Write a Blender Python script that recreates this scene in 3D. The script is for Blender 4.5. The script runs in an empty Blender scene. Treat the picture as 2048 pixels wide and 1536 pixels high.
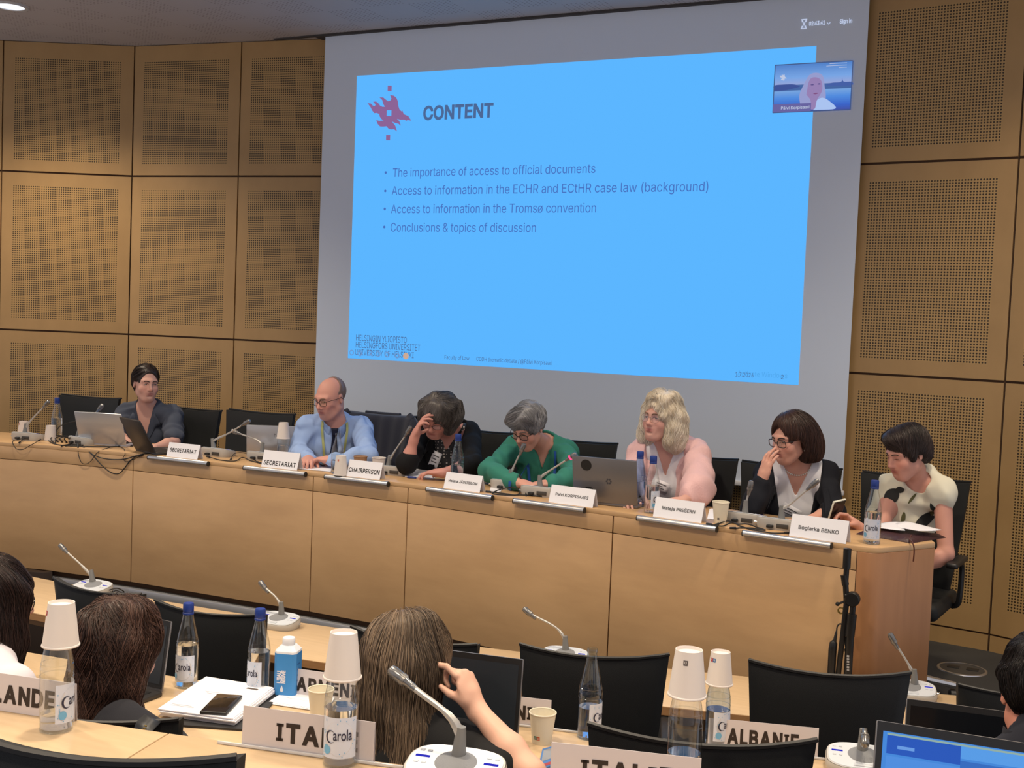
import bpy, bmesh, math, random, os
import numpy as np
from mathutils import Vector, Matrix
from mathutils.geometry import delaunay_2d_cdt

scene = bpy.context.scene
COL = scene.collection
random.seed(7)
RNG = np.random.RandomState(11)
PI = math.pi

# ------------------------------------------------------------------ camera, world, exposure
HC = 1.57                       # lens height above the podium floor
FPX = 2350.0                    # focal length in pixels of the 2048 px wide frame
CM = np.array([[0.89734216, 0.05980296, -0.43726498],
               [0.43955, -0.03206897, 0.89764547],
               [0.03965922, -0.99769494, -0.05506323]])   # camera (right, down, forward) -> room (X, Y, Z)
cam = bpy.data.cameras.new('camera')
cam_ob = bpy.data.objects.new('camera', cam)
COL.objects.link(cam_ob)
cam.sensor_width = 36.0
cam.lens = 36.0 * FPX / 2048.0
cam.clip_start = 0.05
cam.clip_end = 60
cam.dof.use_dof = False
_r, _u, _b = CM[:, 0], -CM[:, 1], -CM[:, 2]
cam_ob.matrix_world = Matrix(((_r[0], _u[0], _b[0], 0), (_r[1], _u[1], _b[1], 0), (_r[2], _u[2], _b[2], HC), (0, 0, 0, 1)))
scene.camera = cam_ob

world = bpy.data.worlds.new('room_air')
scene.world = world
world.use_nodes = True
world.node_tree.nodes['Background'].inputs[0].default_value = (0.93, 0.92, 1.0, 1)
world.node_tree.nodes['Background'].inputs[1].default_value = 0.60
vs = scene.view_settings
vs.view_transform = 'Standard'
vs.look = 'None'
vs.exposure = 0.0
vs.gamma = 1.0
vs.use_curve_mapping = False
LAMP_W = 44.0
LAMP_COL = (1.0, 0.84, 0.64)

# room measurements
CEIL = 3.36
SCREEN_Y = 6.38
Z_DESK, Z_FRONT, Z_MID, Z_NEAR = 0.75, 0.24, 0.45, 0.71         # worktop heights
F_FRONT, F_MID, F_NEAR = -0.50, -0.29, -0.03                    # floor of each tier


def ray(px, py):
    return CM @ np.array([px - 1024.0, py - 768.0, FPX])


def onz(px, py, z):
    """the point at height z that the photograph shows at pixel (px, py)"""
    r = ray(px, py)
    t = (z - HC) / r[2]
    return Vector((r[0] * t, r[1] * t, z))


def ony(px, py, y):
    """the point at depth y that the photograph shows at pixel (px, py)"""
    r = ray(px, py)
    t = y / r[1]
    return Vector((r[0] * t, y, HC + r[2] * t))


def S(c):
    """sRGB 0-255 -> linear"""
    o = []
    for v in c:
        v = v / 255.0
        o.append(v / 12.92 if v <= 0.04045 else ((v + 0.055) / 1.055) ** 2.4)
    return tuple(o)


# ------------------------------------------------------------------ materials
MATS = {}


def mat(name, col=(0.5, 0.5, 0.5), rough=0.5, metal=0.0, spec=0.5, emit=None, estr=1.0, bump=0.0, bscale=300.0, sheen=0.0, coat=0.0):
    if name in MATS:
        return MATS[name]
    m = bpy.data.materials.new(name)
    m.use_nodes = True
    nt = m.node_tree
    b = nt.nodes['Principled BSDF']
    b.inputs['Base Color'].default_value = (*col, 1)
    b.inputs['Roughness'].default_value = rough
    b.inputs['Metallic'].default_value = metal
    b.inputs['Specular IOR Level'].default_value = spec
    b.inputs['Sheen Weight'].default_value = sheen
    b.inputs['Coat Weight'].default_value = coat
    if emit:
        b.inputs['Emission Color'].default_value = (*emit, 1)
        b.inputs['Emission Strength'].default_value = estr
    if bump:
        tc = nt.nodes.new('ShaderNodeTexCoord')
        n = nt.nodes.new('ShaderNodeTexNoise')
        n.inputs['Scale'].default_value = bscale
        n.inputs['Detail'].default_value = 3
        bp = nt.nodes.new('ShaderNodeBump')
        bp.inputs['Strength'].default_value = bump
        bp.inputs['Distance'].default_value = 0.004
        nt.links.new(tc.outputs['Object'], n.inputs['Vector'])
        nt.links.new(n.outputs['Fac'], bp.inputs['Height'])
        nt.links.new(bp.outputs['Normal'], b.inputs['Normal'])
    MATS[name] = m
    return m


def wood(name, c1, c2, stretch=(1.2, 1.2, 14), rough=0.38, figure=0.35, coat=0.0, perf=None):
    """pale veneer: long grain, slow cloudy figure; perf = hole pitch in metres (needs a UV map in metres)"""
    if name in MATS:
        return MATS[name]
    m = bpy.data.materials.new(name)
    m.use_nodes = True
    nt = m.node_tree
    L = nt.links
    b = nt.nodes['Principled BSDF']
    b.inputs['Roughness'].default_value = rough
    b.inputs['Coat Weight'].default_value = coat
    b.inputs['Coat Roughness'].default_value = 0.25
    tc = nt.nodes.new('ShaderNodeTexCoord')
    mp = nt.nodes.new('ShaderNodeMapping')
    mp.inputs['Scale'].default_value = stretch
    L.new(tc.outputs['Object'], mp.inputs['Vector'])
    n1 = nt.nodes.new('ShaderNodeTexNoise')
    n1.inputs['Scale'].default_value = 6.0
    n1.inputs['Detail'].default_value = 5.0
    n1.inputs['Roughness'].default_value = 0.6
    L.new(mp.outputs['Vector'], n1.inputs['Vector'])
    mp2 = nt.nodes.new('ShaderNodeMapping')
    mp2.inputs['Scale'].default_value = (stretch[0] * 0.9, stretch[1] * 0.9, max(1.6, stretch[2] * 0.22))
    mp2.inputs['Rotation'].default_value = (0.0, 0.16, 0.0)
    L.new(tc.outputs['Object'], mp2.inputs['Vector'])
    n2 = nt.nodes.new('ShaderNodeTexNoise')
    n2.inputs['Scale'].default_value = 1.7
    n2.inputs['Detail'].default_value = 2.0
    n2.inputs['Distortion'].default_value = 0.7
    L.new(mp2.outputs['Vector'], n2.inputs['Vector'])
    mx = nt.nodes.new('ShaderNodeMix')
    mx.inputs['Factor'].default_value = figure
    L.new(n1.outputs['Fac'], mx.inputs['A'])
    L.new(n2.outputs['Fac'], mx.inputs['B'])
    cr = nt.nodes.new('ShaderNodeValToRGB')
    cr.color_ramp.elements[0].position = 0.32
    cr.color_ramp.elements[0].color = (*c1, 1)
    cr.color_ramp.elements[1].position = 0.66
    cr.color_ramp.elements[1].color = (*c2, 1)
    L.new(mx.outputs['Result'], cr.inputs['Fac'])
    out = cr.outputs['Color']
    if perf:
        uv = nt.nodes.new('ShaderNodeUVMap')
        sc = nt.nodes.new('ShaderNodeVectorMath')
        sc.operation = 'SCALE'
        sc.inputs['Scale'].default_value = 1.0 / perf
        L.new(uv.outputs['UV'], sc.inputs[0])
        fr = nt.nodes.new('ShaderNodeVectorMath')
        fr.operation = 'FRACTION'
        L.new(sc.outputs['Vector'], fr.inputs[0])
        ds = nt.nodes.new('ShaderNodeVectorMath')
        ds.operation = 'DISTANCE'
        ds.inputs[1].default_value = (0.5, 0.5, 0.0)
        L.new(fr.outputs['Vector'], ds.inputs[0])
        lt = nt.nodes.new('ShaderNodeMath')
        lt.operation = 'LESS_THAN'
        lt.inputs[1].default_value = 0.31
        L.new(ds.outputs['Value'], lt.inputs[0])
        m2 = nt.nodes.new('ShaderNodeMix')
        m2.data_type = 'RGBA'
        L.new(lt.outputs['Value'], m2.inputs['Factor'])
        L.new(out, m2.inputs['A'])
        m2.inputs['B'].default_value = (0.040, 0.020, 0.009, 1)
        out = m2.outputs['Result']
        bp = nt.nodes.new('ShaderNodeBump')
        bp.invert = True
        bp.inputs['Strength'].default_value = 0.5
        bp.inputs['Distance'].default_value = 0.003
        L.new(lt.outputs['Value'], bp.inputs['Height'])
        L.new(bp.outputs['Normal'], b.inputs['Normal'])
    L.new(out, b.inputs['Base Color'])
    MATS[name] = m
    return m


def thin_glass(name, tint, gloss=0.06, rough=0.02):
    """clear thin wall: lets light through, mirrors a little more at grazing angles"""
    if name in MATS:
        return MATS[name]
    m = bpy.data.materials.new(name)
    m.use_nodes = True
    nt = m.node_tree
    nt.nodes.remove(nt.nodes['Principled BSDF'])
    out = nt.nodes['Material Output']
    tr = nt.nodes.new('ShaderNodeBsdfTransparent')
    tr.inputs[0].default_value = (*tint, 1)
    gl = nt.nodes.new('ShaderNodeBsdfGlossy')
    gl.inputs['Roughness'].default_value = rough
    lw = nt.nodes.new('ShaderNodeLayerWeight')
    lw.inputs['Blend'].default_value = 0.22
    ad = nt.nodes.new('ShaderNodeMath')
    ad.operation = 'MULTIPLY_ADD'
    ad.inputs[1].default_value = 0.55
    ad.inputs[2].default_value = gloss
    mx = nt.nodes.new('ShaderNodeMixShader')
    nt.links.new(lw.outputs['Facing'], ad.inputs[0])
    nt.links.new(ad.outputs[0], mx.inputs[0])
    nt.links.new(tr.outputs[0], mx.inputs[1])
    nt.links.new(gl.outputs[0], mx.inputs[2])
    nt.links.new(mx.outputs[0], out.inputs['Surface'])
    MATS[name] = m
    return m


def liquid(name, tint, ior=1.33):
    if name in MATS:
        return MATS[name]
    m = bpy.data.materials.new(name)
    m.use_nodes = True
    b = m.node_tree.nodes['Principled BSDF']
    b.inputs['Base Color'].default_value = (*tint, 1)
    b.inputs['Transmission Weight'].default_value = 1.0
    b.inputs['Roughness'].default_value = 0.0
    b.inputs['IOR'].default_value = ior
    MATS[name] = m
    return m


def glow(name, col, strength=1.0):
    if name in MATS:
        return MATS[name]
    m = bpy.data.materials.new(name)
    m.use_nodes = True
    nt = m.node_tree
    nt.nodes.remove(nt.nodes['Principled BSDF'])
    e = nt.nodes.new('ShaderNodeEmission')
    e.inputs[0].default_value = (*col, 1)
    e.inputs[1].default_value = strength
    nt.links.new(e.outputs[0], nt.nodes['Material Output'].inputs['Surface'])
    MATS[name] = m
    return m


def attr_mat(name, attr='tint', rough=0.5, spec=0.4, sss=0.0, bump=0.0, bscale=400.0, sheen=0.0):
    """base colour = the thing's own colour stored per vertex"""
    if name in MATS:
        return MATS[name]
    m = mat(name, (1, 1, 1), rough, 0, spec, bump=bump, bscale=bscale, sheen=sheen)
    nt = m.node_tree
    a = nt.nodes.new('ShaderNodeAttribute')
    a.attribute_name = attr
    b = nt.nodes['Principled BSDF']
    nt.links.new(a.outputs['Color'], b.inputs['Base Color'])
    if sss:
        b.inputs['Subsurface Weight'].default_value = sss
        b.inputs['Subsurface Radius'].default_value = (0.012, 0.004, 0.002)
    return m


# ------------------------------------------------------------------ mesh collection helper
def rotm(rx=0, ry=0, rz=0):
    return Matrix.Rotation(rz, 3, 'Z') @ Matrix.Rotation(ry, 3, 'Y') @ Matrix.Rotation(rx, 3, 'X')


class MB:
    """collects shapes that end up in ONE mesh object"""

    def __init__(self):
        self.v, self.f, self.m, self.uv = [], [], [], {}

    def add(self, vs, fs, mi=0):
        o = len(self.v)
        self.v += [tuple(p) for p in vs]
        for f in fs:
            self.f.append(tuple(i + o for i in f))
            self.m.append(mi)
        return self

    def bm(self, bm, mi=0, xf=None):
        bm.verts.ensure_lookup_table()
        bm.verts.index_update()
        vs = [(xf @ v.co if xf else v.co) for v in bm.verts]
        self.add(vs, [[v.index for v in f.verts] for f in bm.faces], mi)
        bm.free()
        return self

    def box(self, c, s, r=None, bev=0.0, seg=2, mi=0):
        bm = bmesh.new()
        bmesh.ops.create_cube(bm, size=1.0)
        for v in bm.verts:
            v.co = Vector((v.co.x * s[0], v.co.y * s[1], v.co.z * s[2]))
        if bev:
            bmesh.ops.bevel(bm, geom=bm.edges[:], offset=bev, segments=seg, affect='EDGES', profile=0.5)
        xf = Matrix.Translation(Vector(c)) @ (r.to_4x4() if r else Matrix.Identity(4))
        return self.bm(bm, mi, xf)

    def poly(self, pts, z0, z1, mi=0, bev=0.0):
        """prism over a plan outline (counter-clockwise)"""
        bm = bmesh.new()
        lo = [bm.verts.new((p[0], p[1], z0)) for p in pts]
        f = bm.faces.new(lo)
        r = bmesh.ops.extrude_face_region(bm, geom=[f])
        for e in r['geom']:
            if isinstance(e, bmesh.types.BMVert):
                e.co.z = z1
        bmesh.ops.recalc_face_normals(bm, faces=bm.faces[:])
        if bev:
            ed = [e for e in bm.edges if abs(e.verts[0].co.z - e.verts[1].co.z) < 1e-6]
            bmesh.ops.bevel(bm, geom=ed, offset=bev, segments=2, affect='EDGES', profile=0.5)
        return self.bm(bm, mi)

    def tube(self, pts, r, n=8, mi=0, caps=True, flat=1.0):
        pts = [Vector(p) for p in pts]
        k = len(pts)
        rs = r if hasattr(r, '__len__') else [r] * k
        vs, fs = [], []
        ref = None
        for i, p in enumerate(pts):
            t = (pts[min(i + 1, k - 1)] - pts[max(i - 1, 0)])
            t = t.normalized() if t.length > 1e-9 else Vector((0, 0, 1))
            if ref is None:
                a = Vector((0, 0, 1)) if abs(t.z) < 0.9 else Vector((1, 0, 0))
                ref = (a - t * a.dot(t)).normalized()
            else:
                q = ref - t * ref.dot(t)
                ref = q.normalized() if q.length > 1e-6 else t.orthogonal().normalized()
            bb = t.cross(ref)
            for j in range(n):
                an = 2 * PI * j / n
                vs.append(p + (ref * math.cos(an) + bb * math.sin(an) * flat) * rs[i])
        for i in range(k - 1):
            for j in range(n):
                fs.append((i * n + j, i * n + (j + 1) % n, (i + 1) * n + (j + 1) % n, (i + 1) * n + j))
        if caps:
            fs.append(tuple(range(n - 1, -1, -1)))
            fs.append(tuple((k - 1) * n + j for j in range(n)))
        return self.add(vs, fs, mi)

    def lathe(self, prof, c=(0, 0, 0), n=32, mi=0, r=None, a0=0.0, a1=None):
        full = a1 is None
        m = n if full else n + 1
        vs, fs = [], []
        c = Vector(c)
        for (rad, z) in prof:
            for j in range(m):
                an = a0 + (2 * PI if full else (a1 - a0)) * j / n
                p = Vector((rad * math.cos(an), rad * math.sin(an), z))
                vs.append(c + (r @ p if r else p))
        for i in range(len(prof) - 1):
            for j in range(n):
                q = (j + 1) % n if full else j + 1
                fs.append((i * m + j, i * m + q, (i + 1) * m + q, (i + 1) * m + j))
        return self.add(vs, fs, mi)

    def ball(self, c, r, mi=0, n=16, rot=None):
        r = r if hasattr(r, '__len__') else (r, r, r)
        bm = bmesh.new()
        bmesh.ops.create_uvsphere(bm, u_segments=n, v_segments=max(6, n // 2 + 2), radius=1.0)
        xf = Matrix.Translation(Vector(c)) @ (rot.to_4x4() if rot else Matrix.Identity(4)) @ Matrix.Diagonal((*r, 1))
        return self.bm(bm, mi, xf)

    def quad(self, a, b, c, d, mi=0):
        return self.add([a, b, c, d], [(0, 1, 2, 3)], mi)

    def build(self, name, mats, parent=None, smooth=True, angle=35, fix=True, data_name=None):
        me = bpy.data.meshes.new(name)
        me.from_pydata([tuple(p) for p in self.v], [], self.f)
        mats = mats if isinstance(mats, (list, tuple)) else [mats]
        for x in mats:
            me.materials.append(x)
        if len(mats) > 1:
            me.polygons.foreach_set('material_index', self.m)
        if fix:
            bm = bmesh.new()
            bm.from_mesh(me)
            bmesh.ops.recalc_face_normals(bm, faces=bm.faces[:])
            bm.to_mesh(me)
            bm.free()
        if smooth:
            me.polygons.foreach_set('use_smooth', [True] * len(me.polygons))
            me.set_sharp_from_angle(angle=math.radians(angle))
        me.update()
        o = bpy.data.objects.new(name, me)
        COL.objects.link(o)
        if parent:
            o.parent = parent
        return o


def thing(name, label, cat, loc=(0, 0, 0), rz=0.0, group=None, rot=None):
    o = bpy.data.objects.new(name, None)
    COL.objects.link(o)
    o.empty_display_size = 0.05
    o.location = loc
    o.rotation_euler = rot if rot else (0, 0, rz)
    o['label'] = label
    o['category'] = cat
    if group:
        o['group'] = group
    return o


def tag(o, label, cat, group=None, kind=None):
    o['label'] = label
    o['category'] = cat
    if group:
        o['group'] = group
    if kind:
        o['kind'] = kind
    return o


def struct(o, label=None):
    o['kind'] = 'structure'
    if label:
        o['label'] = label
    return o


def dup(root, loc, rz, label, group=None, rot=None):
    r = root.copy()
    COL.objects.link(r)
    r.location = loc
    r.rotation_euler = rot if rot else (0, 0, rz)
    r['label'] = label
    if group:
        r['group'] = group
    for ch in list(root.children):
        c = ch.copy()
        COL.objects.link(c)
        c.parent = r
        for g in list(ch.children):
            d = g.copy()
            COL.objects.link(d)
            d.parent = c
    return r


def bez(p0, p1, p2, p3, n=12):
    p0, p1, p2, p3 = map(Vector, (p0, p1, p2, p3))
    return [p0 * (1 - t) ** 3 + p1 * 3 * t * (1 - t) ** 2 + p2 * 3 * t * t * (1 - t) + p3 * t ** 3 for t in [i / n for i in range(n + 1)]]


def spline(pts, n=6):
    """Catmull-Rom through the points"""
    P = [Vector(p) for p in pts]
    P = [P[0] * 2 - P[1]] + P + [P[-1] * 2 - P[-2]]
    o = []
    for i in range(1, len(P) - 2):
        a, b, c, d = P[i - 1], P[i], P[i + 1], P[i + 2]
        for k in range(n):
            t = k / n
            o.append(0.5 * (2 * b + (c - a) * t + (2 * a - 5 * b + 4 * c - d) * t * t + (3 * b - 3 * c + d - a) * t ** 3))
    o.append(P[-2])
    return o


# ------------------------------------------------------------------ lettering
FONT = None
try:
    _fp = os.path.join(bpy.utils.system_resource('DATAFILES'), 'fonts', 'Inter.woff2')
    if os.path.exists(_fp):
        FONT = bpy.data.fonts.load(_fp)
except Exception:
    FONT = None


def text_shape(s, bold=0.0, font='sans'):
    """2-D outline mesh of a line of writing: verts (n,2), faces (overlapping strokes are filled one by one)"""
    cu = bpy.data.curves.new('lettering', 'FONT')
    cu.body = s
    cu.fill_mode = 'NONE'
    if FONT and font == 'sans':
        cu.font = FONT
    cu.offset = 0.0
    o = bpy.data.objects.new('lettering', cu)
    COL.objects.link(o)
    dg = bpy.context.evaluated_depsgraph_get()
    cv = o.evaluated_get(dg).to_curve(dg)
    loops = []
    for sp in cv.splines:
        pts = []
        bp = sp.bezier_points
        n = len(bp)
        if n < 2:
            continue
        for i in range(n):
            p, q = bp[i], bp[(i + 1) % n]
            st = (p.handle_right - p.co).length < 1e-6 and (q.handle_left - q.co).length < 1e-6
            k = 1 if st else 5
            for j in range(k):
                t = j / k
                w = p.co * (1 - t) ** 3 + p.handle_right * 3 * t * (1 - t) ** 2 + q.handle_left * 3 * t * t * (1 - t) + q.co * t ** 3
                if not pts or (w - Vector((*pts[-1], 0))).length > 1e-5:
                    pts.append((w.x, w.y))
        if len(pts) > 2 and math.dist(pts[0], pts[-1]) < 1e-5:
            pts.pop()
        if len(pts) > 2:
            loops.append(np.array(pts))
    o.evaluated_get(dg).to_curve_clear()
    bpy.data.objects.remove(o)
    bpy.data.curves.remove(cu)
    area = lambda p: 0.5 * float(np.sum(p[:, 0] * np.roll(p[:, 1], -1) - np.roll(p[:, 0], -1) * p[:, 1]))

    ars = [area(p) for p in loops]
    if not loops:
        return np.zeros((0, 2)), []
    sgn = 1 if ars[int(np.argmax(np.abs(ars)))] > 0 else -1
    if bold:
        grown = []
        for p in loops:
            e0 = p - np.roll(p, 1, axis=0)
            e1 = np.roll(p, -1, axis=0) - p
            n0 = np.stack([e0[:, 1], -e0[:, 0]], 1); n0 /= np.maximum(1e-9, np.linalg.norm(n0, axis=1))[:, None]
            n1 = np.stack([e1[:, 1], -e1[:, 0]], 1); n1 /= np.maximum(1e-9, np.linalg.norm(n1, axis=1))[:, None]
            mtr = n0 + n1
            mtr /= np.maximum(0.55, np.sum(mtr * n0, axis=1))[:, None]
            grown.append(p + sgn * bold * mtr)
        loops = grown
    V, E = [], []
    for p in loops:
        b0 = len(V)
        V += [Vector(q) for q in p]
        E += [(b0 + i, b0 + (i + 1) % len(p)) for i in range(len(p))]
    vo, eo, fo = delaunay_2d_cdt(V, E, [], 0, 1e-6)[:3]
    vo = np.array([(q.x, q.y) for q in vo])
    tr = np.array([tuple(f)[:3] for f in fo])
    cen = vo[tr].mean(axis=1)
    A = np.concatenate(loops)
    B = np.concatenate([np.roll(p, -1, axis=0) for p in loops])
    wn = np.zeros(len(cen))
    for (x0, y0), (x1, y1) in zip(A, B):                  # winding number of every triangle
        if y0 == y1:
            continue
        sd = (x1 - x0) * (cen[:, 1] - y0) - (cen[:, 0] - x0) * (y1 - y0)
        wn += ((y0 <= cen[:, 1]) & (y1 > cen[:, 1]) & (sd > 0)).astype(int) - ((y0 > cen[:, 1]) & (y1 <= cen[:, 1]) & (sd < 0)).astype(int)
    keep = tr[wn != 0]
    return vo, [tuple(int(i) for i in t) for t in keep]


_CAP = None


def cap_h():
    global _CAP
    if _CAP is None:
        v, f = text_shape('E')
        _CAP = v[:, 1].max()
    return _CAP


def lettering(mb, s, origin, ux, uy, width=None, height=None, bold=0.0, align='l', mi=0, serif_i=False, font='sans'):
    """write s with its baseline starting at origin; ux, uy unit vectors; height = capital height"""
    parts = []
    if serif_i:
        x = 0.0
        ch = cap_h()
        for c in s:
            if c == 'I':
                w = ch * 0.46
                t = ch * 0.17
                b = ch * 0.25
                rects = [(0, 0, w, t), (0, ch - t, w, ch), (w / 2 - b / 2, 0, w / 2 + b / 2, ch)]
                for (a0, b0, a1, b1) in rects:
                    parts.append((np.array([(x + a0, b0), (x + a1, b0), (x + a1, b1), (x + a0, b1)]), [(0, 1, 2, 3)]))
                x += w + ch * 0.16
            elif c == ' ':
                x += ch * 0.4
            else:
                v, f = text_shape(c, bold, font)
                v = v - np.array([v[:, 0].min(), 0])
                parts.append((v + np.array([x, 0]), f))
                x += v[:, 0].max() + ch * 0.14
    else:
        parts.append(text_shape(s, bold, font))
    allv = np.concatenate([p[0] for p in parts])
    x0, x1 = allv[:, 0].min(), allv[:, 0].max()
    sy = (height / cap_h()) if height else None
    sx = (width / (x1 - x0)) if width else sy
    sy = sy or sx
    off = {'l': x0, 'c': (x0 + x1) / 2, 'r': x1}[align]
    o, ux, uy = Vector(origin), Vector(ux), Vector(uy)
    for v, f in parts:
        mb.add([o + ux * ((a - off) * sx) + uy * (b * sy) for a, b in v], f, mi)
    return mb

# ------------------------------------------------------------------ palette
BIRCH = wood('birch_veneer', (0.48, 0.300, 0.152), (0.60, 0.385, 0.200), (0.7, 0.7, 2.6), rough=0.33, figure=0.6)
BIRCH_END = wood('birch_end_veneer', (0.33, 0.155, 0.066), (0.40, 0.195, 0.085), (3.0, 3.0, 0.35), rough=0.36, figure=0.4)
PANEL = wood('wall_veneer', (0.415, 0.252, 0.100), (0.475, 0.292, 0.120), (1.0, 1.0, 0.6), rough=0.42, figure=0.3)
PERF = wood('perforated_wall_veneer', (0.455, 0.285, 0.108), (0.52, 0.330, 0.130), (1.0, 1.0, 0.6), rough=0.45, figure=0.3, perf=0.0150)
TABLE = wood('table_veneer', (0.53, 0.378, 0.222), (0.61, 0.445, 0.275), (1.0, 9.0, 9.0), rough=0.30, figure=0.3)
EDGE = wood('table_edge_veneer', (0.34, 0.175, 0.075), (0.42, 0.225, 0.10), (1.0, 9.0, 14.0), rough=0.4, figure=0.2)
DARK = mat('dark_joint', (0.075, 0.036, 0.015), 0.8)
BLACK = mat('black_plastic', (0.012, 0.012, 0.013), 0.45)
BLACKM = mat('black_metal', (0.014, 0.014, 0.015), 0.35, 0.3)
ALU = mat('brushed_aluminium', (0.62, 0.63, 0.66), 0.32, 0.9)
CHROME = mat('chrome', (0.75, 0.75, 0.76), 0.15, 1.0)
CARPET = mat('grey_carpet', (0.050, 0.047, 0.042), 0.95, bump=0.5, bscale=700)
PAPER = mat('white_paper', (0.80, 0.80, 0.86), 0.65)
CARD = mat('white_card', (0.78, 0.76, 0.82), 0.6)
INK = mat('black_ink', (0.012, 0.010, 0.010), 0.6)
SOFTINK = mat('grey_ink', (0.10, 0.10, 0.11), 0.7)

# ------------------------------------------------------------------ floors and podium
ROOM_CX = -4.05


def arc_y(y0, R, x):
    d = x - ROOM_CX
    return y0 + R - math.sqrt(R * R - d * d)


def far_front(x): return arc_y(4.03, 12.0, x)
def far_mid(x): return arc_y(2.61, 12.5, x)
def far_near(x): return arc_y(1.56, 12.5, x)


DESK_FRONT = [(-6.75, 4.36), (-6.2, 4.55), (-5.57, 4.752), (-5.28, 4.825), (-4.685, 4.888), (-3.50, 4.918), (-2.93, 4.905), (-1.815, 4.79), (-0.748, 4.637)]
XS = [-7.6 + 0.2 * i for i in range(44)]


def strip(name, front, back, z0, z1, m, label):
    mb = MB()
    pts = front + back[::-1]
    mb.poly(pts, z0, z1)
    return struct(mb.build(name, m, smooth=False), label)


podium_edge = [(x, y + 0.012) for x, y in DESK_FRONT] + [(-0.60, 4.62), (-0.1, 4.55), (0.9, 4.45)]
strip('floor_podium', podium_edge, [(-7.6, 7.4), (0.9, 7.4)][::1], -0.12, 0.0, CARPET, 'dark grey carpet floor of the raised podium')
mb = MB()
for a, b in zip(podium_edge[:-1], podium_edge[1:]):
    mb.quad((a[0], a[1] - 0.004, -0.6), (b[0], b[1] - 0.004, -0.6), (b[0], b[1] - 0.004, -0.045), (a[0], a[1] - 0.004, -0.045))
struct(mb.build('trim_1', mat('riser_grey', (0.035, 0.036, 0.040), 0.6), smooth=False, fix=False), 'dark grey face of the podium step')
mb = MB()
for i, (a, b) in enumerate(zip(podium_edge[:-1], podium_edge[1:])):
    if i < 3:
        continue
    aa, bb = Vector((a[0], a[1], 0)), Vector((b[0], b[1], 0))
    if i == 3:
        aa = Vector((-5.2, 4.848, 0))
    d = (bb - aa)
    mid = (aa + bb) / 2
    mb.box((mid.x, mid.y - 0.012, -0.022), (d.length + 0.004, 0.03, 0.042), rotm(rz=math.atan2(d.y, d.x)), 0.004)
struct(mb.build('trim_2', mat('nosing_metal', (0.55, 0.57, 0.62), 0.35, 0.6)), 'silver metal nosing along the podium step')
# dark boarded box in front of the podium at the far left
mb = MB()
mb.poly([(-6.9, 4.30), (-6.2, 4.50), (-5.235, 4.78), (-5.22, 4.83), (-5.57, 4.77), (-6.2, 4.565), (-6.9, 4.38)], -0.5, 0.03, bev=0.004)
struct(mb.build('trim_3', mat('dark_brown_board', (0.035, 0.023, 0.018), 0.55)), 'dark brown board below the left end of the desk')

fm = [(x, far_mid(x) + 0.10) for x in XS]
fn = [(x, far_near(x) + 0.09) for x in XS]
strip('floor_front', fm, [(-7.6, 5.4), (0.9, 5.4)], -0.62, F_FRONT, CARPET, 'dark carpet of the lowest seating tier')
strip('floor_middle', fn, [(x, y) for x, y in fm], -0.62, F_MID, CARPET, 'dark carpet of the middle seating tier')
strip('floor_back', [(-7.6, -2.0), (0.9, -2.0)], fn, -0.62, F_NEAR, CARPET, 'dark carpet of the back seating tier')

# round metal floor box on the podium
fb = thing('floor_box', 'round flush metal floor outlet in the podium carpet near the right wall', 'floor outlet', onz(1924, 1339, 0.0))
fb.scale = (0.9, 0.9, 1)
mb = MB()
mb.lathe([(0.0, 0.003), (0.112, 0.003), (0.114, 0.001)], n=40)
mb.build('cover', mat('floor_box_cover', (0.085, 0.083, 0.078), 0.5, 0.4), fb)
mb = MB()
mb.lathe([(0.112, 0.0), (0.112, 0.005), (0.124, 0.004), (0.126, 0.0)], n=40)
mb.build('rim', ALU, fb)
mb = MB()
for a in (-0.045, 0.05):
    mb.box((a, 0.015, 0.004), (0.06, 0.05, 0.003), bev=0.001)
mb.build('flap', mat('floor_box_flap', (0.03, 0.03, 0.03), 0.5, 0.3), fb)

# ------------------------------------------------------------------ walls
WROWS = [(0.085, 1.355), (1.358, 2.460), (2.463, CEIL)]


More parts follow.
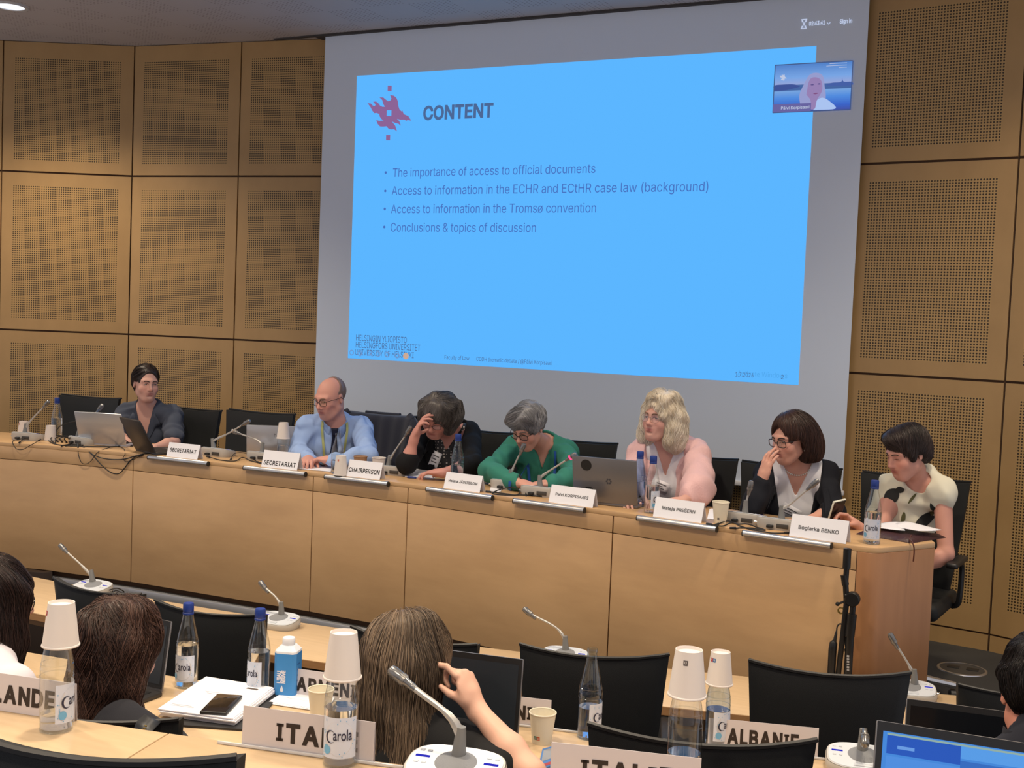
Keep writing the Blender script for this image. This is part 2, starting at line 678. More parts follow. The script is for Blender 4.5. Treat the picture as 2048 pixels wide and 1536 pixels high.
def wall_facet(name, p0, ang, cols, label):
    """cols: distances of the panel joints along the facet from p0"""
    d = Vector((math.cos(ang), math.sin(ang), 0))
    n = Vector((math.sin(ang), -math.cos(ang), 0))        # towards the room
    p0 = Vector((p0[0], p0[1], 0))
    a, b = cols[0], cols[-1]
    mb = MB()
    lo, hi = p0 + d * a - n * 0.012, p0 + d * b - n * 0.012
    mb.add([lo, hi, hi - n * 0.1, lo - n * 0.1] + [q + Vector((0, 0, CEIL)) for q in (lo, hi, hi - n * 0.1, lo - n * 0.1)],
           [(0, 1, 5, 4), (1, 2, 6, 5), (2, 3, 7, 6), (3, 0, 4, 7), (4, 5, 6, 7), (3, 2, 1, 0)])
    w = struct(mb.build(name, DARK, smooth=False), label)
    g = 0.0048
    for c0, c1 in zip(cols[:-1], cols[1:]):
        for (z0, z1) in WROWS:
            mb = MB()
            s0, s1, t0, t1 = c0 + g, c1 - g, z0 + g, z1 - g
            mx = 0.075 if c1 - c0 > 0.5 else 0.05
            u0, u1 = s0 + mx, s1 - mx
            v0 = t0 + (0.075 if z0 > 0.5 else 0.13)
            v1 = t1 - (0.075 if z1 < 3 else 0.10)
            u1 = u0 + 0.015 * math.floor((u1 - u0) / 0.015)
            v1 = v0 + 0.015 * math.floor((v1 - v0) / 0.015)
            P = lambda s, t, e=0.0: p0 + d * s + Vector((0, 0, t)) + n * e
            base = [P(s0, t0), P(s1, t0), P(s1, t1), P(s0, t1), P(u0, v0), P(u1, v0), P(u1, v1), P(u0, v1)]
            bk = [P(s0, t0, -0.012), P(s1, t0, -0.012), P(s1, t1, -0.012), P(s0, t1, -0.012)]
            mb.add(base + bk, [(0, 1, 5, 4), (1, 2, 6, 5), (2, 3, 7, 6), (3, 0, 4, 7), (0, 8, 9, 1), (1, 9, 10, 2), (2, 10, 11, 3), (3, 11, 8, 0)], 0)
            mb.f.append((4, 5, 6, 7))
            mb.m.append(1)
            o = mb.build('wall_panel', [PANEL, PERF], w, smooth=False, fix=False)
            uvl = o.data.uv_layers.new(name='UVMap')
            for pl in o.data.polygons:
                for li in pl.loop_indices:
                    co = o.data.vertices[o.data.loops[li].vertex_index].co
                    uvl.data[li].uv = ((co - p0).dot(d) - u0, co.z - v0)
    # plinth
    mb = MB()
    lo, hi = p0 + d * (a + g) + n * 0.0, p0 + d * (b - g) + n * 0.0
    mb.add([lo, hi, hi - n * 0.012, lo - n * 0.012] + [q + Vector((0, 0, 0.080)) for q in (lo, hi, hi - n * 0.012, lo - n * 0.012)],
           [(0, 1, 5, 4), (4, 5, 6, 7), (1, 2, 6, 5), (3, 0, 4, 7)])
    mb.build('plinth', PANEL, w, smooth=False)
    return w


A8, A27 = math.radians(8.0), math.radians(27.0)
LC = (-6.06, 6.25)                                   # corner of the two left facets
wall_facet('wall_left', LC, A27, [-1.81, -0.905, 0.0], 'perforated honey-coloured wood panelling at the far left')
wall_facet('wall_back_left', LC, A8, [0.0, 0.845, 1.69, 2.535, 3.25], 'perforated honey-coloured wood panelling left of the screen')
RC = (-0.355, 6.3115)
wall_facet('wall_back_right', RC, math.radians(-8.5), [-2.52, -1.63, -0.815, 0.0], 'perforated honey-coloured wood panelling right of the screen')
wall_facet('wall_right', RC, math.radians(-20), [0.0, 0.85, 1.7], 'perforated honey-coloured wood panelling at the far right')

# ------------------------------------------------------------------ ceiling
m = mat('ceiling_plaster', (0.47, 0.43, 0.42), 0.9)
nt = m.node_tree
tc = nt.nodes.new('ShaderNodeTexCoord')
sc_ = nt.nodes.new('ShaderNodeVectorMath'); sc_.operation = 'SCALE'; sc_.inputs['Scale'].default_value = 1 / 0.028
fr = nt.nodes.new('ShaderNodeVectorMath'); fr.operation = 'FRACTION'
sep = nt.nodes.new('ShaderNodeSeparateXYZ'); cmb = nt.nodes.new('ShaderNodeCombineXYZ')
ds = nt.nodes.new('ShaderNodeVectorMath'); ds.operation = 'DISTANCE'; ds.inputs[1].default_value = (0.5, 0.5, 0)
lt = nt.nodes.new('ShaderNodeMath'); lt.operation = 'LESS_THAN'; lt.inputs[1].default_value = 0.2
ck = nt.nodes.new('ShaderNodeTexChecker'); ck.inputs['Scale'].default_value = 1 / 0.28
ck.inputs['Color1'].default_value = (1, 1, 1, 1); ck.inputs['Color2'].default_value = (0, 0, 0, 1)
mu = nt.nodes.new('ShaderNodeMath'); mu.operation = 'MULTIPLY'
mx = nt.nodes.new('ShaderNodeMix'); mx.data_type = 'RGBA'
mx.inputs['A'].default_value = (0.47, 0.43, 0.42, 1); mx.inputs['B'].default_value = (0.27, 0.23, 0.22, 1)
for a, b in ((tc.outputs['Object'], sc_.inputs[0]), (sc_.outputs[0], fr.inputs[0]), (fr.outputs[0], sep.inputs[0]), (sep.outputs[0], cmb.inputs[0]), (sep.outputs[1], cmb.inputs[1]),
             (cmb.outputs[0], ds.inputs[0]), (ds.outputs['Value'], lt.inputs[0]), (tc.outputs['Object'], ck.inputs['Vector']), (ck.outputs['Fac'], mu.inputs[0]), (lt.outputs[0], mu.inputs[1]),
             (mu.outputs[0], mx.inputs['Factor']), (mx.outputs['Result'], nt.nodes['Principled BSDF'].inputs['Base Color'])):
    nt.links.new(a, b)
mb = MB()
mb.box((-3.3, 2.7, CEIL + 0.05), (9.4, 9.4, 0.1))
struct(mb.build('ceiling', m, smooth=False), 'mauve-grey acoustic ceiling')
mb = MB()
mb.box((-2.85, 6.43, CEIL - 0.006), (3.55, 0.16, 0.012))
mb.box((-4.78, 6.37, CEIL - 0.004), (0.34, 0.03, 0.008))
struct(mb.build('trim_4', mat('screen_slot', (0.05, 0.045, 0.045), 0.8), smooth=False), 'dark slot in the ceiling for the screen')

# ------------------------------------------------------------------ ceiling lamps
LAMP_GLOW = glow('lamp_lens', (0.90, 0.93, 1.0), 1.2)


def downlight(x, y, label, w):
    t = thing('ceiling_downlight', label, 'ceiling light', (x, y, CEIL), 0, 'round recessed ceiling lights')
    mb = MB()
    mb.lathe([(0.085, 0.0), (0.085, -0.008), (0.105, -0.010), (0.112, 0.0)], n=36)
    mb.build('rim', mat('lamp_rim', (0.6, 0.6, 0.62), 0.4, 0.3), t)
    mb = MB()
    mb.lathe([(0.0, -0.006), (0.05, -0.006), (0.085, -0.003)], n=36)
    mb.build('lens', LAMP_GLOW, t)
    l = bpy.data.lights.new('downlight_beam', 'SPOT')
    l.energy = w * 4
    l.color = LAMP_COL
    l.spot_size = math.radians(128)
    l.spot_blend = 0.85
    l.shadow_soft_size = 0.09
    o = bpy.data.objects.new('downlight_beam', l)
    COL.objects.link(o)
    o.parent = t
    o.location = (0, 0, -0.03)
    return t


downlight(-6.035, 5.175, 'round recessed ceiling light at the top left corner of the photo', LAMP_W)
for (x, y, k) in [(-4.3, 4.0, 0.9), (-2.3, 4.0, 0.9), (-0.3, 4.3, 0.8), (-3.5, 2.2, 1.2), (-1.7, 2.2, 1.2), (0.1, 2.2, 1.1), (-2.6, 0.4, 1.0), (-0.8, 0.4, 1.0), (-5.2, 2.6, 0.9), (-0.2, 5.35, 0.35)]:
    downlight(x, y, 'round recessed ceiling light over the seats, above the picture', LAMP_W * k)

# ------------------------------------------------------------------ projection screen
SX0, SX1, SZ0, SZ1 = -4.552, -1.125, 0.725, CEIL - 0.012
scr = thing('projection_screen', 'large white projection screen hanging in front of the wood wall', 'projection screen', (-2.84, SCREEN_Y, 0.715))
O = Vector((-2.84, SCREEN_Y, 0.715))


def lc(x, z, e=0.0):
    return Vector((x, SCREEN_Y - e, z)) - O


mb = MB()
mb.box(lc((SX0 + SX1) / 2, (SZ0 + SZ1) / 2, -0.002), (SX1 - SX0, 0.004, SZ1 - SZ0))
mb.build('screen_fabric', mat('screen_fabric', (0.72, 0.80, 0.93), 0.85), scr, smooth=False)
mb = MB()
mb.box(lc((SX0 + SX1) / 2, 0.714, 0.0), (SX1 - SX0 + 0.02, 0.03, 0.028), bev=0.008)
mb.build('weight_bar', mat('white_metal', (0.72, 0.72, 0.75), 0.4), scr)
PX0, PX1, PZ0, PZ1 = -4.298, -1.387, 1.276, 3.084
SLIDE = glow('slide_blue', S((92, 182, 255)), 1.0)
mb = MB()
mb.quad(lc(PX0, PZ0, 0.001), lc(PX1, PZ0, 0.001), lc(PX1, PZ1, 0.001), lc(PX0, PZ1, 0.001))
slide = mb.build('projected_slide', SLIDE, scr, smooth=False, fix=False)
slide['label'] = 'bright blue projected slide headed CONTENT'
GREY_T = glow('slide_dark_text', S((76, 104, 150)), 1.0)
BLUE_T = glow('slide_body_text', S((72, 112, 190)), 1.0)
PALE_T = glow('slide_pale_text', S((190, 200, 225)), 1.0)
RED_T = glow('slide_emblem_red', S((140, 100, 150)), 1.0)
FAINT_T = glow('slide_faint_text', S((80, 166, 236)), 1.0)


def on_screen(px, py):
    p = ony(px, py, SCREEN_Y)
    return p.x, p.z


def slide_line(mb, s, xl, xr, yl, cap_px, bold=0.0, e=0.003, font='sans'):
    x0, z0 = on_screen(xl, yl)
    x1, _ = on_screen(xr, yl)
    _, zt = on_screen(xl, yl - cap_px)
    lettering(mb, s, lc(x0, z0, e), (1, 0, 0), (0, 0, 1), width=x1 - x0, height=zt - z0, bold=bold, font=font)


mb = MB()
slide_line(mb, 'CONTENT', 846.5, 986.5, 239.5, 25.5, 0.03)
mb.build('heading_lettering', GREY_T, slide, smooth=False, fix=False)
for ln in (('The importance of access to official documents', 786, 1190.5, 354, 17, 772, 345.5), ('Access to information in the ECHR and ECtHR case law (background)', 784, 1416, 390, 17, 771, 382),
           ('Access to information in the Tromsø convention', 782.5, 1192, 426.5, 17, 770, 418), ('Conclusions & topics of discussion', 781.5, 1072, 463, 17, 769, 454)):
    mb = MB()
    slide_line(mb, *ln[:5])
    mb.build('bullet_lettering', BLUE_T, slide, smooth=False, fix=False)
    cx, cz = on_screen(*ln[5:])
    mb = MB()
    mb.add([lc(cx + 0.0085 * math.cos(2 * PI * k / 14), cz + 0.0085 * math.sin(2 * PI * k / 14), 0.003) for k in range(14)], [tuple(range(14))])
    mb.build('bullet_dot', BLUE_T, slide, smooth=False, fix=False)
for ln in (('HELSINGIN YLIOPISTO', 712.5, 814, 681, 12), ('HELSINGFORS UNIVERSITET', 712, 841, 695, 12), ('UNIVERSITY OF HELSINKI', 711, 828, 709.5, 11.5),
           ('Faculty of Law', 889.5, 939, 718, 8), ('CDDH thematic debate / @Päivi Korpisaari', 953, 1105, 721.5, 8), ('1.7.2026', 1471, 1507, 753, 9), ('2', 1562, 1567.5, 758, 8.5)):
    mb = MB()
    slide_line(mb, *ln)
    mb.build('footer_lettering', GREY_T, slide, smooth=False, fix=False)
mb = MB()
slide_line(mb, 'Activate Windows', 1475, 1575, 751, 10, e=0.002)
mb.build('notice_lettering', FAINT_T, slide, smooth=False, fix=False)

# emblem: flame with a small square hole, a square above and below (pixel outline traced, laid flat in the slide plane)
flame = [(266, 447), (305, 452), (330, 478), (352, 482), (360, 462), (332, 432), (365, 428), (390, 445), (415, 478), (440, 490), (472, 490), (452, 462), (438, 410), (406, 380), (450, 380), (478, 404), (505, 424), (530, 420), (546, 395), (530, 352),
         (575, 360), (604, 385), (622, 425), (627, 480), (640, 520), (665, 545), (672, 528), (690, 575), (745, 600), (778, 652), (735, 645), (718, 655), (700, 640), (650, 640), (612, 632), (640, 660), (656, 712), (630, 690), (590, 680), (552, 662),
         (590, 710), (612, 778), (575, 752), (545, 755), (515, 750), (488, 718), (450, 722), (412, 720), (385, 690), (368, 645), (405, 655), (455, 650), (425, 630), (408, 600), (405, 575), (375, 562), (345, 565), (318, 530), (305, 500)]
hole = [(492, 530), (547, 530), (545, 597), (490, 597)]


def em(p):
    x, z = on_screen(690 + p[0] / 5.851, 130 + p[1] / 5.851)
    return lc(x, z, 0.003)


cut = 3
bm = bmesh.new()
ring = [bm.verts.new(em(p)) for p in flame]
hol = [bm.verts.new(em(p)) for p in hole]
edges = [bm.edges.new((ring[i], ring[(i + 1) % len(ring)])) for i in range(len(ring))] + [bm.edges.new((hol[i], hol[(i + 1) % 4])) for i in range(4)]
bmesh.ops.triangle_fill(bm, edges=edges, use_beauty=True)
mb = MB()
mb.bm(bm)
for q in ([(503, 242), (550, 242), (548, 306), (502, 306)], [(484, 820), (532, 820), (530, 882), (483, 882)]):
    mb.quad(*[em(p) for p in q])
mb.build('slide_emblem', RED_T, slide, smooth=False, fix=False)
mb = MB()
for k, (x, y) in enumerate(((704, 705), (720, 706), (740, 706), (757, 708), (775, 709), (795, 711))):
    cx, cz = on_screen(x, y)
    mb.lathe([(0.012, 0), (0.018, 0)], lc(cx, cz, 0.004), n=20, r=rotm(rx=PI / 2))
    if k in (1, 2):
        mb.box(lc(cx + 0.012, cz - 0.012, 0.004), (0.03, 0.0005, 0.006), rotm(ry=0.8 if k == 2 else -0.8))
mb.build('slide_controls', glow('slide_control_grey', S((110, 150, 205)), 1.0), slide, smooth=False, fix=False)
cx, cz = on_screen(812.5, 712)
mb = MB()
mb.lathe([(0.0, 0), (0.021, 0)], lc(cx, cz, 0.005), n=24, r=rotm(rx=PI / 2))
mb.build('slide_pointer', glow('slide_pointer_orange', S((205, 170, 150)), 1.0), slide, smooth=False, fix=False)
# clock and sign-in words beside the slide
mb = MB()
slide_line(mb, '02:43:41', 1618, 1650, 51.5, 8, 0.02, e=0.002)
slide_line(mb, 'Sign in', 1679.5, 1704, 47, 8, 0.02, e=0.002)
hx, hz = on_screen(1608, 48)
for (a0, b0, a1, b1) in ((-.016, .022, .016, .026), (-.016, -.026, .016, -.022)):
    mb.quad(lc(hx + a0, hz + b0, .002), lc(hx + a1, hz + b0, .002), lc(hx + a1, hz + b1, .002), lc(hx + a0, hz + b1, .002))
for (p, q) in (((-.012, .024), (.012, -.024)), ((.012, .024), (-.012, -.024)), ((-.012, .024), (-.010, .010)), ((.012, .024), (.010, .010)), ((-.012, -.024), (-.010, -.010)), ((.012, -.024), (.010, -.010))):
    mb.tube([lc(hx + p[0], hz + p[1], .002), lc(hx + q[0], hz + q[1], .002)], 0.0018, 4)
vx_, vz_ = on_screen(1657.5, 46.5)
mb.tube([lc(vx_ - .008, vz_ + .004, .002), lc(vx_, vz_ - .005, .002), lc(vx_ + .008, vz_ + .004, .002)], 0.0018, 4)
mb.build('status_lettering', PALE_T, scr, smooth=False, fix=False)
# video tile
TX0, TZ0 = on_screen(1546, 226)
TX1, TZ1 = on_screen(1701, 219)
TZ1 = on_screen(1550, 131)[1]
TW, TH = TX1 - TX0, TZ1 - TZ0


def tl(u, v, e):
    return lc(TX0 + u * TW, TZ0 + v * TH, e)


mb = MB()
nb = 14
bands = [(0, 0.30, S((92, 112, 190)), S((66, 120, 214))), (0.30, 0.46, S((104, 160, 226)), S((120, 160, 215))), (0.58, 1.0, S((112, 160, 226)), S((86, 130, 200)))]
tile_m = bpy.data.materials.new('video_picture')
tile_m.use_nodes = True
_nt = tile_m.node_tree
_nt.nodes.remove(_nt.nodes['Principled BSDF'])
_e = _nt.nodes.new('ShaderNodeEmission'); _a = _nt.nodes.new('ShaderNodeAttribute'); _a.attribute_name = 'tint'
_nt.links.new(_a.outputs['Color'], _e.inputs[0]); _nt.links.new(_e.outputs[0], _nt.nodes['Material Output'].inputs['Surface'])
rows = [(0.0, (70, 82, 160)), (0.12, (60, 100, 200)), (0.30, (82, 140, 222)), (0.44, (120, 165, 222)), (0.455, (68, 100, 160)), (0.56, (74, 106, 165)), (0.575, (150, 165, 215)), (0.72, (120, 165, 228)), (1.0, (80, 128, 200))]
vs_, cs_ = [], []
for v, c in rows:
    for u in (0, 0.5, 1.0):
        vs_.append(tl(u, v, 0.005)); cs_.append(S(c))
fs_ = []
for i in range(len(rows) - 1):
    for j in range(2):
        fs_.append((i * 3 + j, i * 3 + j + 1, i * 3 + j + 4, i * 3 + j + 3))
mb.add(vs_, fs_)
tile = mb.build('video_tile', tile_m, scr, smooth=False, fix=False)
at_ = tile.data.color_attributes.new('tint', 'FLOAT_COLOR', 'POINT')
for i, c in enumerate(cs_):
    at_.data[i].color = (*c, 1)
tile['label'] = 'small video picture of a woman with blond hair by a lake'


def blob(name, pts, col, e, parent=tile):
    mb = MB()
    mb.add([tl(u, v, e) for u, v in spline(pts + [pts[0]], 5)[:-1]], [tuple(range(len(pts) * 5))])
    return mb.build(name, glow('video_' + name, S(col), 1.0), parent, smooth=False, fix=False)


blob('far_shore', [(0.0, 0.46), (0.14, 0.46), (0.28, 0.50), (0.34, 0.53), (0.25, 0.58), (0.12, 0.585), (0.0, 0.57)], (64, 84, 150), 0.006)
blob('far_town', [(0.66, 0.53), (0.8, 0.50), (1.0, 0.50), (1.0, 0.57), (0.9, 0.58), (0.875, 0.66), (0.865, 0.58), (0.75, 0.57)], (70, 96, 165), 0.006)
blob('video_hair', [(0.36, 0.12), (0.34, 0.35), (0.40, 0.6), (0.46, 0.76), (0.55, 0.79), (0.63, 0.72), (0.66, 0.5), (0.68, 0.3), (0.66, 0.1), (0.5, 0.1)], (150, 156, 205), 0.007)
blob('video_blouse', [(0.53, 0.02), (0.56, 0.2), (0.64, 0.27), (0.74, 0.18), (0.81, 0.03)], (170, 195, 240), 0.008)
blob('video_face', [(0.43, 0.35), (0.46, 0.64), (0.53, 0.7), (0.61, 0.63), (0.63, 0.42), (0.57, 0.22), (0.55, 0.05), (0.49, 0.05), (0.49, 0.22)], (150, 128, 178), 0.009)
for (x0, x1, y) in ((0.475, 0.525, 0.545), (0.565, 0.61, 0.555)):
    blob('video_eye', [(x0, y), ((x0 + x1) / 2, y + 0.018), (x1, y), ((x0 + x1) / 2, y - 0.012)], (96, 84, 140), 0.010)
blob('video_mouth', [(0.515, 0.355), (0.55, 0.375), (0.585, 0.365), (0.55, 0.345)], (128, 84, 130), 0.010)
mb = MB()
mb.quad(tl(0, 0, 0.011), tl(0.5, 0, 0.011), tl(0.5, 0.17, 0.011), tl(0, 0.17, 0.011))
mb.build('caption_bar', glow('caption_bar', S((104, 100, 160)), 1.0), tile, smooth=False, fix=False)
mb = MB()
lettering(mb, 'Päivi Korpisaari', tl(0.11, 0.055, 0.012), (1, 0, 0), (0, 0, 1), width=0.37 * TW, height=0.06 * TH, bold=0.01)
for k, w in enumerate((0.22, 0.26, 0.10)):
    mb.quad(tl(0.93 - w, 0.955 - k * 0.045, 0.012), tl(0.93, 0.955 - k * 0.045, 0.012), tl(0.93, 0.965 - k * 0.045, 0.012), tl(0.93 - w, 0.965 - k * 0.045, 0.012))
eo = []
for p in flame:
    eo.append(tl(0.07 + (p[0] - 266) / 5400, 0.80 - (p[1] - 352) / 2700 * 0.9, 0.012))
mb.add(eo, [tuple(range(len(eo)))])
mb.build('caption_lettering', PALE_T, tile, smooth=False, fix=False)
mb = MB()
for (p, q) in (((0, 0), (1, 0)), ((1, 0), (1, 1)), ((1, 1), (0, 1)), ((0, 1), (0, 0))):
    mb.tube([tl(p[0], p[1], 0.006), tl(q[0], q[1], 0.006)], 0.0025, 4)
mb.build('tile_border', glow('tile_border', S((70, 88, 130)), 1.0), tile, smooth=False, fix=False)

# ------------------------------------------------------------------ podium desk
DZ = Z_DESK
desk = thing('podium_desk', 'long pale wood panel desk on the podium facing the seats', 'desk', (-3.5, 4.95, 0.0))
DO = Vector((-3.5, 4.95, 0.0))
desk_back = [(-6.95, 4.80), (-6.35, 4.98), (-5.72, 5.20), (-5.35, 5.275), (-4.70, 5.345), (-3.49, 5.375), (-2.90, 5.36), (-1.74, 5.245), (-0.66, 5.09)]
DEPTH_END = (-0.496, 4.917)


def dl(x, y):
    return (x - DO.x, y - DO.y)


# worktop: one continuous board with a rounded front right corner
corner = [(-0.748, 4.637), (-0.712, 4.633), (-0.682, 4.640), (-0.660, 4.658), (-0.646, 4.68)]
top_pts = [dl(*p) for p in DESK_FRONT[:-1] + corner + [DEPTH_END, (-0.545, 5.06)] + desk_back[::-1]]
mb = MB()
mb.poly(top_pts, DZ - 0.022, DZ, bev=0.003)
mb.build('desktop', BIRCH, desk)
joints = [-6.75, -5.85, -4.685, -3.50, -2.93, -1.815, -0.748]


def dfront(x):
    for a, b in zip(DESK_FRONT[:-1], DESK_FRONT[1:]):
        if a[0] <= x <= b[0]:
            t = (x - a[0]) / (b[0] - a[0])
            return a[1] + t * (b[1] - a[1])
    return DESK_FRONT[-1][1]


def dtan(x):
    return math.atan2(dfront(x + 0.05) - dfront(x - 0.05), 0.1)


for a, b in zip(joints[:-1], joints[1:]):
    xs = [a + 0.003] + [p[0] for p in DESK_FRONT if a + 0.02 < p[0] < b - 0.02] + [b - 0.003]
    fr_ = [(x, dfront(x)) for x in xs]
    for nm, z0, z1 in (('front_panel', 0.032, 0.652), ('fascia_panel', 0.655, DZ - 0.022)):
        mb = MB()
        mb.poly([dl(*p) for p in fr_] + [dl(p[0], p[1] + 0.02) for p in fr_[::-1]], z0, z1, bev=0.0012)
        mb.build(nm, BIRCH, desk)
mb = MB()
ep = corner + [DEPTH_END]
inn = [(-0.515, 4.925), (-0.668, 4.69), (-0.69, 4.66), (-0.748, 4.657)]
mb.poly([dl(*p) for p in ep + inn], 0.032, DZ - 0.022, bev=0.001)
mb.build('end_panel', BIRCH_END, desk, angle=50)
mb = MB()
body_f = [(x, y + 0.03) for x, y in DESK_FRONT]
mb.poly([dl(*p) for p in body_f] + [dl(p[0], p[1] + 0.05) for p in body_f[::-1]], 0.0, DZ - 0.03)
for x in (-5.85, -4.685, -3.5, -2.93, -1.815, -0.76):
    y = dfront(x)
    mb.box((x - DO.x, y + 0.10 - DO.y, 0.36), (0.03, 0.10, 0.72))
mb.build('carcass', DARK, desk, smooth=False)

# aluminium rails that carry the name plates (screwed to the desk front)
RAILS = [((304, 914), (420, 927)), ((493, 935), (615, 948)), ((660, 952), (782, 967)), ((861, 977), (988, 995)), ((1032, 1001), (1171, 1020)), ((1281, 1034), (1430, 1060)), ((1486, 1067), (1655, 1097))]
rail_pts = []
for (l, r) in RAILS:
    a, b = onz(l[0], l[1], DZ - 0.012), onz(r[0], r[1], DZ - 0.012)
    a.y, b.y = dfront(a.x) - 0.014, dfront(b.x) - 0.014
    rail_pts.append((a, b))
    al, bl = a - DO, b - DO
    d = (bl - al).normalized()
    mb = MB()
    mb.tube([al, bl], 0.013, 14)
    rl = mb.build('name_plate_rail', ALU, desk)
    rl['label'] = 'round aluminium name plate rail'
    mb = MB()
    mb.tube([bl, bl + d * 0.004], 0.0134, 14)
    mb.tube([al - d * 0.004, al], 0.0134, 14)
    mb.build('end_cap', BLACK, rl)

# ------------------------------------------------------------------ curved rows of tables
def table_row(name_group, far, z, floor, joints, depth, where):
    for i, (a, b) in enumerate(zip(joints[:-1], joints[1:])):
        n = 6
        xs = [a + 0.0015 + (b - a - 0.003) * k / n for k in range(n + 1)]
        fp, np_ = [], []
        for x in xs:
            y = far(x)
            t = math.atan2(far(x + 0.01) - far(x - 0.01), 0.02)
            fp.append(Vector((x, y, 0)))
            np_.append(Vector((x + math.sin(t) * depth, y - math.cos(t) * depth, 0)))
        org = (fp[n // 2] + np_[n // 2]) / 2
        t = thing('conference_table', where[i], 'table', (org.x, org.y, floor), 0, name_group)
        h = z - floor
        L = lambda p: (p.x - org.x, p.y - org.y)
        mb = MB()
        mb.poly([L(p) for p in np_] + [L(p) for p in fp[::-1]], h - 0.032, h, bev=0.002)
        tp = mb.build('tabletop', [TABLE], t)
        mb = MB()
        mb.poly([L(p + Vector((0, -0.0015, 0))) for p in np_] + [L(p + Vector((0, 0.004, 0))) for p in np_[::-1]], h - 0.0315, h - 0.0025)
        mb.build('edge_band', EDGE, tp, smooth=False)
        mb = MB()
        q0 = [p * 0.97 + r * 0.03 for p, r in zip(fp, np_)]
        q1 = [p * 0.93 + r * 0.07 for p, r in zip(fp, np_)]
        mb.poly([L(p) for p in q1] + [L(p) for p in q0[::-1]], h - 0.22, h - 0.032)
        mb.build('modesty_panel', EDGE, t, smooth=False)
        for k in (0.03, 0.97):
            c = fp[0].lerp(fp[-1], k)
            c = c.lerp(np_[0].lerp(np_[-1], k), 0.15)
            ang = math.atan2(fp[-1].y - fp[0].y, fp[-1].x - fp[0].x)
            mb = MB()
            mb.box((c.x - org.x, c.y - org.y, (h - 0.032) / 2), (0.04, 0.05, h - 0.032), rotm(rz=ang))
            mb.build('leg', BLACKM, t, smooth=False)


table_row('tables of the front row', far_front, Z_FRONT, F_FRONT, [-6.3, -5.0, -3.67, -2.36, -1.07, -0.335], 0.46,
          ['pale wood table section at the far left end of the front row', 'front row table section behind the leftmost front microphone', 'front row table section with the microphone left of centre',
           'front row table section behind the brown-haired woman resting her head', 'short front row table section at the right end, by the podium desk corner'])
table_row('tables of the middle row', far_mid, Z_MID, F_MID, [-3.52, -2.262, -0.985, 0.30], 0.45,
          ['middle row table section in front of the two dark-haired women', 'middle row table section with the papers and the blue carton', 'middle row table section with the ALBANIE plate'])
table_row('tables of the back row', far_near, Z_NEAR, F_NEAR, [-2.9, -1.615, -0.31, 0.62], 0.45,
          ['nearest row table section at the left with a cup-topped bottle', 'nearest row table section with the ITALIE plates', 'nearest row table section at the right corner under the open laptop'])

# ------------------------------------------------------------------ chairs
FABRIC = mat('black_chair_fabric', (0.011, 0.012, 0.013), 0.62, spec=0.35, bump=0.25, bscale=900)
SEAM = mat('chair_piping', (0.008, 0.008, 0.009), 0.5)


def back_surface(u, v):
    hw = 0.196 + 0.042 * v
    return Vector((hw * u, 0.235 + 0.10 * v + 0.02 * math.sin(v * PI) - 0.048 * u * u, 0.47 + 0.48 * v + 0.013 * u * u * v * v - 0.010 * v * v))


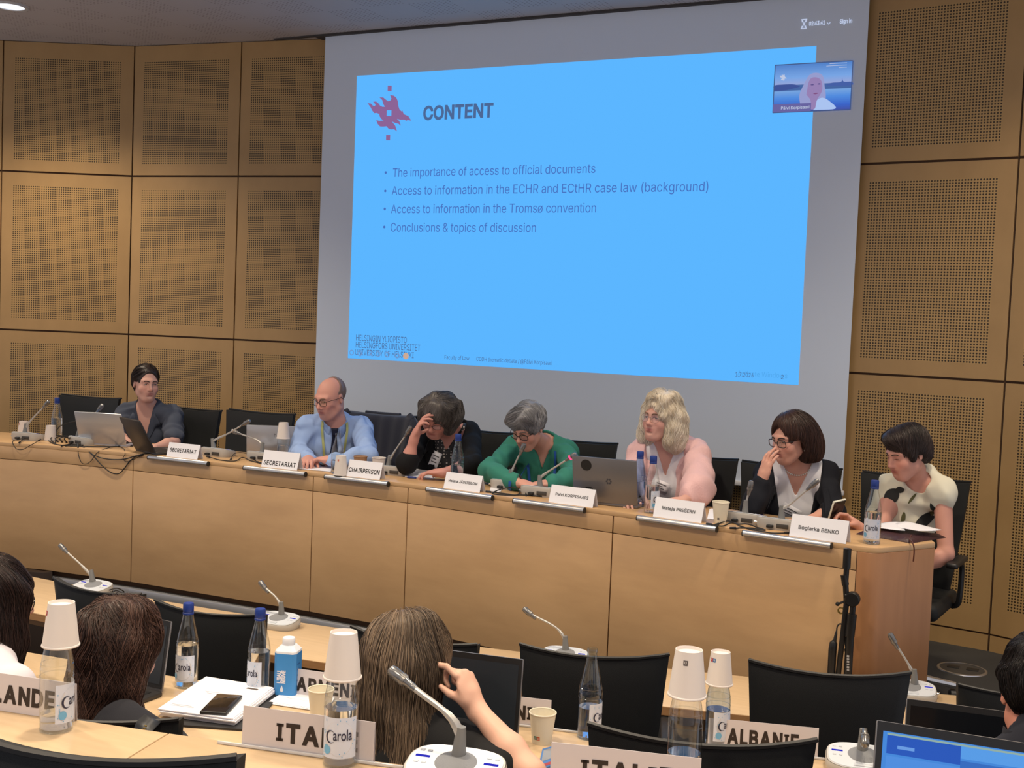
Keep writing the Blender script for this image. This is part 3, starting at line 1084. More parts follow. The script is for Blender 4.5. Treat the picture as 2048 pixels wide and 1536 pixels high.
def make_chair():
    t = thing('conference_chair', 'black swivel chair', 'chair')
    mb = MB()
    nu, nv = 14, 12
    for side, off in ((0, 0.0), (1, 0.026)):
        for i in range(nu + 1):
            for j in range(nv + 1):
                u, v = -1 + 2 * i / nu, j / nv
                p = back_surface(u, v)
                e = min(1.0, (1 - abs(u)) * 8, (1 - v) * 9, v * 9)
                d = 0.013 + 0.007 * math.sqrt(max(0, e))
                p = p + Vector((0, d if side else -d, 0))
                mb.v.append(tuple(p))
    k = (nu + 1) * (nv + 1)
    ix = lambda s, i, j: s * k + i * (nv + 1) + j
    for i in range(nu):
        for j in range(nv):
            mb.f.append((ix(0, i, j), ix(0, i + 1, j), ix(0, i + 1, j + 1), ix(0, i, j + 1))); mb.m.append(0)
            mb.f.append((ix(1, i, j), ix(1, i, j + 1), ix(1, i + 1, j + 1), ix(1, i + 1, j))); mb.m.append(0)
    rim = [(i, 0) for i in range(nu)] + [(nu, j) for j in range(nv)] + [(i, nv) for i in range(nu, 0, -1)] + [(0, j) for j in range(nv, 0, -1)]
    for a, b in zip(rim, rim[1:] + rim[:1]):
        mb.f.append((ix(0, *a), ix(1, *a), ix(1, *b), ix(0, *b))); mb.m.append(0)
    bk = mb.build('backrest', FABRIC, t, angle=60)
    mb = MB()
    edge = [back_surface(-1 + 2 * i / 20, 1) for i in range(21)]
    mb.tube([p + Vector((0, 0.014, 0.004)) for p in edge], 0.006, 6)
    mb.build('piping', SEAM, bk)
    mb = MB()
    mb.box((0, 0.035, 0.44), (0.45, 0.43, 0.075), bev=0.03, seg=4)
    mb.build('seat', FABRIC, t)
    for s in (-1, 1):
        mb = MB()
        mb.tube(spline([(s * 0.22, 0.13, 0.42), (s * 0.252, 0.11, 0.45), (s * 0.258, 0.10, 0.60), (s * 0.252, 0.06, 0.63)], 5), 0.012, 8)
        mb.box((s * 0.252, 0.02, 0.640), (0.050, 0.24, 0.025), bev=0.011, seg=3)
        mb.build('armrest', BLACK, t)
    mb = MB()
    mb.tube(spline([(0, 0.18, 0.40), (0, 0.275, 0.42), (0, 0.285, 0.55), (0, 0.30, 0.68)], 5), 0.018, 8)
    mb.build('back_bracket', BLACKM, t)
    mb = MB()
    mb.lathe([(0.0, 0.10), (0.028, 0.10), (0.028, 0.27), (0.018, 0.27), (0.018, 0.40), (0.0, 0.40)], (0, 0.04, 0), 16)
    mb.build('gas_column', BLACKM, t)
    for k in range(5):
        a = 2 * PI * k / 5 + 0.3
        mb = MB()
        mb.tube([(0.02 * math.cos(a), 0.04 + 0.02 * math.sin(a), 0.105), (0.27 * math.cos(a), 0.04 + 0.27 * math.sin(a), 0.075)], [0.022, 0.014], 8)
        lg = mb.build('base_leg', ALU, t)
        mb = MB()
        mb.lathe([(0.0, -0.018), (0.020, -0.018), (0.028, -0.01), (0.028, 0.01), (0.020, 0.018), (0.0, 0.018)], (0.262 * math.cos(a), 0.04 + 0.262 * math.sin(a), 0.029), 14, 0, rotm(rx=PI / 2, rz=a + PI / 2))
        mb.build('caster', BLACK, lg)
    return t


CHAIRS = {}
chair0 = make_chair()
_used = [False]


def place_chair(key, top_px, top_y, rz, label, group, floor, corner=None, scale_h=None):
    """top_px: where the photo shows the middle of the backrest's top edge ('l'/'r': that top corner instead)"""
    p = ony(top_px[0], top_px[1], top_y)
    off = back_surface({'l': -1, 'r': 1, None: 0}[corner] * (1 if abs(rz) < PI / 2 else -1), 1.0) + Vector((0, 0.013, 0))
    o = rotm(rz=rz) @ off
    loc = (p.x - o.x, p.y - o.y, floor)
    if not _used[0]:
        c = chair0
        c.location, c.rotation_euler = loc, (0, 0, rz)
        c['label'], c['group'] = label, group
        _used[0] = True
    else:
        c = dup(chair0, loc, rz, label, group)
    c.scale.z = (p.z - floor) / off.z          # seat and back are height-adjusted
    CHAIRS[key] = c
    return c


GD = 'swivel chairs behind the podium desk'
place_chair('A', (192, 797), 5.66, 0.10, 'empty black chair at the far left of the podium, behind the leftmost microphones', GD, 0.0)
place_chair('B', (444, 823), 5.62, -0.05, 'black chair under the woman in the slate-blue short-sleeved shirt', GD, 0.0, 'r')
place_chair('C', (533, 828), 5.66, 0.05, 'empty black chair between the slate-blue shirt and the man in light blue', GD, 0.0)
place_chair('D', (828, 840), 5.80, 0.0, 'black chair of the man in light blue, navy jacket over its back', GD, 0.0, 'r')
place_chair('E', (1046, 869), 5.72, 0.0, 'black chair of the woman hiding her face with her hand', GD, 0.0, 'r')
place_chair('F', (1236, 889), 5.66, 0.02, 'black chair of the woman in the green shirt', GD, 0.0, 'r')
place_chair('G', (1477, 921), 5.62, 0.0, 'black chair of the blond woman in the pink shawl', GD, 0.0, 'r')
place_chair('H', (1685, 940), 5.62, 0.04, 'black chair of the woman with pearl necklace and black blazer', GD, 0.0, 'r')
place_chair('I', (1942, 966), 5.52, -0.10, 'black chair of the woman in the leaf-patterned top at the desk end', GD, 0.0, 'r')
GA = 'swivel chairs in the seating rows'
place_chair('f1', (174, 1184), 3.36, PI - 0.02, 'empty black chair in front of the brown wavy-haired woman, row by the podium', GA, F_FRONT)
place_chair('f2', (402, 1229), 3.36, PI + 0.12, 'empty black chair behind the two blue-capped water bottles', GA, F_FRONT)
place_chair('f3', (955, 1291), 3.45, PI + 0.1, 'black chair mostly hidden by the head of the woman with straight hair', GA, F_FRONT, 'r')
place_chair('f4', (1186, 1318), 3.40, PI + 0.34, 'empty black chair behind the uncapped bottle in the middle', GA, F_FRONT)
place_chair('f5', (1662, 1354), 3.52, PI + 0.32, 'empty black chair below the microphone stand, behind the ALBANIE plate', GA, F_FRONT)
place_chair('f6', (2075, 1398), 4.15, PI + 0.35, 'black chair at the right end of the row by the podium, mostly cut off', GA, F_FRONT)
place_chair('m1', (358, 1441), 2.06, PI + 0.28, 'black chair of the brown wavy-haired woman, with a bag strap over it', GA, F_MID, 'r')
place_chair('m2', (1405, 1496), 2.32, PI + 0.36, 'empty black chair between the ITALIE plate and the ALBANIE plate', GA, F_MID)
place_chair('n1', (474, 1520), 1.22, PI + 0.22, 'nearest black chair, only its top edge in the lower left corner', GA, F_NEAR, 'r')

# navy jacket over the man's chair
D = CHAIRS['D']
jk = thing('jacket', 'navy suit jacket draped over the chair behind the man in light blue', 'jacket', D.location, 0)
zs = D.scale.z
NAVY = mat('navy_wool', (0.010, 0.013, 0.030), 0.85, sheen=0.3, bump=0.2, bscale=800)
mb = MB()
nu, nv = 28, 22
prof = [(-0.045, 0.22), (-0.045, 0.6), (-0.042, 0.9), (-0.03, 1.035), (0.0, 1.065), (0.04, 1.04), (0.052, 0.85), (0.055, 0.5), (0.06, 0.15)]
pr = spline([(a, b, 0) for a, b in prof], 3)
for p in pr:
    for i in range(nu + 1):
        u = -1.0 + 2.0 * i / nu
        v = min(1.0, p.y)
        b = back_surface(max(-1, min(1, u)), v)
        fold = 0.008 * math.sin(u * 9 + p.y * 3) * (1.1 - v) + 0.004 * math.sin(u * 17 + 2)
        mb.v.append((b.x * 1.07, b.y + p.x + 0.005 + fold, (b.z + max(0, p.y - 1) * 0.35) * zs))
for j in range(len(pr) - 1):
    for i in range(nu):
        mb.f.append((j * (nu + 1) + i, j * (nu + 1) + i + 1, (j + 1) * (nu + 1) + i + 1, (j + 1) * (nu + 1) + i)); mb.m.append(0)
o = mb.build('jacket_body', NAVY, jk)
sd = o.modifiers.new('cloth', 'SOLIDIFY'); sd.thickness = 0.005; sd.offset = 0
mb = MB()
mb.tube(spline([back_surface(-0.5 + i / 6.0, 1.0) * 1.0 + Vector((0, 0.02, 0.028)) for i in range(7)], 3), [0.010] * 19, 8)
for v in range(len(mb.v)):
    mb.v[v] = (mb.v[v][0], mb.v[v][1], mb.v[v][2] * zs)
mb.build('collar', NAVY, jk)
for s in (-1, 1):
    mb = MB()
    pp = spline([Vector((s * 0.20, 0.305, 0.97 * zs)), Vector((s * 0.255, 0.27, 0.90 * zs)), Vector((s * 0.262, 0.25, 0.72)), Vector((s * 0.25, 0.24, 0.50))], 6)
    mb.tube(pp, [0.03 + 0.022 * min(1, i / 6) for i in range(len(pp))], 12, flat=0.6)
    mb.build('sleeve', NAVY, jk)

# ------------------------------------------------------------------ conference microphones
HOUSING = mat('mic_housing', (0.46, 0.44, 0.41), 0.42)
MTOP = mat('mic_top_plate', (0.62, 0.66, 0.72), 0.3, 0.1)
MLINE = mat('mic_dark_line', (0.05, 0.045, 0.04), 0.5)
GRILLE = mat('mic_grille', (0.30, 0.31, 0.33), 0.55, 0.3, bump=0.7, bscale=1500)
NECK = mat('mic_neck', (0.50, 0.485, 0.46), 0.38, 0.6)
SLEEVE = mat('mic_sleeve', (0.20, 0.20, 0.195), 0.5, 0.2)
MHEAD = mat('mic_head', (0.20, 0.20, 0.205), 0.25, 0.6)
BLUELED = glow('blue_led', (0.04, 0.045, 0.75), 0.7)
REDLED = glow('red_led_ring', (1.0, 0.05, 0.16), 2.2)


def sup(a, n=3.2):
    c, s = math.cos(a), math.sin(a)
    return (abs(c) ** (2 / n)) * (1 if c > 0 else -1), (abs(s) ** (2 / n)) * (1 if s > 0 else -1)


MW, MD = 0.095, 0.064
mic_h = lambda y: 0.024 + 0.024 * (y / MD * 0.5 + 0.5)
_mic_parts = {}


def mic_parts():
    if _mic_parts:
        return _mic_parts
    N = 44
    mb = MB()
    rings = [(0.95, 0.0, 0), (1.0, 0.35, 0), (1.0, 0.80, 0), (0.985, 0.97, 0), (0.97, 1.0, 0), (0.94, 1.0, 0)]
    for (s, f, _) in rings:
        for k in range(N):
            x, y = sup(2 * PI * k / N)
            x, y = x * MW * s, y * MD * s
            mb.v.append((x, y, mic_h(y) * f))
    for r in range(len(rings) - 1):
        for k in range(N):
            mb.f.append((r * N + k, r * N + (k + 1) % N, (r + 1) * N + (k + 1) % N, (r + 1) * N + k))
            mb.m.append(1 if r == 3 else 0)
    mb.f.append(tuple(range((len(rings) - 1) * N, len(rings) * N))); mb.m.append(0)
    _mic_parts['housing'] = (mb, [HOUSING, MLINE])
    mb = MB()
    for (s, e) in ((0.935, 0.0), (0.925, 0.002)):
        for k in range(N):
            x, y = sup(2 * PI * k / N)
            mb.v.append((x * MW * s, y * MD * s, mic_h(y * MD * s) + e))
    for k in range(N):
        mb.f.append((k, (k + 1) % N, N + (k + 1) % N, N + k)); mb.m.append(0)
    mb.f.append(tuple(range(N, 2 * N))); mb.m.append(0)
    _mic_parts['top_plate'] = (mb, [MTOP])
    tilt = math.atan(0.024 / (2 * MD))
    R = rotm(rx=tilt)
    pt = lambda x, y, e=0.0: Vector((x, y, mic_h(y) + e))
    mb = MB()
    c = pt(0, 0.006, 0.002)
    prof = [(0.0, 0.0035), (0.8, 0.003), (1.0, 0.0)]
    for (s, z) in prof:
        for k in range(28):
            a = 2 * PI * k / 28
            mb.v.append(tuple(c + R @ Vector((0.040 * s * math.cos(a), 0.040 * s * math.sin(a), z))))
    for r in range(2):
        for k in range(28):
            mb.f.append((r * 28 + k, r * 28 + (k + 1) % 28, (r + 1) * 28 + (k + 1) % 28, (r + 1) * 28 + k)); mb.m.append(0)
    _mic_parts['speaker_grille'] = (mb, [GRILLE])
    for nm, s in (('light_bar', -1), ('light_bar_', 1)):
        mb = MB()
        mb.box(pt(s * 0.066, 0.012, 0.0025), (0.028, 0.006, 0.002), R, 0.0008)
        _mic_parts[nm] = (mb, [BLUELED])
    mb = MB()
    mb.box(pt(0, -0.046, 0.0025), (0.052, 0.012, 0.003), R, 0.0012)
    _mic_parts['talk_button'] = (mb, [mat('mic_button', (0.50, 0.53, 0.58), 0.4)])
    for q, (sx, yy) in enumerate(((-0.073, 0.032), (-0.058, 0.032), (0.073, 0.032), (0.058, 0.032), (-0.073, -0.008), (-0.058, -0.008), (0.073, -0.008), (0.058, -0.008))):
        mb = MB()
        mb.box(pt(sx, yy, 0.0025), (0.009, 0.006, 0.0018), R, 0.0006)
        _mic_parts['key_' + str(q)] = (mb, [mat('mic_button', (0.50, 0.53, 0.58), 0.4)])
    mb = MB()
    mb.box((-0.03, MD - 0.0015, 0.018), (0.05, 0.006, 0.018), bev=0.002)
    _mic_parts['port'] = (mb, [MLINE])
    mb = MB()
    mb.box((0.02, MD + 0.006, 0.014), (0.026, 0.022, 0.012), bev=0.003)
    _mic_parts['plug'] = (mb, [BLACK])
    mb = MB()
    mb.lathe([(0.0, -0.006), (0.006, -0.006), (0.006, 0.006), (0.0, 0.006)], (MW + 0.003, 0.02, 0.016), 12, 0, rotm(ry=PI / 2))
    _mic_parts['jack'] = (mb, [CHROME])
    return _mic_parts


_mic_obj = {}
GM = 'gooseneck conference microphones'


def mic(loc, rz, neck, label, lit=None, rr=0.0050, scale=1.0):
    """neck: world points from the unit to the tip of the microphone"""
    t = thing('conference_microphone', label, 'microphone', loc, rz, GM)
    for nm, (mb, mats) in mic_parts().items():
        real = nm.rstrip('_0123456789') if nm.startswith(('key', 'light')) else nm
        if nm not in _mic_obj:
            _mic_obj[nm] = mb.build(real, mats, t)
        else:
            c = _mic_obj[nm].copy()
            COL.objects.link(c)
            c.parent = t
    inv = rotm(rz=-rz)
    P = [inv @ (Vector(p) - Vector(loc)) for p in neck]
    n = len(P)
    tot = sum((P[i + 1] - P[i]).length for i in range(n - 1))
    acc, s = [0], 0
    for i in range(n - 1):
        s += (P[i + 1] - P[i]).length
        acc.append(s / tot)
    mb = MB()
    mb.tube(P, [rr * (1.30 if a < 0.28 else (0.85 if a > 0.35 else 1.1)) for a in acc], 10)
    g = mb.build('gooseneck', NECK, t)
    mb = MB()
    d0 = (P[1] - P[0]).normalized()
    mb.tube([P[0] - d0 * 0.004, P[0] + d0 * 0.012, P[0] + d0 * 0.050], [0.0145, 0.0125, 0.0090], 14)
    mb.build('sleeve', SLEEVE, g)
    d1 = (P[-1] - P[-2]).normalized()
    mb = MB()
    e = P[-1]
    mb.tube([e - d1 * 0.066, e - d1 * 0.058, e - d1 * 0.046, e - d1 * 0.038, e - d1 * 0.010, e - d1 * 0.003, e], [rr * 0.9, 0.0075, 0.0078, 0.0112, 0.0118, 0.0100, 0.0060], 16)
    mb.build('microphone_head', MHEAD, t)
    mb = MB()
    mb.tube([e - d1 * 0.040, e - d1 * 0.032], [0.0116, 0.0122], 16)
    mb.build('light_ring', REDLED if lit else mat('dark_ring', (0.22, 0.21, 0.20), 0.3, 0.5), t)
    return t


def mic_px(base, foot, tip, z, rz, label, bend=0.4, dy=0.0, lit=None, scale=1.0, midpx=None, rr=0.0050):
    """base: pixel of the unit's middle on the table; foot, tip: pixels of the neck's ends"""
    loc = onz(base[0], base[1], z)
    loc.z = z
    R = rotm(rz=rz)
    f = loc + R @ Vector((0, 0.030, 0.048))
    fp = ony(foot[0], foot[1], f.y)
    f.x = fp.x
    lim = loc + R @ Vector((0, 0.03, 0))
    f.x = max(lim.x - 0.05, min(lim.x + 0.05, f.x))
    e = ony(tip[0], tip[1], f.y + dy)
    if midpx:
        m_ = ony(midpx[0], midpx[1], f.y + dy * 0.4)
        pts = spline([f, f + Vector((0, 0, 0.035)), m_, m_.lerp(e, 0.5), e], 5)
    else:
        up = f + Vector((0, 0, 1)) * (e - f).length * bend
        pts = bez(f, up, f.lerp(e, 0.62), e, 16)
    return mic(loc, rz, pts, label, lit, rr)


# podium microphones (their backs face the seats)
mic_px((57, 879), (50, 866), (98, 802), Z_DESK, PI + 0.15, 'leftmost gooseneck microphone on the podium desk, leaning right', 0.2)
mic_px((168, 888), (156, 877), (206, 809), Z_DESK, PI - 0.15, 'podium microphone in front of the silver laptop, among tangled cables', 0.1)
mic_px((437, 911), (427, 899), (500, 841), Z_DESK, PI, 'podium microphone right of the first SECRETARIAT plate, bent to the right', midpx=(456, 867))
mic_px((528, 919), (524, 906), (463, 861), Z_DESK, PI, 'podium microphone behind the second SECRETARIAT plate, bent to the left', midpx=(512, 879))
mic_px((790, 948), (777, 933), (822, 853), Z_DESK, PI, 'podium microphone right of the CHAIRPERSON plate', 0.15)
mic_px((1020, 977), (1020, 963), (1049, 887), Z_DESK, PI, 'upright podium microphone in front of the woman in green', 0.25)
mic_px((1082, 990), (1080, 972), (1153, 907), Z_DESK, PI, 'podium microphone with a lit pink-red ring', midpx=(1094, 945), lit=True)
mic_px((1490, 1044), (1490, 1026), (1503, 961), Z_DESK, PI - 0.1, 'podium microphone leaning straight up before the raised hand', 0.3)
mic_px((1560, 1056), (1563, 1040), (1637, 960), Z_DESK, PI - 0.1, 'podium microphone arching in front of the white top and black blazer', midpx=(1578, 1010))
# microphones in the rows
mic_px((184, 1186), (185, 1168), (119, 1089), Z_FRONT, 0.0, 'leftmost microphone of the front table row', 0.15)
mic_px((555, 1253), (563, 1224), (519, 1162), Z_FRONT, 0.05, 'front row microphone behind the blue carton', 0.45)
mic_px((1128, 1326), (1131, 1300), (1047, 1216), Z_FRONT, 0.15, 'front row microphone half hidden by the middle chair', 0.45)
mic_px((1819, 1394), (1829, 1365), (1779, 1266), Z_FRONT, 0.22, 'front row microphone at the right end beside the desk end panel', 0.25)
mic_px((908, 1568), (918, 1500), (779, 1338), Z_NEAR, 0.20, 'nearest large microphone beside the ITALIE plate', midpx=(897, 1430), rr=0.0072)
mic_px((1726, 1541), (1725, 1495), (1730, 1492), Z_MID, 0.2, 'microphone bent over towards the camera beside the open laptop', midpx=(1729, 1463), dy=-0.09, rr=0.0068)

# ------------------------------------------------------------------ name plates
GP = 'folded name plates'


def plate(c, rz, w, h, s, label, ink_h, ink_w, serif=True, lean=0.30, dx=0.0, dz=0.45, bold=0.045, colour=None, ink=None, group=GP):
    """tent card: c = middle of the front bottom edge; front side turned towards local -Y"""
    t = thing('name_plate', label, 'name plate', c, rz, group)
    hy = h * math.sin(lean)
    hz = h * math.cos(lean)
    th = 0.0012
    mb = MB()
    mb.add([(-w / 2, 0, 0), (w / 2, 0, 0), (w / 2, hy, hz), (-w / 2, hy, hz), (-w / 2, th, 0), (w / 2, th, 0), (w / 2, hy + th, hz - th), (-w / 2, hy + th, hz - th)],
           [(0, 1, 2, 3), (5, 4, 7, 6), (0, 3, 7, 4), (1, 5, 6, 2), (0, 4, 5, 1), (3, 2, 6, 7)])
    mb.build('front_leaf', colour or PAPER, t, smooth=False)
    mb = MB()
    b = 2 * hy + th
    mb.add([(-w / 2, b, 0), (w / 2, b, 0), (w / 2, hy + th, hz), (-w / 2, hy + th, hz), (-w / 2, b + th, 0), (w / 2, b + th, 0), (w / 2, hy + 2 * th, hz), (-w / 2, hy + 2 * th, hz)],
           [(0, 1, 2, 3), (5, 4, 7, 6), (0, 3, 7, 4), (1, 5, 6, 2), (0, 4, 5, 1), (3, 2, 6, 7)])
    mb.build('back_leaf', colour or PAPER, t, smooth=False)
    uy = Vector((0, math.sin(lean), math.cos(lean)))
    mb = MB()
    o = Vector((dx, 0, 0)) + uy * (h * dz - ink_h / 2) + Vector((0, -math.cos(lean), math.sin(lean))) * 0.0007
    lettering(mb, s, o, (1, 0, 0), uy, width=ink_w, height=ink_h, bold=bold, align='c', serif_i=serif)
    mb.build('lettering', ink or INK, t, smooth=False, fix=False)
    return t


def plate_px(bl, br, z, y_fix, h, s, label, ink_h, ink_w, **k):
    a, b = onz(bl[0], bl[1], z), onz(br[0], br[1], z)
    c = (a + b) / 2
    rz = math.atan2(b.y - a.y, b.x - a.x)
    if 'rz' in k:
        rz = k.pop('rz')
    if y_fix is not None:
        c = ony((bl[0] + br[0]) / 2, (bl[1] + br[1]) / 2, y_fix(c.x))
        c.z = z
    return plate(c, rz, (b - a).length if 'w' not in k else k.pop('w'), h, s, label, ink_h, ink_w, **k)


yd = lambda x: dfront(x) + 0.004
zd = Z_DESK + 0.0005
plate_px((324, 914), (402, 923), zd, yd, 0.080, 'SECRETARIAT', 'white SECRETARIAT card in front of the woman in the slate-blue shirt', 0.0195, 0.178, w=0.212, dz=0.50, rz=dtan(-4.4), bold=0.022)
plate_px((515, 935), (600, 943), zd, yd, 0.090, 'SECRETARIAT', 'white SECRETARIAT card in front of the man in light blue', 0.0215, 0.200, w=0.225, dz=0.28, rz=dtan(-3.8), bold=0.022)
plate_px((685, 953), (766, 962), zd, yd, 0.086, 'CHAIRPERSON', 'white CHAIRPERSON card on the podium desk', 0.0210, 0.184, w=0.200, dz=0.42, rz=dtan(-3.2), bold=0.022)
plate_px((880, 973), (965, 984), zd, yd, 0.080, 'Helena JÄDERBLOM', 'white name card between the woman hiding her face and the woman in green', 0.0120, 0.165, w=0.208, dz=0.50, serif=False, bold=0.02, rz=dtan(-2.6), ink=SOFTINK)
plate_px((1090, 1002), (1191, 1014), zd, yd, 0.082, 'Paivi KORPISAARI', 'white name card in front of the grey laptop with round stickers', 0.0120, 0.168, w=0.226, dz=0.50, serif=False, bold=0.02, rz=dtan(-2.05), ink=SOFTINK)
plate_px((1302, 1029), (1405, 1046), zd, yd, 0.086, 'Mateja PREŠERN', 'white name card in front of the blond woman in the pink shawl', 0.0130, 0.155, w=0.226, dz=0.50, serif=False, bold=0.02, rz=dtan(-1.5), ink=SOFTINK)
plate_px((1577, 1076), (1690, 1094), zd, yd, 0.090, 'Boglarka BENKO', 'white name card at the right end of the podium desk, above the microphone stand', 0.0140, 0.165, w=0.232, dz=0.45, serif=False, bold=0.02, rz=dtan(-1.0) - 0.02, ink=SOFTINK)
GC = 'country plates in the seating rows'
ROWCARD = mat('row_card', (0.60, 0.55, 0.56), 0.6)
INK2 = mat('dark_brown_ink', (0.020, 0.011, 0.008), 0.6)


def row_plate(px, z, far, s, label, x_is, ink_w, dx=0.0, w=0.275, h=0.080, ink_h=0.034):
    p = onz(px[0], px[1], z)
    t = math.atan2(far(p.x + 0.01) - far(p.x - 0.01), 0.02)
    u = Vector((math.cos(t), math.sin(t), 0))
    c = p + u * (w / 2 if x_is == 'l' else -w / 2)
    hold_w = 0.0 if px[0] < 300 else w + 0.16
    t2 = plate(Vector((c.x, far(c.x) - 0.016, z + 0.0005)), t, w, h, s, label, ink_h, ink_w, lean=0.05, dx=dx, dz=0.47, bold=0.038, colour=ROWCARD, ink=INK2, group=GC)
    if not hold_w:
        return t2
    mb = MB()
    mb.box((0.03, -0.003, 0.003), (hold_w, 0.004, 0.006), bev=0.001)
    mb.build('plate_holder', mat('clear_holder', (0.62, 0.62, 0.64), 0.25), t2)
    return t2


row_plate((160, 1440), Z_NEAR, far_near, 'IRLANDE', 'country plate cut off by the left edge, reading LAND behind a bottle', 'r', 0.20, h=0.078, dx=-0.012)
row_plate((497, 1486), Z_NEAR, far_near, 'ITALIE', 'ITALIE plate in the middle with the labelled water bottle before it', 'l', 0.170, dx=0.020)
row_plate((1117, 1556), Z_NEAR, far_near, 'ITALIE', 'ITALIE plate at the bottom edge of the photo with a cup-topped bottle before it', 'l', 0.170, dx=0.004)
row_plate((1644, 1504), Z_MID, far_mid, 'ALBANIE', 'ALBANIE plate before the chair under the microphone stand', 'r', 0.185, w=0.285, dx=0.0, ink_h=0.037)
row_plate((583, 1390), Z_MID, far_mid, 'ARMÉNIE', 'ARMÉNIE plate beside the blue carton', 'l', 0.215, w=0.275, dx=-0.012, ink_h=0.036)
row_plate((1110, 1452), Z_MID, far_mid, 'ARMÉNIE', 'plate with only NIE showing, right of the dark laptop screen', 'r', 0.205, w=0.275, ink_h=0.034, dx=0.010)

# ------------------------------------------------------------------ bottles and paper cups
GLASS = thin_glass('clear_glass', (0.95, 0.97, 0.97), 0.05)
GLASSB = thin_glass('bluish_glass', (0.55, 0.74, 0.95), 0.06)
WATER = liquid('still_water', (0.96, 0.98, 1.0))
BLUECAP = mat('blue_cap', (0.010, 0.035, 0.22), 0.4)
LABEL = mat('bottle_label', (0.62, 0.66, 0.76), 0.6)
LABELINK = mat('label_ink', (0.02, 0.02, 0.05), 0.6)
LBLUE = mat('label_blue', (0.16, 0.42, 0.66), 0.6)
CUPM = mat('cup_paper', (0.72, 0.66, 0.62), 0.6)
CUPW = mat('cup_cream', (0.76, 0.70, 0.56), 0.6)
SQB, SQR = mat('cup_blue', (0.03, 0.15, 0.36), 0.6), mat('cup_red', (0.48, 0.03, 0.035), 0.6)
SQG, SQO = mat('cup_green', (0.03, 0.17, 0.12), 0.6), mat('cup_orange', (0.60, 0.10, 0.03), 0.6)
GB = 'glass water bottles'
BR = 0.0325


def bprof(r=BR, k=0.0):
    pts = [(r * 0.80, 0.0), (r * 0.97, 0.004), (r, 0.012), (r, 0.118), (r * 0.985, 0.130), (r * 0.88, 0.152), (r * 0.70, 0.178), (r * 0.52, 0.203), (r * 0.43, 0.222), (r * 0.42, 0.232), (r * 0.45, 0.234), (r * 0.45, 0.242), (r * 0.40, 0.244)]
    return [(p.x, p.y) for p in spline([(a, b, 0) for a, b in pts], 3)]


def prof_r(pr, z):
    for (r0, z0), (r1, z1) in zip(pr[:-1], pr[1:]):
        if z0 <= z <= z1 and z1 > z0:
            return r0 + (r1 - r0) * (z - z0) / (z1 - z0)
    return pr[-1][0]


def bend_text(mb, s, ang, z, r, width, height, bold=0.0, font='sans', vertical=False):
    tmp = MB()
    lettering(tmp, s, (0, 0, 0), (1, 0, 0), (0, 1, 0), width=width, height=height, bold=bold, align='c', font=font)
    vs_ = []
    for (x, y, _) in tmp.v:
        a = ang + x / r
        vs_.append((r * math.cos(a), r * math.sin(a), z + y))
    mb.add(vs_, tmp.f)


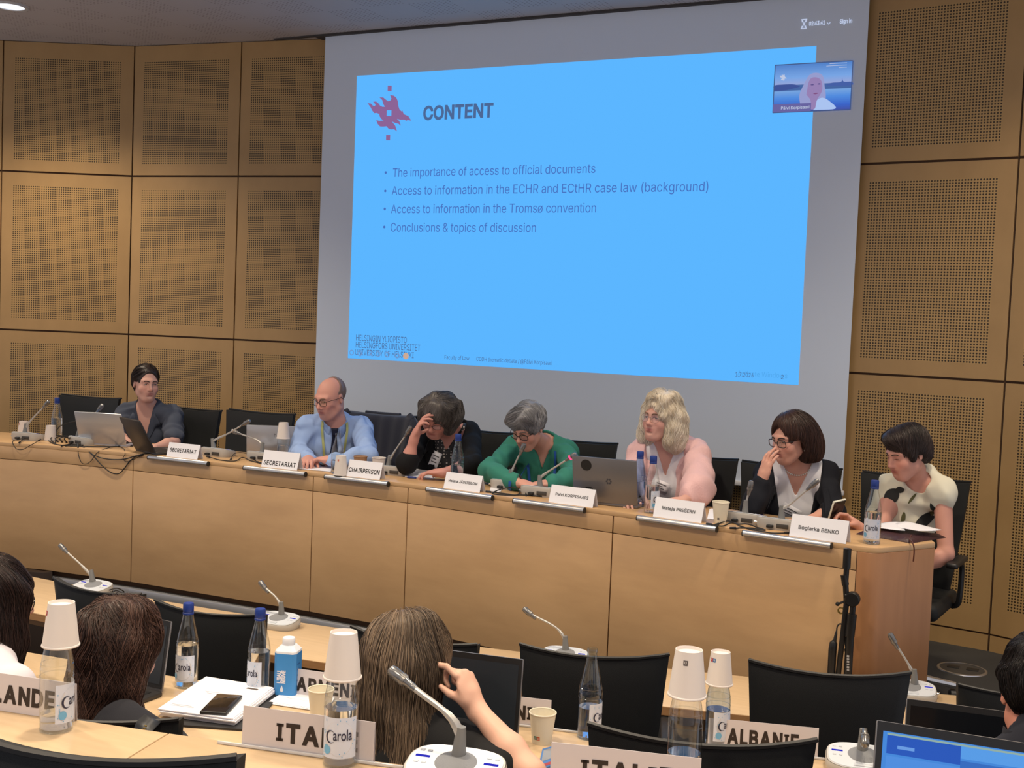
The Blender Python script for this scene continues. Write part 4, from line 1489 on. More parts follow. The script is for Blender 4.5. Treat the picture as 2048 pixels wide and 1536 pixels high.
def bottle(px, z, label, fill=0.11, cap='blue', lab=None, glass=None, h=1.0, base_y=None):
    """px: middle of the bottle's foot in the photograph; lab: heading of the label's middle in degrees (-90 = facing the camera side)"""
    c = onz(px[0], px[1], z) if base_y is None else ony(px[0], px[1], base_y)
    d = Vector((c.x, c.y, 0)).normalized() * (BR * 0.6)
    c = Vector((c.x + d.x, c.y + d.y, z))
    t = thing('water_bottle', label, 'bottle', c, 0, GB)
    t.scale = (1, 1, h)
    pr = bprof()
    mb = MB()
    mb.lathe([(0.0, 0.004), (BR * 0.6, 0.003)] + pr, n=36)
    gl = mb.build('glass_body', glass or GLASS, t)
    mb = MB()
    for zz in (0.112, 0.137):
        mb.lathe([(prof_r(pr, zz - .0012), zz - 0.0012), (prof_r(pr, zz) + 0.0008, zz), (prof_r(pr, zz + .0012), zz + 0.0012)], n=36)
    mb.build('moulded_ring', glass or GLASS, gl)
    if fill:
        inner = [(prof_r(pr, q) - 0.0022, q) for q in np.linspace(0.008, fill, 12)]
        mb = MB()
        mb.lathe([(0.0, 0.007)] + inner + [(0.0, fill)], n=36)
        mb.build('water', WATER, t, angle=50)
    if cap == 'blue':
        mb = MB()
        mb.lathe([(0.0150, 0.224), (0.0158, 0.226), (0.0158, 0.246), (0.0140, 0.250), (0.0, 0.250)], n=28)
        mb.lathe([(0.0150, 0.216), (0.0162, 0.217), (0.0162, 0.222), (0.0150, 0.223)], n=28)
        mb.build('screw_cap', BLUECAP, t)
    if lab is not None:
        a = math.atan2(-c.y, -c.x) + math.radians(lab)
        w = 1.15
        mb = MB()
        mb.lathe([(BR + 0.0006, 0.022), (BR + 0.0006, 0.100)], n=20, a0=a - w, a1=a + w)
        lb = mb.build('label', LABEL, t)
        r = BR + 0.0010
        mb = MB()
        N_ = 30
        mb.add([(r * math.cos(a + 0.0300 * math.cos(2 * PI * q / N_) / r), r * math.sin(a + 0.0300 * math.cos(2 * PI * q / N_) / r), 0.061 + 0.0335 * math.sin(2 * PI * q / N_)) for q in range(N_)], [tuple(range(N_))])
        mb.build('label_medallion', mat('label_white', (0.74, 0.74, 0.78), 0.6), lb, fix=False)
        r += 0.0005
        mb = MB()
        bend_text(mb, 'arola', a + 0.008 / r, 0.0575, r, 0.0375, 0.0150, 0.012, 'serif')
        cx = -0.0165
        out = []
        for q in range(25):
            an = math.radians(50 + 260 * q / 24)
            out.append((math.cos(an) * 0.0105, math.sin(an) * 0.0125))
        for q in range(25):
            an = math.radians(310 - 260 * q / 24)
            out.append((math.cos(an) * 0.0082 + 0.0018, math.sin(an) * 0.0108))
        mb.add([(r * math.cos(a + (cx + x) / r), r * math.sin(a + (cx + x) / r), 0.0635 + y) for x, y in out], [(i, i + 1, 48 - i, 49 - i) for i in range(24)])
        mb.build('lettering', LABELINK, lb, smooth=False, fix=False)
        mb = MB()
        N_ = 18
        mb.add([(r * math.cos(a - 0.72 + 0.0085 * math.cos(2 * PI * q / N_) / r), r * math.sin(a - 0.72 + 0.0085 * math.cos(2 * PI * q / N_) / r), 0.038 + 0.0090 * math.sin(2 * PI * q / N_)) for q in range(N_)], [tuple(range(N_))])
        for q in range(46):
            aa = a + RNG.uniform(-1.05, 1.05)
            zz = RNG.uniform(0.025, 0.097)
            if abs(aa - a) < 0.72 and 0.034 < zz < 0.088:
                continue
            k = 0.0009
            mb.add([(r * math.cos(aa + x * k / r), r * math.sin(aa + x * k / r), zz + y * k) for x, y in ((-1, -1), (1, -1), (1, 1), (-1, 1))], [(0, 1, 2, 3)])
        mb.build('label_print', LBLUE, lb, smooth=False, fix=False)
    return t


def cup_mesh(t, m, fill_inside=True, upside=False, hgt=0.090, r0=0.0255, r1=0.0355):
    s = (lambda z: hgt - z) if upside else (lambda z: z)
    mb = MB()
    pr = [(0.0, 0.006), (r0 - 0.0015, 0.006), (r0 - 0.001, 0.0), (r0, 0.0), (r1, hgt - 0.004), (r1 - 0.0012, hgt - 0.004), (r0 - 0.001, 0.008), (0.0, 0.008)]
    mb.lathe([(a, s(b)) for a, b in pr], n=36)
    cu = mb.build('cup_wall', m, t, angle=40)
    mb = MB()
    ring = [(r1 + 0.0016 * math.cos(q), hgt - 0.004 + 0.0024 * math.sin(q)) for q in [2 * PI * i / 10 for i in range(11)]]
    mb.lathe([(a, s(b)) for a, b in ring], n=36)
    mb.build('rolled_rim', m, t)
    return s


def cup_print(t, upside, az, cols, hgt=0.090, r0=0.0255, r1=0.0355, lo=0.16, size=0.0085):
    """two little printed squares with a pale figure in each"""
    s = (lambda z: hgt - z) if upside else (lambda z: z)
    for k, c in enumerate(cols):
        mb = MB()
        z0 = hgt * lo
        rr = lambda z: r0 + (r1 - r0) * z / hgt + 0.0006
        sg = -1 if upside else 1
        a = math.radians(az) + (k - 0.5) * (size + 0.0004) / rr(z0) * (1 if not upside else -1) * -1
        pts = []
        n = 4
        for j, zz in enumerate((z0, z0 + size * 1.15)):
            for i in range(n + 1):
                an = a + (i / n - 0.5) * size / rr(zz)
                pts.append((rr(zz) * math.cos(an), rr(zz) * math.sin(an), s(zz)))
        mb.add(pts, [(i, i + 1, n + 2 + i, n + 1 + i) for i in range(n)])
        sq = mb.build('printed_square', c, t, smooth=False, fix=False)
        mb = MB()
        for (u, v, w, h) in ((-0.15, 0.3, 0.12, 0.5), (0.18, 0.3, 0.12, 0.5), (0.0, 0.5, 0.4, 0.1)):
            q = []
            for (du, dv) in ((-1, -1), (1, -1), (1, 1), (-1, 1)):
                zz = z0 + size * 1.15 * (v + dv * h / 2 + 0.1)
                an = a + (u + du * w / 2) * size / rr(zz)
                q.append(((rr(zz) + 0.0004) * math.cos(an), (rr(zz) + 0.0004) * math.sin(an), s(zz)))
            mb.add(q, [(0, 1, 2, 3)])
        mb.build('printed_sign', mat('cup_sign', (0.62, 0.58, 0.56), 0.6), sq, smooth=False, fix=False)


GCU = 'paper cups'


def cup_on(b, label, z_rim=0.165, az=None, cols=(), m=None, sh=0.0):
    """a cup upside down over the neck of bottle b"""
    t = thing('paper_cup', label, 'cup', b.location + Vector((sh * 0.87, sh * 0.49, z_rim * b.scale.z)), 0, GCU)
    cup_mesh(t, m or CUPM, upside=True)
    if cols:
        cup_print(t, True, az, cols)
    return t


def cup_px(px, z, label, upside=False, m=None, az=-90, cols=(), hgt=0.085, dark=None):
    c = onz(px[0], px[1], z)
    d = Vector((c.x, c.y, 0)).normalized() * 0.02
    t = thing('paper_cup', label, 'cup', (c.x + d.x, c.y + d.y, z), 0, GCU)
    cup_mesh(t, m or CUPW, upside=upside, hgt=hgt)
    if cols:
        cup_print(t, upside, az, cols, hgt=hgt)
    return t


b1 = bottle((112, 1466), Z_NEAR, 'glass bottle at the lower left before the plate reading LAND, cup on top', 0.035, None, 62)
cup_on(b1, 'white paper cup upside down on the bottle at the lower left', 0.170, -110, (SQR,), sh=0.006)
bottle((373, 1377), Z_MID, 'blue-capped glass bottle behind the paper pile, left of the other capped bottle', 0.128, 'blue', -28)
bottle((516, 1390), Z_MID, 'blue-capped glass bottle standing against the blue carton', 0.125, 'blue', -52)
b2 = bottle((679, 1536), Z_NEAR, 'glass bottle with its label in full view before the middle ITALIE plate', 0.112, None, -6)
cup_on(b2, 'plain white paper cup upside down on the labelled water bottle', 0.166)
bottle((1177, 1479), Z_MID, 'uncapped half-empty glass bottle before the middle chair', 0.085, None, 64, glass=thin_glass('pale_blue_glass', (0.80, 0.88, 0.97), 0.06))
b3 = bottle((1432, 1496), Z_MID, 'glass bottle with a cup on top beside the ALBANIE plate', 0.10, None, 50, glass=thin_glass('pale_blue_glass', (0.80, 0.88, 0.97), 0.06))
cup_on(b3, 'white paper cup with blue and red squares on the bottle by the ALBANIE plate', 0.166, -118, (SQR, SQB))
b4 = bottle((1365, 1574), Z_NEAR, 'glass bottle with a cup on top before the lower ITALIE plate', 0.06, None, None)
cup_on(b4, 'white paper cup with a small grey print on the bottle at the bottom edge', 0.166, -75, (mat('cup_grey', (0.10, 0.08, 0.075), 0.6),))
cup_px((1083, 1490), Z_MID, 'cream paper cup with coloured squares right of the dark laptop', False, CUPW, -95, (SQO, SQG))
cup_px((640, 1441), Z_MID, 'cream paper cup half hidden by the labelled water bottle', False, CUPW)
# on the podium
bottle((113, 880), Z_DESK, 'capped water bottle at the far left of the podium desk', 0.13, 'blue', None)
b5 = bottle((565, 921), Z_DESK, 'glass bottle with a cup on top beside the silver laptop on the podium', 0.10, None, None, h=0.80)
cup_on(b5, 'white paper cup upside down on the podium bottle beside the silver laptop', 0.146, -140, (SQR,))
bottle((674, 948), Z_DESK, 'open clear bottle left of the CHAIRPERSON plate', 0.08, None, None, h=0.85)
bottle((913, 971), Z_DESK, 'blue-capped bottle in front of the woman hiding her face', 0.10, 'blue', None, glass=thin_glass('pale_blue_glass', (0.80, 0.88, 0.97), 0.06))
bottle((1276, 1014), Z_DESK, 'blue-tinted capped bottle beside the grey laptop', 0.115, 'blue', None, glass=GLASSB)
bottle((1302, 1027), Z_DESK, 'clear capped bottle just behind the blond woman’s name card', 0.12, 'blue', 60)
bottle((1743, 1089), Z_DESK, 'clear capped bottle at the right end of the podium desk', 0.125, 'blue', -10)
cup_px((47, 868), Z_DESK, 'white paper cup upside down behind the leftmost podium microphone', True, CUPM, -95, (SQO,), hgt=0.078)
cup_px((101, 882), Z_DESK, 'white paper cup upside down beside the leftmost podium bottle', True, CUPM, hgt=0.09)
cup_px((681, 952), Z_DESK, 'white paper cup upside down left of the CHAIRPERSON plate', True, CUPM, -75, (SQO,), hgt=0.10)
cup_px((720, 945), Z_DESK, 'brown paper cup behind the CHAIRPERSON plate', False, mat('cup_brown', (0.36, 0.20, 0.10), 0.6))
cup_px((757, 948), Z_DESK, 'white paper cup behind the right end of the CHAIRPERSON plate', False, CUPM)
cup_px((1440, 1047), Z_DESK, 'cream paper cup right of the blond woman’s name card', False, CUPW, -100, (mat('cup_grey', (0.10, 0.08, 0.075), 0.6),), hgt=0.092)

# blue carton
cb = onz(562, 1394, Z_MID)
ct = thing('water_carton', 'blue carton reading L’EAU NEUVE with a white screw cap', 'carton', (cb.x, cb.y + 0.03, Z_MID), 0.30)
BLUEC = mat('carton_blue', (0.045, 0.25, 0.60), 0.45)
WHITEC = mat('carton_white', (0.74, 0.75, 0.80), 0.45)
q = 0.033
oct_ = [(q, -q * .72), (q, q * .72), (q * .72, q), (-q * .72, q), (-q, q * .72), (-q, -q * .72), (-q * .72, -q), (q * .72, -q)]
mb = MB(); mb.poly(oct_, 0.0, 0.128, bev=0.001)
mb.build('carton_body', BLUEC, ct, angle=20)
mb = MB()
for (s, z) in ((1.0, 0.128), (0.98, 0.134), (0.62, 0.148)):
    for (x, y) in oct_:
        mb.v.append((x * s, y * s, z))
for r in range(2):
    for k in range(8):
        mb.f.append((r * 8 + k, r * 8 + (k + 1) % 8, r * 8 + 8 + (k + 1) % 8, r * 8 + 8 + k)); mb.m.append(0)
mb.f.append(tuple(range(16, 24))); mb.m.append(0)
mb.build('shoulder', WHITEC, ct, angle=20)
mb = MB(); mb.lathe([(0.0175, 0.146), (0.0185, 0.150), (0.0185, 0.166), (0.0165, 0.169), (0.0, 0.169)], n=28)
mb.build('screw_cap', WHITEC, ct)
for k, (s, x, w) in enumerate((("L'EAU", -0.010, 0.036), ('NEUVE', 0.0035, 0.038))):
    mb = MB()
    lettering(mb, s, (x, -q - 0.0008, 0.042), (0, 0, 1), (-1, 0, 0), width=w, height=0.0105, bold=0.05)
    mb.build('lettering', WHITEC, ct, smooth=False, fix=False)
mb = MB()
dr = [(0.0, 0.014), (0.003, 0.007), (0.0052, 0.001), (0.004, -0.0035), (0.0, -0.0055), (-0.004, -0.0035), (-0.0052, 0.001), (-0.003, 0.007)]
mb.add([(-0.006 + a, -q - 0.0008, 0.022 + b) for a, b in dr], [tuple(range(8))])
mb.build('drop_print', WHITEC, ct, smooth=False, fix=False)
mb = MB()
for k in range(5):
    mb.quad((q + .0008, -0.016, 0.030 + k * 0.016), (q + .0008, 0.004, 0.030 + k * 0.016), (q + .0008, 0.004, 0.033 + k * 0.016), (q + .0008, -0.016, 0.033 + k * 0.016))
mb.build('side_print', mat('carton_navy', (0.02, 0.08, 0.28), 0.5), ct, smooth=False, fix=False)

# ------------------------------------------------------------------ laptops
def laptop(loc, rz, w, d, ang, label, lid, base, screen, hgt=None, stickers=(), keys=True, group='laptops'):
    """user side = local -Y, hinge at +Y; ang = lid angle back from vertical"""
    t = thing('laptop', label, 'laptop', loc, rz, group)
    hgt = hgt or d * 0.98
    mb = MB(); mb.box((0, 0, 0.008), (w, d, 0.014), bev=0.004)
    bs = mb.build('base', base, t)
    if keys:
        mb = MB(); mb.box((0, 0.03, 0.0155), (w * 0.86, d * 0.48, 0.002), bev=0.0006)
        mb.build('keyboard', BLACK, bs)
        mb = MB(); mb.box((0, -d * 0.30, 0.0152), (w * 0.34, d * 0.28, 0.001), bev=0.0004)
        mb.build('touchpad', mat('touchpad_grey', (0.2, 0.2, 0.21), 0.4), bs)
    R = rotm(rx=-ang)
    hy = Vector((0, d / 2 - 0.004, 0.014))
    mb = MB(); mb.box(hy + R @ Vector((0, 0.004, hgt / 2)), (w, 0.007, hgt), R, 0.003)
    ld = mb.build('lid', lid, t)
    mb = MB(); mb.box(hy + R @ Vector((0, -0.0000, hgt / 2 + 0.004)), (w * 0.985, 0.002, hgt * 0.96), R)
    mb.build('bezel', BLACK, ld, smooth=False)
    mb = MB()
    e = -0.0018
    sx, z0, z1 = w * 0.465, hgt * 0.10, hgt * 0.93
    P = lambda x, z, q=0.0: hy + R @ Vector((x, e - q, z))
    mb.quad(P(-sx, z0), P(sx, z0), P(sx, z1), P(-sx, z1))
    sc = mb.build('screen', screen, ld, smooth=False, fix=False)
    for (x, z, r, m_) in stickers:
        mb = MB()
        c = hy + R @ Vector((x, 0.0083, z))
        mb.add([c + R @ Vector((r * math.cos(2 * PI * k / 24), 0, r * math.sin(2 * PI * k / 24))) for k in range(24)], [tuple(range(23, -1, -1))])
        mb.build('sticker', m_, ld, smooth=False, fix=False)
    t['hinge'] = 1
    return t, ld, (lambda x, z, q=0.0: hy + R @ Vector((x, 0.0083 + q, z))), P


SILV = mat('laptop_silver', (0.50, 0.51, 0.55), 0.32, 0.55)
SPACE = mat('laptop_grey', (0.23, 0.225, 0.235), 0.38, 0.6)
DARKL = mat('laptop_dark', (0.035, 0.033, 0.034), 0.4, 0.2)
DEADSCR = mat('dark_screen', (0.006, 0.007, 0.009), 0.12)
SHEEN = mat('dull_dark_screen', (0.018, 0.024, 0.032), 0.38)
LITSCR = glow('lit_screen', (0.35, 0.45, 0.7), 0.8)

def hinge_at(px, rz, d, z):
    h_ = onz(px[0], px[1], z + 0.012)
    o_ = rotm(rz=rz) @ Vector((0, d / 2, 0))
    return (h_.x - o_.x, h_.y - o_.y, z)


t, ld, bk, _ = laptop(hinge_at((206, 888), PI + 0.28, 0.21, Z_DESK), PI + 0.28, 0.29, 0.21, 0.34, 'silver laptop lid at the left of the podium, left of the dark laptop', SILV, SILV, LITSCR, hgt=0.195)
laptop(hinge_at((291, 902), 2.775, 0.21, Z_DESK), 2.775, 0.25, 0.21, 0.50, 'dark laptop in front of the woman in the slate-blue shirt', DARKL, DARKL, LITSCR)
t, ld, bk, _ = laptop(hinge_at((549, 909), PI + 0.52, 0.21, Z_DESK), PI + 0.52, 0.31, 0.21, 0.16, 'silver laptop in front of the man in light blue', SILV, SILV, LITSCR, hgt=0.165)
mb = MB(); lettering(mb, 'hp', bk(-0.012, 0.10, 0.0004), (-1, 0, 0), (bk(0, 1) - bk(0, 0)), width=0.03, height=0.022, bold=0.0, align='c')
mb.build('lettering', SOFTINK, ld, smooth=False, fix=False)
RS = mat('round_black_sticker', (0.012, 0.012, 0.013), 0.5)
t, ld, bk, _ = laptop(hinge_at((1211, 1006), PI + 0.03, 0.215, Z_DESK), PI + 0.03, 0.305, 0.215, 0.22, 'grey laptop with round black stickers on its lid', SPACE, SPACE, LITSCR, stickers=((0.085, 0.172, 0.026, RS), (0.075, 0.045, 0.026, RS)))
mb = MB()
for k in range(6):
    a = k * PI / 3
    o_ = bk(-0.02 + 0.010 * math.cos(a), 0.105 + 0.010 * math.sin(a), 0.0004)
    mb.add([o_ + Vector((0.0045 * math.cos(q * PI / 4), 0, 0.0045 * math.sin(q * PI / 4))) for q in range(8)], [tuple(range(7, -1, -1))])
mb.build('emblem', mat('laptop_emblem', (0.10, 0.10, 0.11), 0.3, 0.6), ld, smooth=False, fix=False)
# in the rows
c = ony(246, 1290, 2.55)
t, ld, bk, P = laptop((c.x, 2.455, Z_MID), -0.02, 0.295, 0.205, 0.16, 'dark laptop hidden behind the head of the brown wavy-haired woman', SPACE, DARKL, SHEEN)
mb = MB(); mb.quad(P(-0.135, 0.176, 0.001), P(-0.07, 0.176, 0.001), P(-0.07, 0.198, 0.001), P(-0.135, 0.198, 0.001))
st = mb.build('asset_sticker', PAPER, ld, smooth=False, fix=False)
mb = MB(); lettering(mb, 'MC0114', P(-0.128, 0.183, 0.0018), (1, 0, 0), (P(0, 1) - P(0, 0)), width=0.05, height=0.010, bold=0.03)
mb.build('lettering', SOFTINK, st, smooth=False, fix=False)
c = ony(934, 1400, 2.70)
laptop((c.x, 2.585, Z_MID), 0.16, 0.325, 0.225, 0.12, 'dark laptop screen in front of the woman with straight hair', SPACE, DARKL, SHEEN, hgt=0.222)
c = ony(1968, 1408, 3.02)
laptop((c.x - 0.0, 2.90, Z_MID), 0.14, 0.32, 0.225, 0.14, 'laptop with a black screen in front of the man at the right edge', SPACE, DARKL, DEADSCR, hgt=0.21)
# open laptop in the lower right corner
LAPX = onz(1776, 1466, 0.905)
lt_, ld, bk, P = laptop((LAPX.x + 0.175, LAPX.y - 0.165, Z_NEAR), 0.08, 0.36, 0.245, 0.18, 'open laptop with a blue mail screen in the lower right corner', SPACE, DARKL, glow('screen_blue', S((74, 140, 222)), 0.95), hgt=0.210)
CELLS = [(-0.96, -0.28, 0.80, 0.97, (48, 92, 190)), (-0.28, 0.98, 0.86, 0.97, (92, 160, 235)), (-0.28, 0.98, 0.72, 0.84, (60, 112, 196)), (-0.96, -0.28, 0.56, 0.78, (84, 146, 228)), (-0.26, -0.10, 0.745, 0.775, (74, 130, 205)),
         (0.20, 0.46, 0.73, 0.765, (120, 185, 245)), (-0.96, -0.28, 0.20, 0.53, (78, 146, 232)), (-0.26, 0.98, 0.30, 0.69, (72, 148, 236)), (-0.86, -0.70, 0.855, 0.885, (110, 160, 230)), (-0.96, 0.98, 0.972, 0.99, (150, 178, 170))]
for k, (a0, a1, b0, b1, c_) in enumerate(CELLS):
    mb = MB()
    X, Zz = lambda a: a * 0.36 * 0.465, lambda b: 0.210 * (0.10 + 0.83 * b)
    e = 0.0006 + 0.0002 * k
    mb.quad(P(X(a0), Zz(b0), e), P(X(a1), Zz(b0), e), P(X(a1), Zz(b1), e), P(X(a0), Zz(b1), e))
    mb.build('screen_panel', glow('screen_cell_' + str(c_), S(c_), 0.95), ld, smooth=False, fix=False)

# ------------------------------------------------------------------ papers, phones, folders
def sheet_stack(px_pts, z, n, label, name='paper_pile', cat='papers', step=0.0014, m=None, marks=(), jitter=0.006, curl=0.0, group=None, thick=None):
    pts = [onz(p[0], p[1], z) for p in px_pts]
    c = sum(pts, Vector()) / len(pts)
    t = thing(name, label, cat, (c.x, c.y, z), 0, group)
    for k in range(n):
        j = Vector((RNG.uniform(-jitter, jitter), RNG.uniform(-jitter, jitter), 0))
        q = [p - c + j for p in pts]
        h = step if thick is None else thick
        N = 6
        mb = MB()
        for s in (0, 1):
            for a in range(N + 1):
                for b in range(N + 1):
                    u, v = a / N, b / N
                    p = q[0] * (1 - u) * (1 - v) + q[1] * u * (1 - v) + q[2] * u * v + q[3] * (1 - u) * v
                    zz = k * h + (h if s else 0.0) + curl * (u * u * v * v) * (k + 1) / n
                    mb.v.append((p.x, p.y, zz + 0.0003))
        K = (N + 1) ** 2
        ix = lambda s, a, b: s * K + a * (N + 1) + b
        for a in range(N):
            for b in range(N):
                mb.f.append((ix(1, a, b), ix(1, a + 1, b), ix(1, a + 1, b + 1), ix(1, a, b + 1))); mb.m.append(0)
                mb.f.append((ix(0, a, b), ix(0, a, b + 1), ix(0, a + 1, b + 1), ix(0, a + 1, b))); mb.m.append(0)
        rim = [(a, 0) for a in range(N)] + [(N, b) for b in range(N)] + [(a, N) for a in range(N, 0, -1)] + [(0, b) for b in range(N, 0, -1)]
        for a, b in zip(rim, rim[1:] + rim[:1]):
            mb.f.append((ix(0, *a), ix(0, *b), ix(1, *b), ix(1, *a))); mb.m.append(0)
        sh = mb.build('sheet', m or PAPER, t, angle=60)
    if marks:
        for (u0, u1, v0, v1, mm) in marks:
            f = lambda u, v: q[0] * (1 - u) * (1 - v) + q[1] * u * (1 - v) + q[2] * u * v + q[3] * (1 - u) * v + Vector((0, 0, n * h + 0.0008))
            mb = MB()
            mb.quad(f(u0, v0), f(u1, v0), f(u1, v1), f(u0, v1))
            mb.build('print', mm, t, smooth=False, fix=False)
    return t, c, n * h


PRINT = mat('faint_print', (0.48, 0.48, 0.54), 0.7)
t, c, hh = sheet_stack([(358, 1454), (500, 1464), (560, 1392), (420, 1374)], Z_MID, 1, 'black folder under the white paper pile', 'document_folder', 'folder', m=mat('folder_black', (0.015, 0.015, 0.017), 0.5), thick=0.006, jitter=0)
t, c, hh = sheet_stack([(318, 1432), (468, 1452), (548, 1388), (415, 1366)], Z_MID + 0.0065, 7, 'pile of white documents with a phone lying on it', step=0.0028, jitter=0.005,
                       marks=((0.25, 0.62, 0.60, 0.615, PRINT), (0.30, 0.66, 0.56, 0.572, PRINT), (0.70, 0.86, 0.84, 0.88, mat('print_brown', (0.10, 0.08, 0.07), 0.7)), (0.08, 0.35, 0.16, 0.175, PRINT), (0.08, 0.40, 0.13, 0.142, PRINT)))
PT = Z_MID + 0.0065 + hh + 0.001
t2, c2, h2 = sheet_stack([(535, 1408), (650, 1425), (668, 1402), (572, 1384)], Z_MID + 0.0004, 4, 'loose white sheets between the carton and the ITALIE plate', step=0.0016, jitter=0.006, curl=0.006,
                         marks=((0.1, 0.8, 0.42, 0.44, PRINT),))
ph = onz(443, 1412, PT)
pa, pb_, pc = onz(396, 1424, PT), onz(462, 1431, PT), onz(490, 1400, PT)
du = (pb_ - pa); dv = (pc - pb_)
t = thing('smartphone', 'black smartphone lying on the white document pile', 'phone', (ph.x, ph.y, PT), math.atan2(dv.y, dv.x) - PI / 2)
mb = MB(); mb.box((0, 0, 0.0045), (0.074, 0.150, 0.009), bev=0.0035, seg=3)
mb.build('phone_body', BLACK, t)
mb = MB(); mb.box((0, 0, 0.0091), (0.068, 0.144, 0.0006), bev=0.0002)
mb.build('phone_screen', mat('phone_glass', (0.02, 0.014, 0.010), 0.08, spec=0.7), t)
t, c, hh = sheet_stack([(1075, 1545), (1118, 1530), (1115, 1494), (1085, 1502)], Z_MID + 0.0005, 1, 'blue booklet at the bottom edge left of the lower ITALIE plate', 'booklet', 'booklet', thick=0.006, m=mat('booklet_blue', (0.05, 0.16, 0.42), 0.45), jitter=0,
                       marks=((0.1, 0.6, 0.35, 0.9, mat('booklet_grey', (0.22, 0.24, 0.28), 0.5)), (0.05, 0.9, 0.05, 0.2, mat('booklet_red', (0.3, 0.04, 0.05), 0.5))))
# podium papers
sheet_stack([(600, 938), (668, 944), (690, 932), (625, 926)], Z_DESK + 0.0004, 3, 'white papers in front of the man in light blue', jitter=0.01, step=0.001)
sheet_stack([(812, 955), (862, 958), (886, 944), (832, 939)], Z_DESK + 0.0004, 4, 'white papers in front of the woman hiding her face', jitter=0.01, step=0.001)
sheet_stack([(982, 982), (1000, 984), (1012, 968), (986, 962)], Z_DESK + 0.0004, 2, 'white papers in front of the woman in green', jitter=0.006, step=0.001)
sheet_stack([(1415, 1038), (1500, 1050), (1520, 1033), (1420, 1018)], Z_DESK + 0.0004, 3, 'white papers behind the cream cup on the podium desk', jitter=0.008, step=0.001)
t = thing('smartphone', 'dark phone lying beside the man in light blue', 'phone', onz(650, 929, Z_DESK + 0.0036), 0.9)
mb = MB(); mb.box((0, 0, 0.0045), (0.072, 0.145, 0.008), bev=0.003)
mb.build('phone_body', BLACK, t)
mb = MB(); mb.box((0, 0, 0.0086), (0.066, 0.139, 0.0006))
mb.build('phone_screen', DEADSCR, t)
c = onz(823, 957, Z_DESK)
t = thing('marker_pen', 'short blue pen cap on the desk edge by the papers', 'pen', (c.x, c.y, Z_DESK + 0.0055), 0.2)
mb = MB(); mb.tube([(-0.022, 0, 0), (0.022, 0, 0)], 0.0052, 10)
mb.build('barrel', BLUECAP, t)
mb = MB(); mb.tube([(0.022, 0, 0), (0.026, 0, 0)], [0.0052, 0.003], 10)
mb.build('tip', BLUECAP, t)
# leather folder with papers at the right end of the desk
fo = [onz(1703, 1068, Z_DESK + 0.0004), onz(1800, 1087, Z_DESK + 0.0004), Vector((-0.47, 5.06, Z_DESK)), Vector((-0.70, 5.10, Z_DESK))]
fo[1] = Vector((-0.575, 4.83, Z_DESK)); fo[0] = Vector((-0.80, 4.90, Z_DESK))
c = sum(fo, Vector()) / 4
t = thing('document_folder', 'dark patterned leather folder with papers at the right end of the podium desk', 'folder', (c.x, c.y, Z_DESK + 0.0005))
LEA = mat('wine_leather', (0.045, 0.016, 0.020), 0.4, bump=0.6, bscale=160)
mb = MB()
N = 10
q = [p - c for p in fo]
for s in (0, 1):
    for a in range(N + 1):
        for b in range(N + 1):
            u, v = a / N, b / N
            p = q[0] * (1 - u) * (1 - v) + q[1] * u * (1 - v) + q[2] * u * v + q[3] * (1 - u) * v
            ed = min(1, 6 * min(u, 1 - u, v, 1 - v))
            mb.v.append((p.x, p.y, (0.002 + 0.020 * ed ** 0.5 + 0.004 * math.sin(u * 7) * ed) if s else 0.0))
K = (N + 1) ** 2
ix = lambda s, a, b: s * K + a * (N + 1) + b
for a in range(N):
    for b in range(N):
        mb.f.append((ix(1, a, b), ix(1, a + 1, b), ix(1, a + 1, b + 1), ix(1, a, b + 1))); mb.m.append(0)
        mb.f.append((ix(0, a, b), ix(0, a, b + 1), ix(0, a + 1, b + 1), ix(0, a + 1, b))); mb.m.append(0)
rim = [(a, 0) for a in range(N)] + [(N, b) for b in range(N)] + [(a, N) for a in range(N, 0, -1)] + [(0, b) for b in range(N, 0, -1)]
for a, b in zip(rim, rim[1:] + rim[:1]):
    mb.f.append((ix(0, *a), ix(0, *b), ix(1, *b), ix(1, *a))); mb.m.append(0)
mb.build('cover', LEA, t, angle=60)
mb = MB()
p0 = Vector((-0.585, 4.845, Z_DESK + 0.012)) - t.location
mb.tube(spline([p0 + Vector((0, 0.05, 0.008)), p0, p0 + Vector((0.025, -0.10, 0.004)), p0 + Vector((0.033, -0.110, -0.02)), p0 + Vector((0.032, -0.108, -0.065))], 5), [0.004] * 21, 8, flat=0.6)
mb.build('zip_pull', mat('tan_leather', (0.10, 0.03, 0.018), 0.5), t)
for k, (dx_, rz_) in enumerate(((-0.06, 0.25), (0.05, 0.9))):
    tt = thing('paper_sheet', ['white sheet on the dark leather folder, left one', 'folded white sheet on the dark leather folder, right one'][k], 'paper', (c.x + dx_, c.y + 0.02 + 0.02 * k, Z_DESK + 0.030 + 0.004 * k), rz_)
    mb = MB()
    for a in range(7):
        for b in range(7):
            u, v = a / 6 - .5, b / 6 - .5
            mb.v.append((u * 0.13, v * 0.16, 0.004 + 0.010 * math.sin(u * 4 + k) * (0.3 + v)))
    for a in range(6):
        for b in range(6):
            mb.f.append((a * 7 + b, a * 7 + 7 + b, a * 7 + 8 + b, a * 7 + b + 1)); mb.m.append(0)
    o = mb.build('sheet', PAPER, tt)
    sd = o.modifiers.new('thickness', 'SOLIDIFY'); sd.thickness = 0.0008

# ------------------------------------------------------------------ microphone stand in front of the desk
MS = Vector((ony(1690, 1200, 4.50).x, 4.50, F_FRONT))
ms = thing('microphone_stand', 'black folded boom microphone stand in front of the desk’s right end', 'microphone stand', MS)


def msp(px, py, y=4.50):
    return ony(px, py, y) - MS


